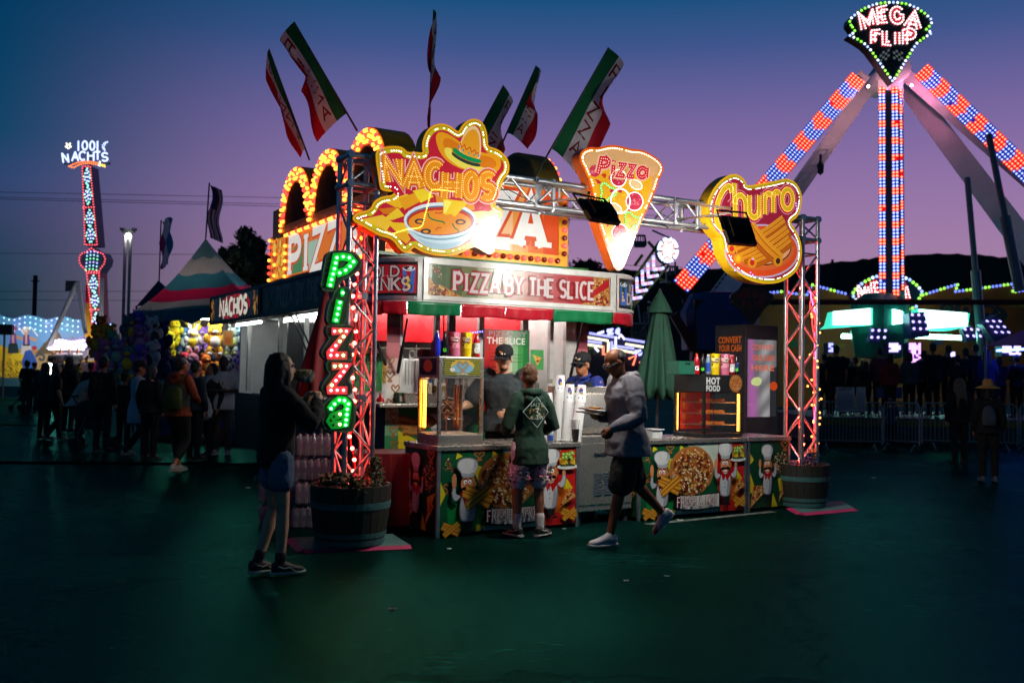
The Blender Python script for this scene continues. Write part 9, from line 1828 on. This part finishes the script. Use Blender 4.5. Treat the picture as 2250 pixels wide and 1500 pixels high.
for i in range(60): x, y = random.uniform(0,380), random.uniform(900,1210); q.ribbon(c3(curved([(x, y),(x+random.uniform(10,50), y+random.uniform(-20,60)),(x+random.uniform(0,90), y+random.uniform(30,90))],3)),.03, F3,.004, hx('6a4a10'))
for x, y, w_ in ((870,250,60),(160,280,130),(1220,300,50)): PP(disc(x, y, w_, 10,14,.2), 'a8c8e8')
q.build('painting', FARLIT, bd); lm = MB(); tl = walk(c3(top),.28)
for dy in (0,-.28,-.55): leds(lm, [(x, y+dy-.1) for x, y in tl], F3,.05,.045,[(.3,.85,.8),(.3,.85,.8),(.4,.9,.55),(.55,.65,1),(.6,.6,1),(.55,.65,1)])
stuff(lm.build('led_dots', LEDFAR, bd)); q = MB(); q.prism(ccw(c3([(-600,1245),(1000,1245),(1000,1400),(-600,1400)])), CF(YB-.5),-.3,0, hx('1c4a58')); q.build('base_rail', PAINT, t)
RFL = mat('ride_flood_lens', (1,1,1),.3, em=150, emc=(1,.97,.9), var=0)
for i, (px, py, d) in enumerate(((12,724,45.5),(128,800,45),(215,760,44.5))):
    p = atd(px, py, d); t = thing('ride_floodlight', ['black floodlight on a thin stand before the painted swordsman', 'low floodlight shining up at the painted pyramids', 'small floodlight beside the plush toys, aimed at the ride'][i], 'floodlight', (p.x, d, 0), 'floodlights before the painted backdrop'); q = MB(); q.box(p, (.75,.25,.5)); bevel(q.build('housing', BLACKP, t),.03); q = MB(); q.box(p+VV((0,.13,0)),(.6,.01,.36)); q.build('lens', RFL, t); q = MB(); q.tube([(p.x, d-.06,0),(p.x, d-.06, p.z-.25)],.05,6); q.build('stand', RDK, t)
q = MB(); q.tube([F2_.p(*c2([(960,716)])[0],.35), F2_.p(*c2([(1600,718)])[0],.35)],.05,6); q.build('tube_lamp', mat('gondola_tube', (1,.9,1),.3, em=45, emc=(1,.9,1), var=0), NR)
# sparkling string of white lamps at head height
t = thing('spark_lamps', 'two dazzling white work lamps low in front of the seated ride', 'lamp', (atd(108,815,40).x, 40,0), None)
for px, py, s_ in ((108,806,.16),(106,820,.18),(186,828,.10)): q = MB(); q.ball(atd(px, py, 40), s_, n=10, m=6); q.build('lamp', mat('spark_lamp', (1,1,1),.3, em=22, emc=(1,.98,.92), var=0), t)
q = MB(); q.tube([(atd(107,820,40).x, 40.1,0),(atd(107,820,40).x, 40.1, atd(107,800,40).z)],.04,6); q.build('stand', RDK, t)
# riders strapped into the gondola seats
rid = [(1040,800, '202428', 'b08060', 'dark coat, leftmost seat of the upper row'),(1190,950, '705860', '201814', 'grey patterned top, second from the left'),(1345,980, '24386a', '181410', 'navy top, middle seat'),(1500,930, 'c8b040', 'b08068', 'pale yellow top, right of the middle'),(1645,920, 'b090a0', 'b08068', 'light pink top, second from the right'),(1815,930, 'c02878', 'b07858', 'bright pink jacket, rightmost seat'),(1180,770, '888088', '1c1a20', 'grey top behind the pink bar, left'),(1335,770, '5a5a68', '1c1a20', 'dark grey top behind the pink bar, middle'),(1490,770, 'c8c4c0', '201814', 'white top behind the pink bar, right')]
for x, y, c, hc, lab in rid:
    a = c2([(x, y)])[0]; p = F2_.p(a[0],0,.35); z = F2_.p(*a).z; J = {'kneL': (-.10,.40,.92), 'kneR': (.10,.40,.92), 'ankL': (-.10,.42,.50), 'ankR': (.10,.42,.50), 'toeL': (-.10,.58,.46), 'toeR': (.10,.58,.46), 'wriL': (-.15,.2,1.12), 'wriR': (.15,.2,1.12), 'finL': (-.12,.24,1.22), 'finR': (.12,.24,1.22)}
    person((p.x, p.y, z-1.52), math.pi, f'rider strapped in, {lab}', 1.7, 'tan', c, '20242a', '181818', '1a120c', 'short', .45,1.0, J=J, vox=.04, group='riders on the pendulum ride')
# ================= people standing around =================
WK = lambda s_=1: {'kneL': (-.10,.10,.51), 'ankL': (-.10,.16,.085), 'toeL': (-.11,.32,.035), 'kneR': (.10,.06,.50), 'ankR': (.10,-.20,.12), 'toeR': (.11,-.06,.035)} if s_ > 0 else {'kneR': (.10,.10,.51), 'ankR': (.10,.16,.085), 'toeR': (.11,.32,.035), 'kneL': (-.10,.06,.50), 'ankL': (-.10,-.20,.12), 'toeL': (-.11,-.06,.035)}
HOLD = {'wriL': (-.14,.24,1.12), 'finL': (-.08,.34,1.14), 'wriR': (.14,.24,1.12), 'finR': (.08,.34,1.14)}
LG = 'visitors walking on the left'
t, T, g, hp, HM, dress = person(gnd(388,1040), yaw_to(.35,.94), 'visitor in grey shirt with rust sleeves and a green backpack, walking away', 1.72, 'tan', '8a3c1c', '101614', '8a8a84', '1a120c', 'short', 1.0,.62, J={**WK(), 'elbR': (.27,.04,1.14), 'wriR': (.2,.22,1.08), 'finR': (.15,.3,1.1), 'hed': (.01,.06,1.61)}, vox=.016, topname='raglan_shirt', bottomname='shorts', group=LG, hood=True, sole='9a9a90', headyaw=-25)
dress('shirt_body', lambda q, hp, HM, g: q.loft([(g('pel')+VV((0,0,-.02)), VV((1,0,0)), VV((0,1,0)),.184,.14),(g('wst'), VV((1,0,0)), VV((0,1,0)),.166,.132),(g('chs'), VV((1,0,0)), VV((0,1,0)),.182,.146),(g('chs')+ZZ*.06, VV((1,0,0)), VV((0,1,0)),.16,.13)]), cloth('4a5456'),.016)
dress('backpack', lambda q, hp, HM, g: q.loft([(g('wst')+VV((.06,-.2,-.13)), VV((1,0,0)), VV((0,1,0)),.16,.075),(g('wst')+VV((.06,-.22,.02)), VV((1,0,0)), VV((0,1,0)),.17,.09),(g('chs')+VV((.06,-.2,-.04)), VV((1,0,0)), VV((0,1,0)),.13,.07),(g('chs')+VV((.06,-.19,.01)), VV((1,0,0)), VV((0,1,0)),.08,.04)]), cloth('3a5418'),.018); dress('strap', lambda q, hp, HM, g: q.tube([g('chs')+VV((.1,-.16,-.02)), g('shoR')+VV((-.03,-.06,.07)), g('shoR')+VV((-.03,.07,.04)), g('chs')+VV((.13,.13,-.06))],.018,5), cloth('3a5418'))
t, T, g, hp, HM, dress = person(gnd(487,1000), yaw_to(.1,-1), 'man in white t-shirt and camo trousers facing the camera beside the tent', 1.80, 'dark', 'b8b4b8', '3a423c', '9a92a0', '100a06', 'buzz', .45,1.0, J={'elbL': (-.28,.03,1.14), 'wriL': (-.12,.22,1.13), 'finL': (-.04,.26,1.14), 'elbR': (.28,.03,1.14), 'wriR': (.14,.22,1.13), 'finR': (.06,.26,1.14)}, vox=.016, topname='tee', hem=.80, loose=.03, group=LG, build=1.1); dress('bag_strap', lambda q, hp, HM, g: q.tube([g('nck')+VV((-.06,-.02,.02)), g('chs')+VV((-.03,.15,-.02)), g('chs')+VV((.0,.16,-.12)), g('chs')+VV((.05,.15,.0)), g('nck')+VV((.06,-.02,.02))],.012,5), cloth('4a4418')); dress('beard', lambda q, hp, HM, g: q.ball(hp(0,.05,-.09),(.04,.04,.035), n=8, m=6), hairm('100a06'))
pb = T @ VV((.28,.16,.62)); t = thing('carrier_bag', 'pale translucent plastic bag hanging from the arm of the man in white', 'bag', pb); q = Blob(); q.loft([(pb+ZZ*x, VV((1,0,0)), VV((0,1,0)), a, b_) for x, a, b_ in ((0,.08,.06),(.08,.15,.1),(.25,.14,.09),(.42,.06,.04),(.55,.02,.02))]); finish(q.build('bag', mat('bag_film', (.4,.45,.52),.35,0,.2,6), t),.02,2,.04,.06)
ppl = [(118,968, 'young woman in black top and leggings, walking third from the left', 1.62, 'light', '0c0d10', '0a0b0d', '6a6a6a', 'long', .45,1.0, yaw_to(.6,.6), WK()),(222,992, 'man in black jacket with faded print on the back, before the plush cluster', 1.74, 'tan', '0d0e10', '0e1014', '101010', 'short', 1.0,1.0, yaw_to(.2,1), {}),(300,1006, 'person in long pale shirt and dark cap walking left of the backpack visitor', 1.66, 'tan', 'a8b4c8', '0c0e12', '9a9c9a', 'short', .45,1.0, yaw_to(.7,.3), WK(-1)),(326,1012, 'person in dark hoodie right behind the pale shirt', 1.60, 'tan', '0a0b0e', '0b0c10', '303030', 'bob', 1.0,1.0, yaw_to(.3,.9), {}),(462,1000, 'slim person in dark clothes left of the man in white', 1.66, 'tan', '10141a', '0e1218', '141414', 'long', 1.0,1.0, yaw_to(-.4,-.8), WK()),(425,1012, 'person in dark blue jacket behind the backpack visitor', 1.68, 'tan', '0e1c2a', '0c1016', '101010', 'short', 1.0,1.0, yaw_to(.5,.8), {}),(56,905, 'man in dark t-shirt at the far left, watching the ride', 1.76, 'tan', '0c0e12', '2a3a30', '101010', 'short', .45,1.0, yaw_to(.2,1), {}),(72,905, 'bald person in slate blue top at the far left', 1.72, 'light', '1c3040', '18202a', '101010', 'buzz', .45,1.0, yaw_to(.1,1), {}),(95,965, 'woman with dark bob hair just left of the woman in leggings', 1.64, 'tan', '101418', '0c0e12', '101010', 'long', 1.0,1.0, yaw_to(.4,.9), {}),(148,950, 'tall dark figure behind the woman in the pale jacket', 1.78, 'tan', '0a0c10', '0a0c10', '101010', 'bob', 1.0,1.0, yaw_to(.3,1), {}),(270,985, 'child in dark clothes and green cap by the tent counter', 1.45, 'tan', '0e1a14', '0c0e12', '202020', 'short', 1.0,1.0, yaw_to(.2,1), HOLD),(196,930, 'dark figure between the ride lamp and the plush cluster', 1.7, 'tan', '0c1018', '0c0e14', '101010', 'short', 1.0,1.0, yaw_to(.0,1), {})]
for px, py, lab, h, sk_, c1_, c2_, c3_, hs, slv, lg, rz, J in ppl:
    t, T, g, hp, HM, dress = person(gnd(px, py), rz, lab, h, sk_, c1_, c2_, c3_, '0e0a08', hs, slv, lg, J=J, vox=.022, group=LG, hem=.62 if 'long pale' in lab else .86, loose=.03 if 'long pale' in lab else .018)
    if 'faded print' in lab: dress('back_print', lambda q, hp, HM, g: [q.add([VV((x, -.15, z)) for x, z in ((-.11+a, 1.36-b),(-.08+a, 1.36-b),(-.08+a, 1.34-b),(-.11+a, 1.34-b))],[(0,1,2,3)], hx('5a4a28')) for a in (0,.035,.07,.105,.14,.175) for b in (0,.04,.08,.12,.16)], PAINT, smooth=False)
    if 'cap' in lab and 'green' in lab: cap_on(dress, '0e3a28')
    if 'dark cap' in lab: cap_on(dress, '14100e')
t, T, g, hp, HM, dress = person(gnd(172,982), yaw_to(.9,.2), 'woman in pale loose jacket bending forward over a pushchair', 1.62, 'tan', 'b8b0a4', '0a0b0d', '4a4a48', '0e0a08', 'short', 1.0,1.0, J={'pel': (0,-.05,.93), 'wst': (0,.02,1.08), 'chs': (0,.14,1.24), 'nck': (0,.24,1.36), 'hed': (0,.34,1.45), 'shoL': (-.18,.22,1.32), 'shoR': (.18,.22,1.32), 'elbL': (-.24,.38,1.12), 'elbR': (.24,.38,1.12), 'wriL': (-.18,.52,.98), 'wriR': (.18,.52,.98), 'finL': (-.16,.62,.95), 'finR': (.16,.62,.95)}, vox=.02, loose=.05, topname='jacket', group=LG, build=1.1)
def pushchair(p, rz, label, s_=1.0):
    p = VV(p); t = thing('pushchair', label, 'pushchair', p, 'pushchairs on the left', rz); M_ = Matrix.Translation(p) @ Matrix.Rotation(rz, 4, 'Z') @ Matrix.Scale(s_, 4); W = lambda x, y, z: M_ @ VV((x, y, z)); FRM = mat('pushchair_frame', (.08,.09,.1),.35,.6); FAB = mat('pushchair_fabric', (.02,.02,.022),.8)
    for x in (-.22,.22):
        q = MB(); q.tube([W(x, -.35,1.0), W(x, -.1,.62), W(x, .35,.12)],.014,6); q.tube([W(x, -.1,.62), W(x, -.3,.12)],.014,6); q.build('frame', FRM, t)
        for y in (.36,-.3): q = MB(); c = W(x, y, .11); ax = (W(1, y, .11)-W(0, y, .11)).normalized(); q.tube([c-ax*.02, c+ax*.02],.11*s_, 16); q.build('wheel', RUBBER, t)
    q = MB(); q.tube([W(-.22,-.35,1.0), W(.22,-.35,1.0)],.02,6); q.build('handle', RUBBER, t); q = Blob(); q.loft([(W(0,.22,.34), VV((1,0,0)), VV((0,1,0)),.18,.06),(W(0,.05,.38), VV((1,0,0)), VV((0,1,0)),.2,.14),(W(0,-.08,.6), VV((1,0,0)), VV((0,1,0)),.2,.08),(W(0,-.14,.82), VV((1,0,0)), VV((0,1,0)),.17,.06)]); finish(q.build('seat', FAB, t),.025,2)
    q = MB(); q.add([W(.21*math.cos(a),-.1+.3*math.sin(b),.62+.32*math.cos(b)*math.sin(a)) for b in (-.9,-.45,0,.45,.9) for a in [i*math.pi/8 for i in range(9)]],[(r*9+i, r*9+i+1,(r+1)*9+i+1,(r+1)*9+i) for r in range(4) for i in range(8)]); q.build('hood', FAB, t, True)
pushchair(gnd(205,985), yaw_to(.9,.2), 'dark pushchair in front of the bending woman in the pale jacket'); pushchair(gnd(52,902), yaw_to(-.8,.2), 'folded-back dark pushchair at the far left edge', .95)
# --- right-hand crowd ---
RGP = 'people waiting by the swing ride'
t, T, g, hp, HM, dress = person(gnd(2172,1058), yaw_to(.25,.95), 'woman in straw hat with a pale backpack, standing at the right edge', 1.52, 'tan', '07090c', '07090c', '5a6a70', '14100c', 'bob', 1.0,1.0, vox=.02, group=RGP, headyaw=-20)
STRAW = mat('straw_hat', hx('b88c48'),.8,0,.15,20,.3,60)
dress('straw_hat', lambda q, hp, HM, g: q.lathe([(.0,.19),(.06,.185),(.085,.15),(.1,.07),(.17,.045),(.225,.02),(.225,.015),(.16,.035),(.095,.055),(0,.06)],22, hp(0,-.015,.02), HM), STRAW); dress('backpack', lambda q, hp, HM, g: q.loft([(g('wst')+VV((-.03,-.19,-.1)), VV((1,0,0)), VV((0,1,0)),.11,.06),(g('wst')+VV((-.03,-.2,.02)), VV((1,0,0)), VV((0,1,0)),.125,.075),(g('chs')+VV((-.03,-.185,-.02)), VV((1,0,0)), VV((0,1,0)),.10,.055),(g('chs')+VV((-.03,-.18,.05)), VV((1,0,0)), VV((0,1,0)),.05,.03)]), cloth('3a4a54'),.018)
person(gnd(2108,1022), yaw_to(-.1,1), 'blonde long-haired woman in black left of the straw hat', 1.60, 'light', '07090d', '07090d', '0a0c0e', '6a5a40', 'long', 1.0,1.0, vox=.02, group=RGP)
ZD = .62; q = MB(); A, Bq = atd(1790,900,23.6), atd(2420,900,23.6); q.box(((A.x+Bq.x)/2,26.2, ZD/2),(Bq.x-A.x, 5.2, ZD-.01)); dk = thing('ride_deck', 'raised dark steel deck where people queue for the swing ride', 'deck', ((A.x+Bq.x)/2,23.6,0)); q.build('platform', RDK, dk); q = MB(); q.box(((A.x+Bq.x)/2,23.58, ZD-.12),(Bq.x-A.x, .03,.16)); q.build('yellow_edge', mat('yellow_edge', hx('8a6a10'),.6), dk)
crowd = [(1838,757, '0a0d10', 'short', 'tall dark figure nearest the rope lights'),(1862,784, '0c1114', 'short', 'dark figure behind the safety notice'),(1880,783, '4a4a2a', 'short', 'man in olive jacket with his back turned'),(1903,792, '0c1012', 'bob', 'shorter figure right of the olive jacket'),(1934,762, '7a2c40', 'short', 'man in faded red t-shirt'),(1956,774, '8a1c24', 'bob', 'woman in red top below the led pod'),(1998,772, '4a5450', 'bob', 'person in grey green t-shirt'),(2030,768, '14204a', 'short', 'tall man in dark blue t-shirt'),(2050,752, '0a0e14', 'short', 'dark figure right of the blue t-shirt'),(2084,757, '0c1016', 'short', 'tall dark man below the cyan wing'),(2104,778, '101824', 'bun', 'woman with hair bun in the queue'),(2122,763, '0a0c12', 'short', 'dark figure behind the blonde woman'),(2144,754, '0b0e14', 'short', 'tallest dark man in front of the canopy'),(2168,764, '1c2858', 'long', 'long-haired woman in navy top under the canopy'),(2196,782, '101428', 'bob', 'woman in indigo top left of the right edge'),(2234,778, '0c1024', 'short', 'dark figure at the right edge of the picture'),(1812,775, '0a0d12', 'short', 'dark figure half hidden by the right tower')]
for k_, (px, py, c, hs, lab) in enumerate(crowd):
    d_ = 24.6+(k_*37 % 5)*.5; p = atd(px, py, d_); person((p.x, p.y, ZD), yaw_to(random.uniform(-.3,.3),1), lab + ', watching the swing ride', (p.z-ZD)/1.0*.985, 'tan', c, '0a0d12', '101010', random.choice(['0c0806', '14100c', '1a120c']), hs, random.choice((.45,1.0)),1.0, J=random.choice(({}, {}, HOLD)), vox=.03, group=RGP)
person(gnd(1958,985), yaw_to(.1,1), 'small child in pale blue shirt leaning on the barricade', 1.12, 'tan', '28405c', '0c1014', '181818', '0c0806', 'short', .45,1.0, vox=.022, group=RGP)
for i, (px, c) in enumerate(((1868, '1a6a60'),(1898, '14504a'))):
    p = atd(px, 800,36.0); person((p.x, p.y, p.z-1.45), math.pi, ['rider with long dark hair seated under the cyan lights', 'second rider seated under the cyan lights, further right'][i],1.65, 'light', c, '0c1014', '101010', '0c0806', 'long' if i else 'bob', .45,1.0, J={'kneL': (-.1,.4,.92), 'kneR': (.1,.4,.92), 'ankL': (-.1,.42,.5), 'ankR': (.1,.42,.5), 'toeL': (-.1,.58,.46), 'toeR': (.1,.58,.46)}, vox=.035, group='riders on the swing ride')
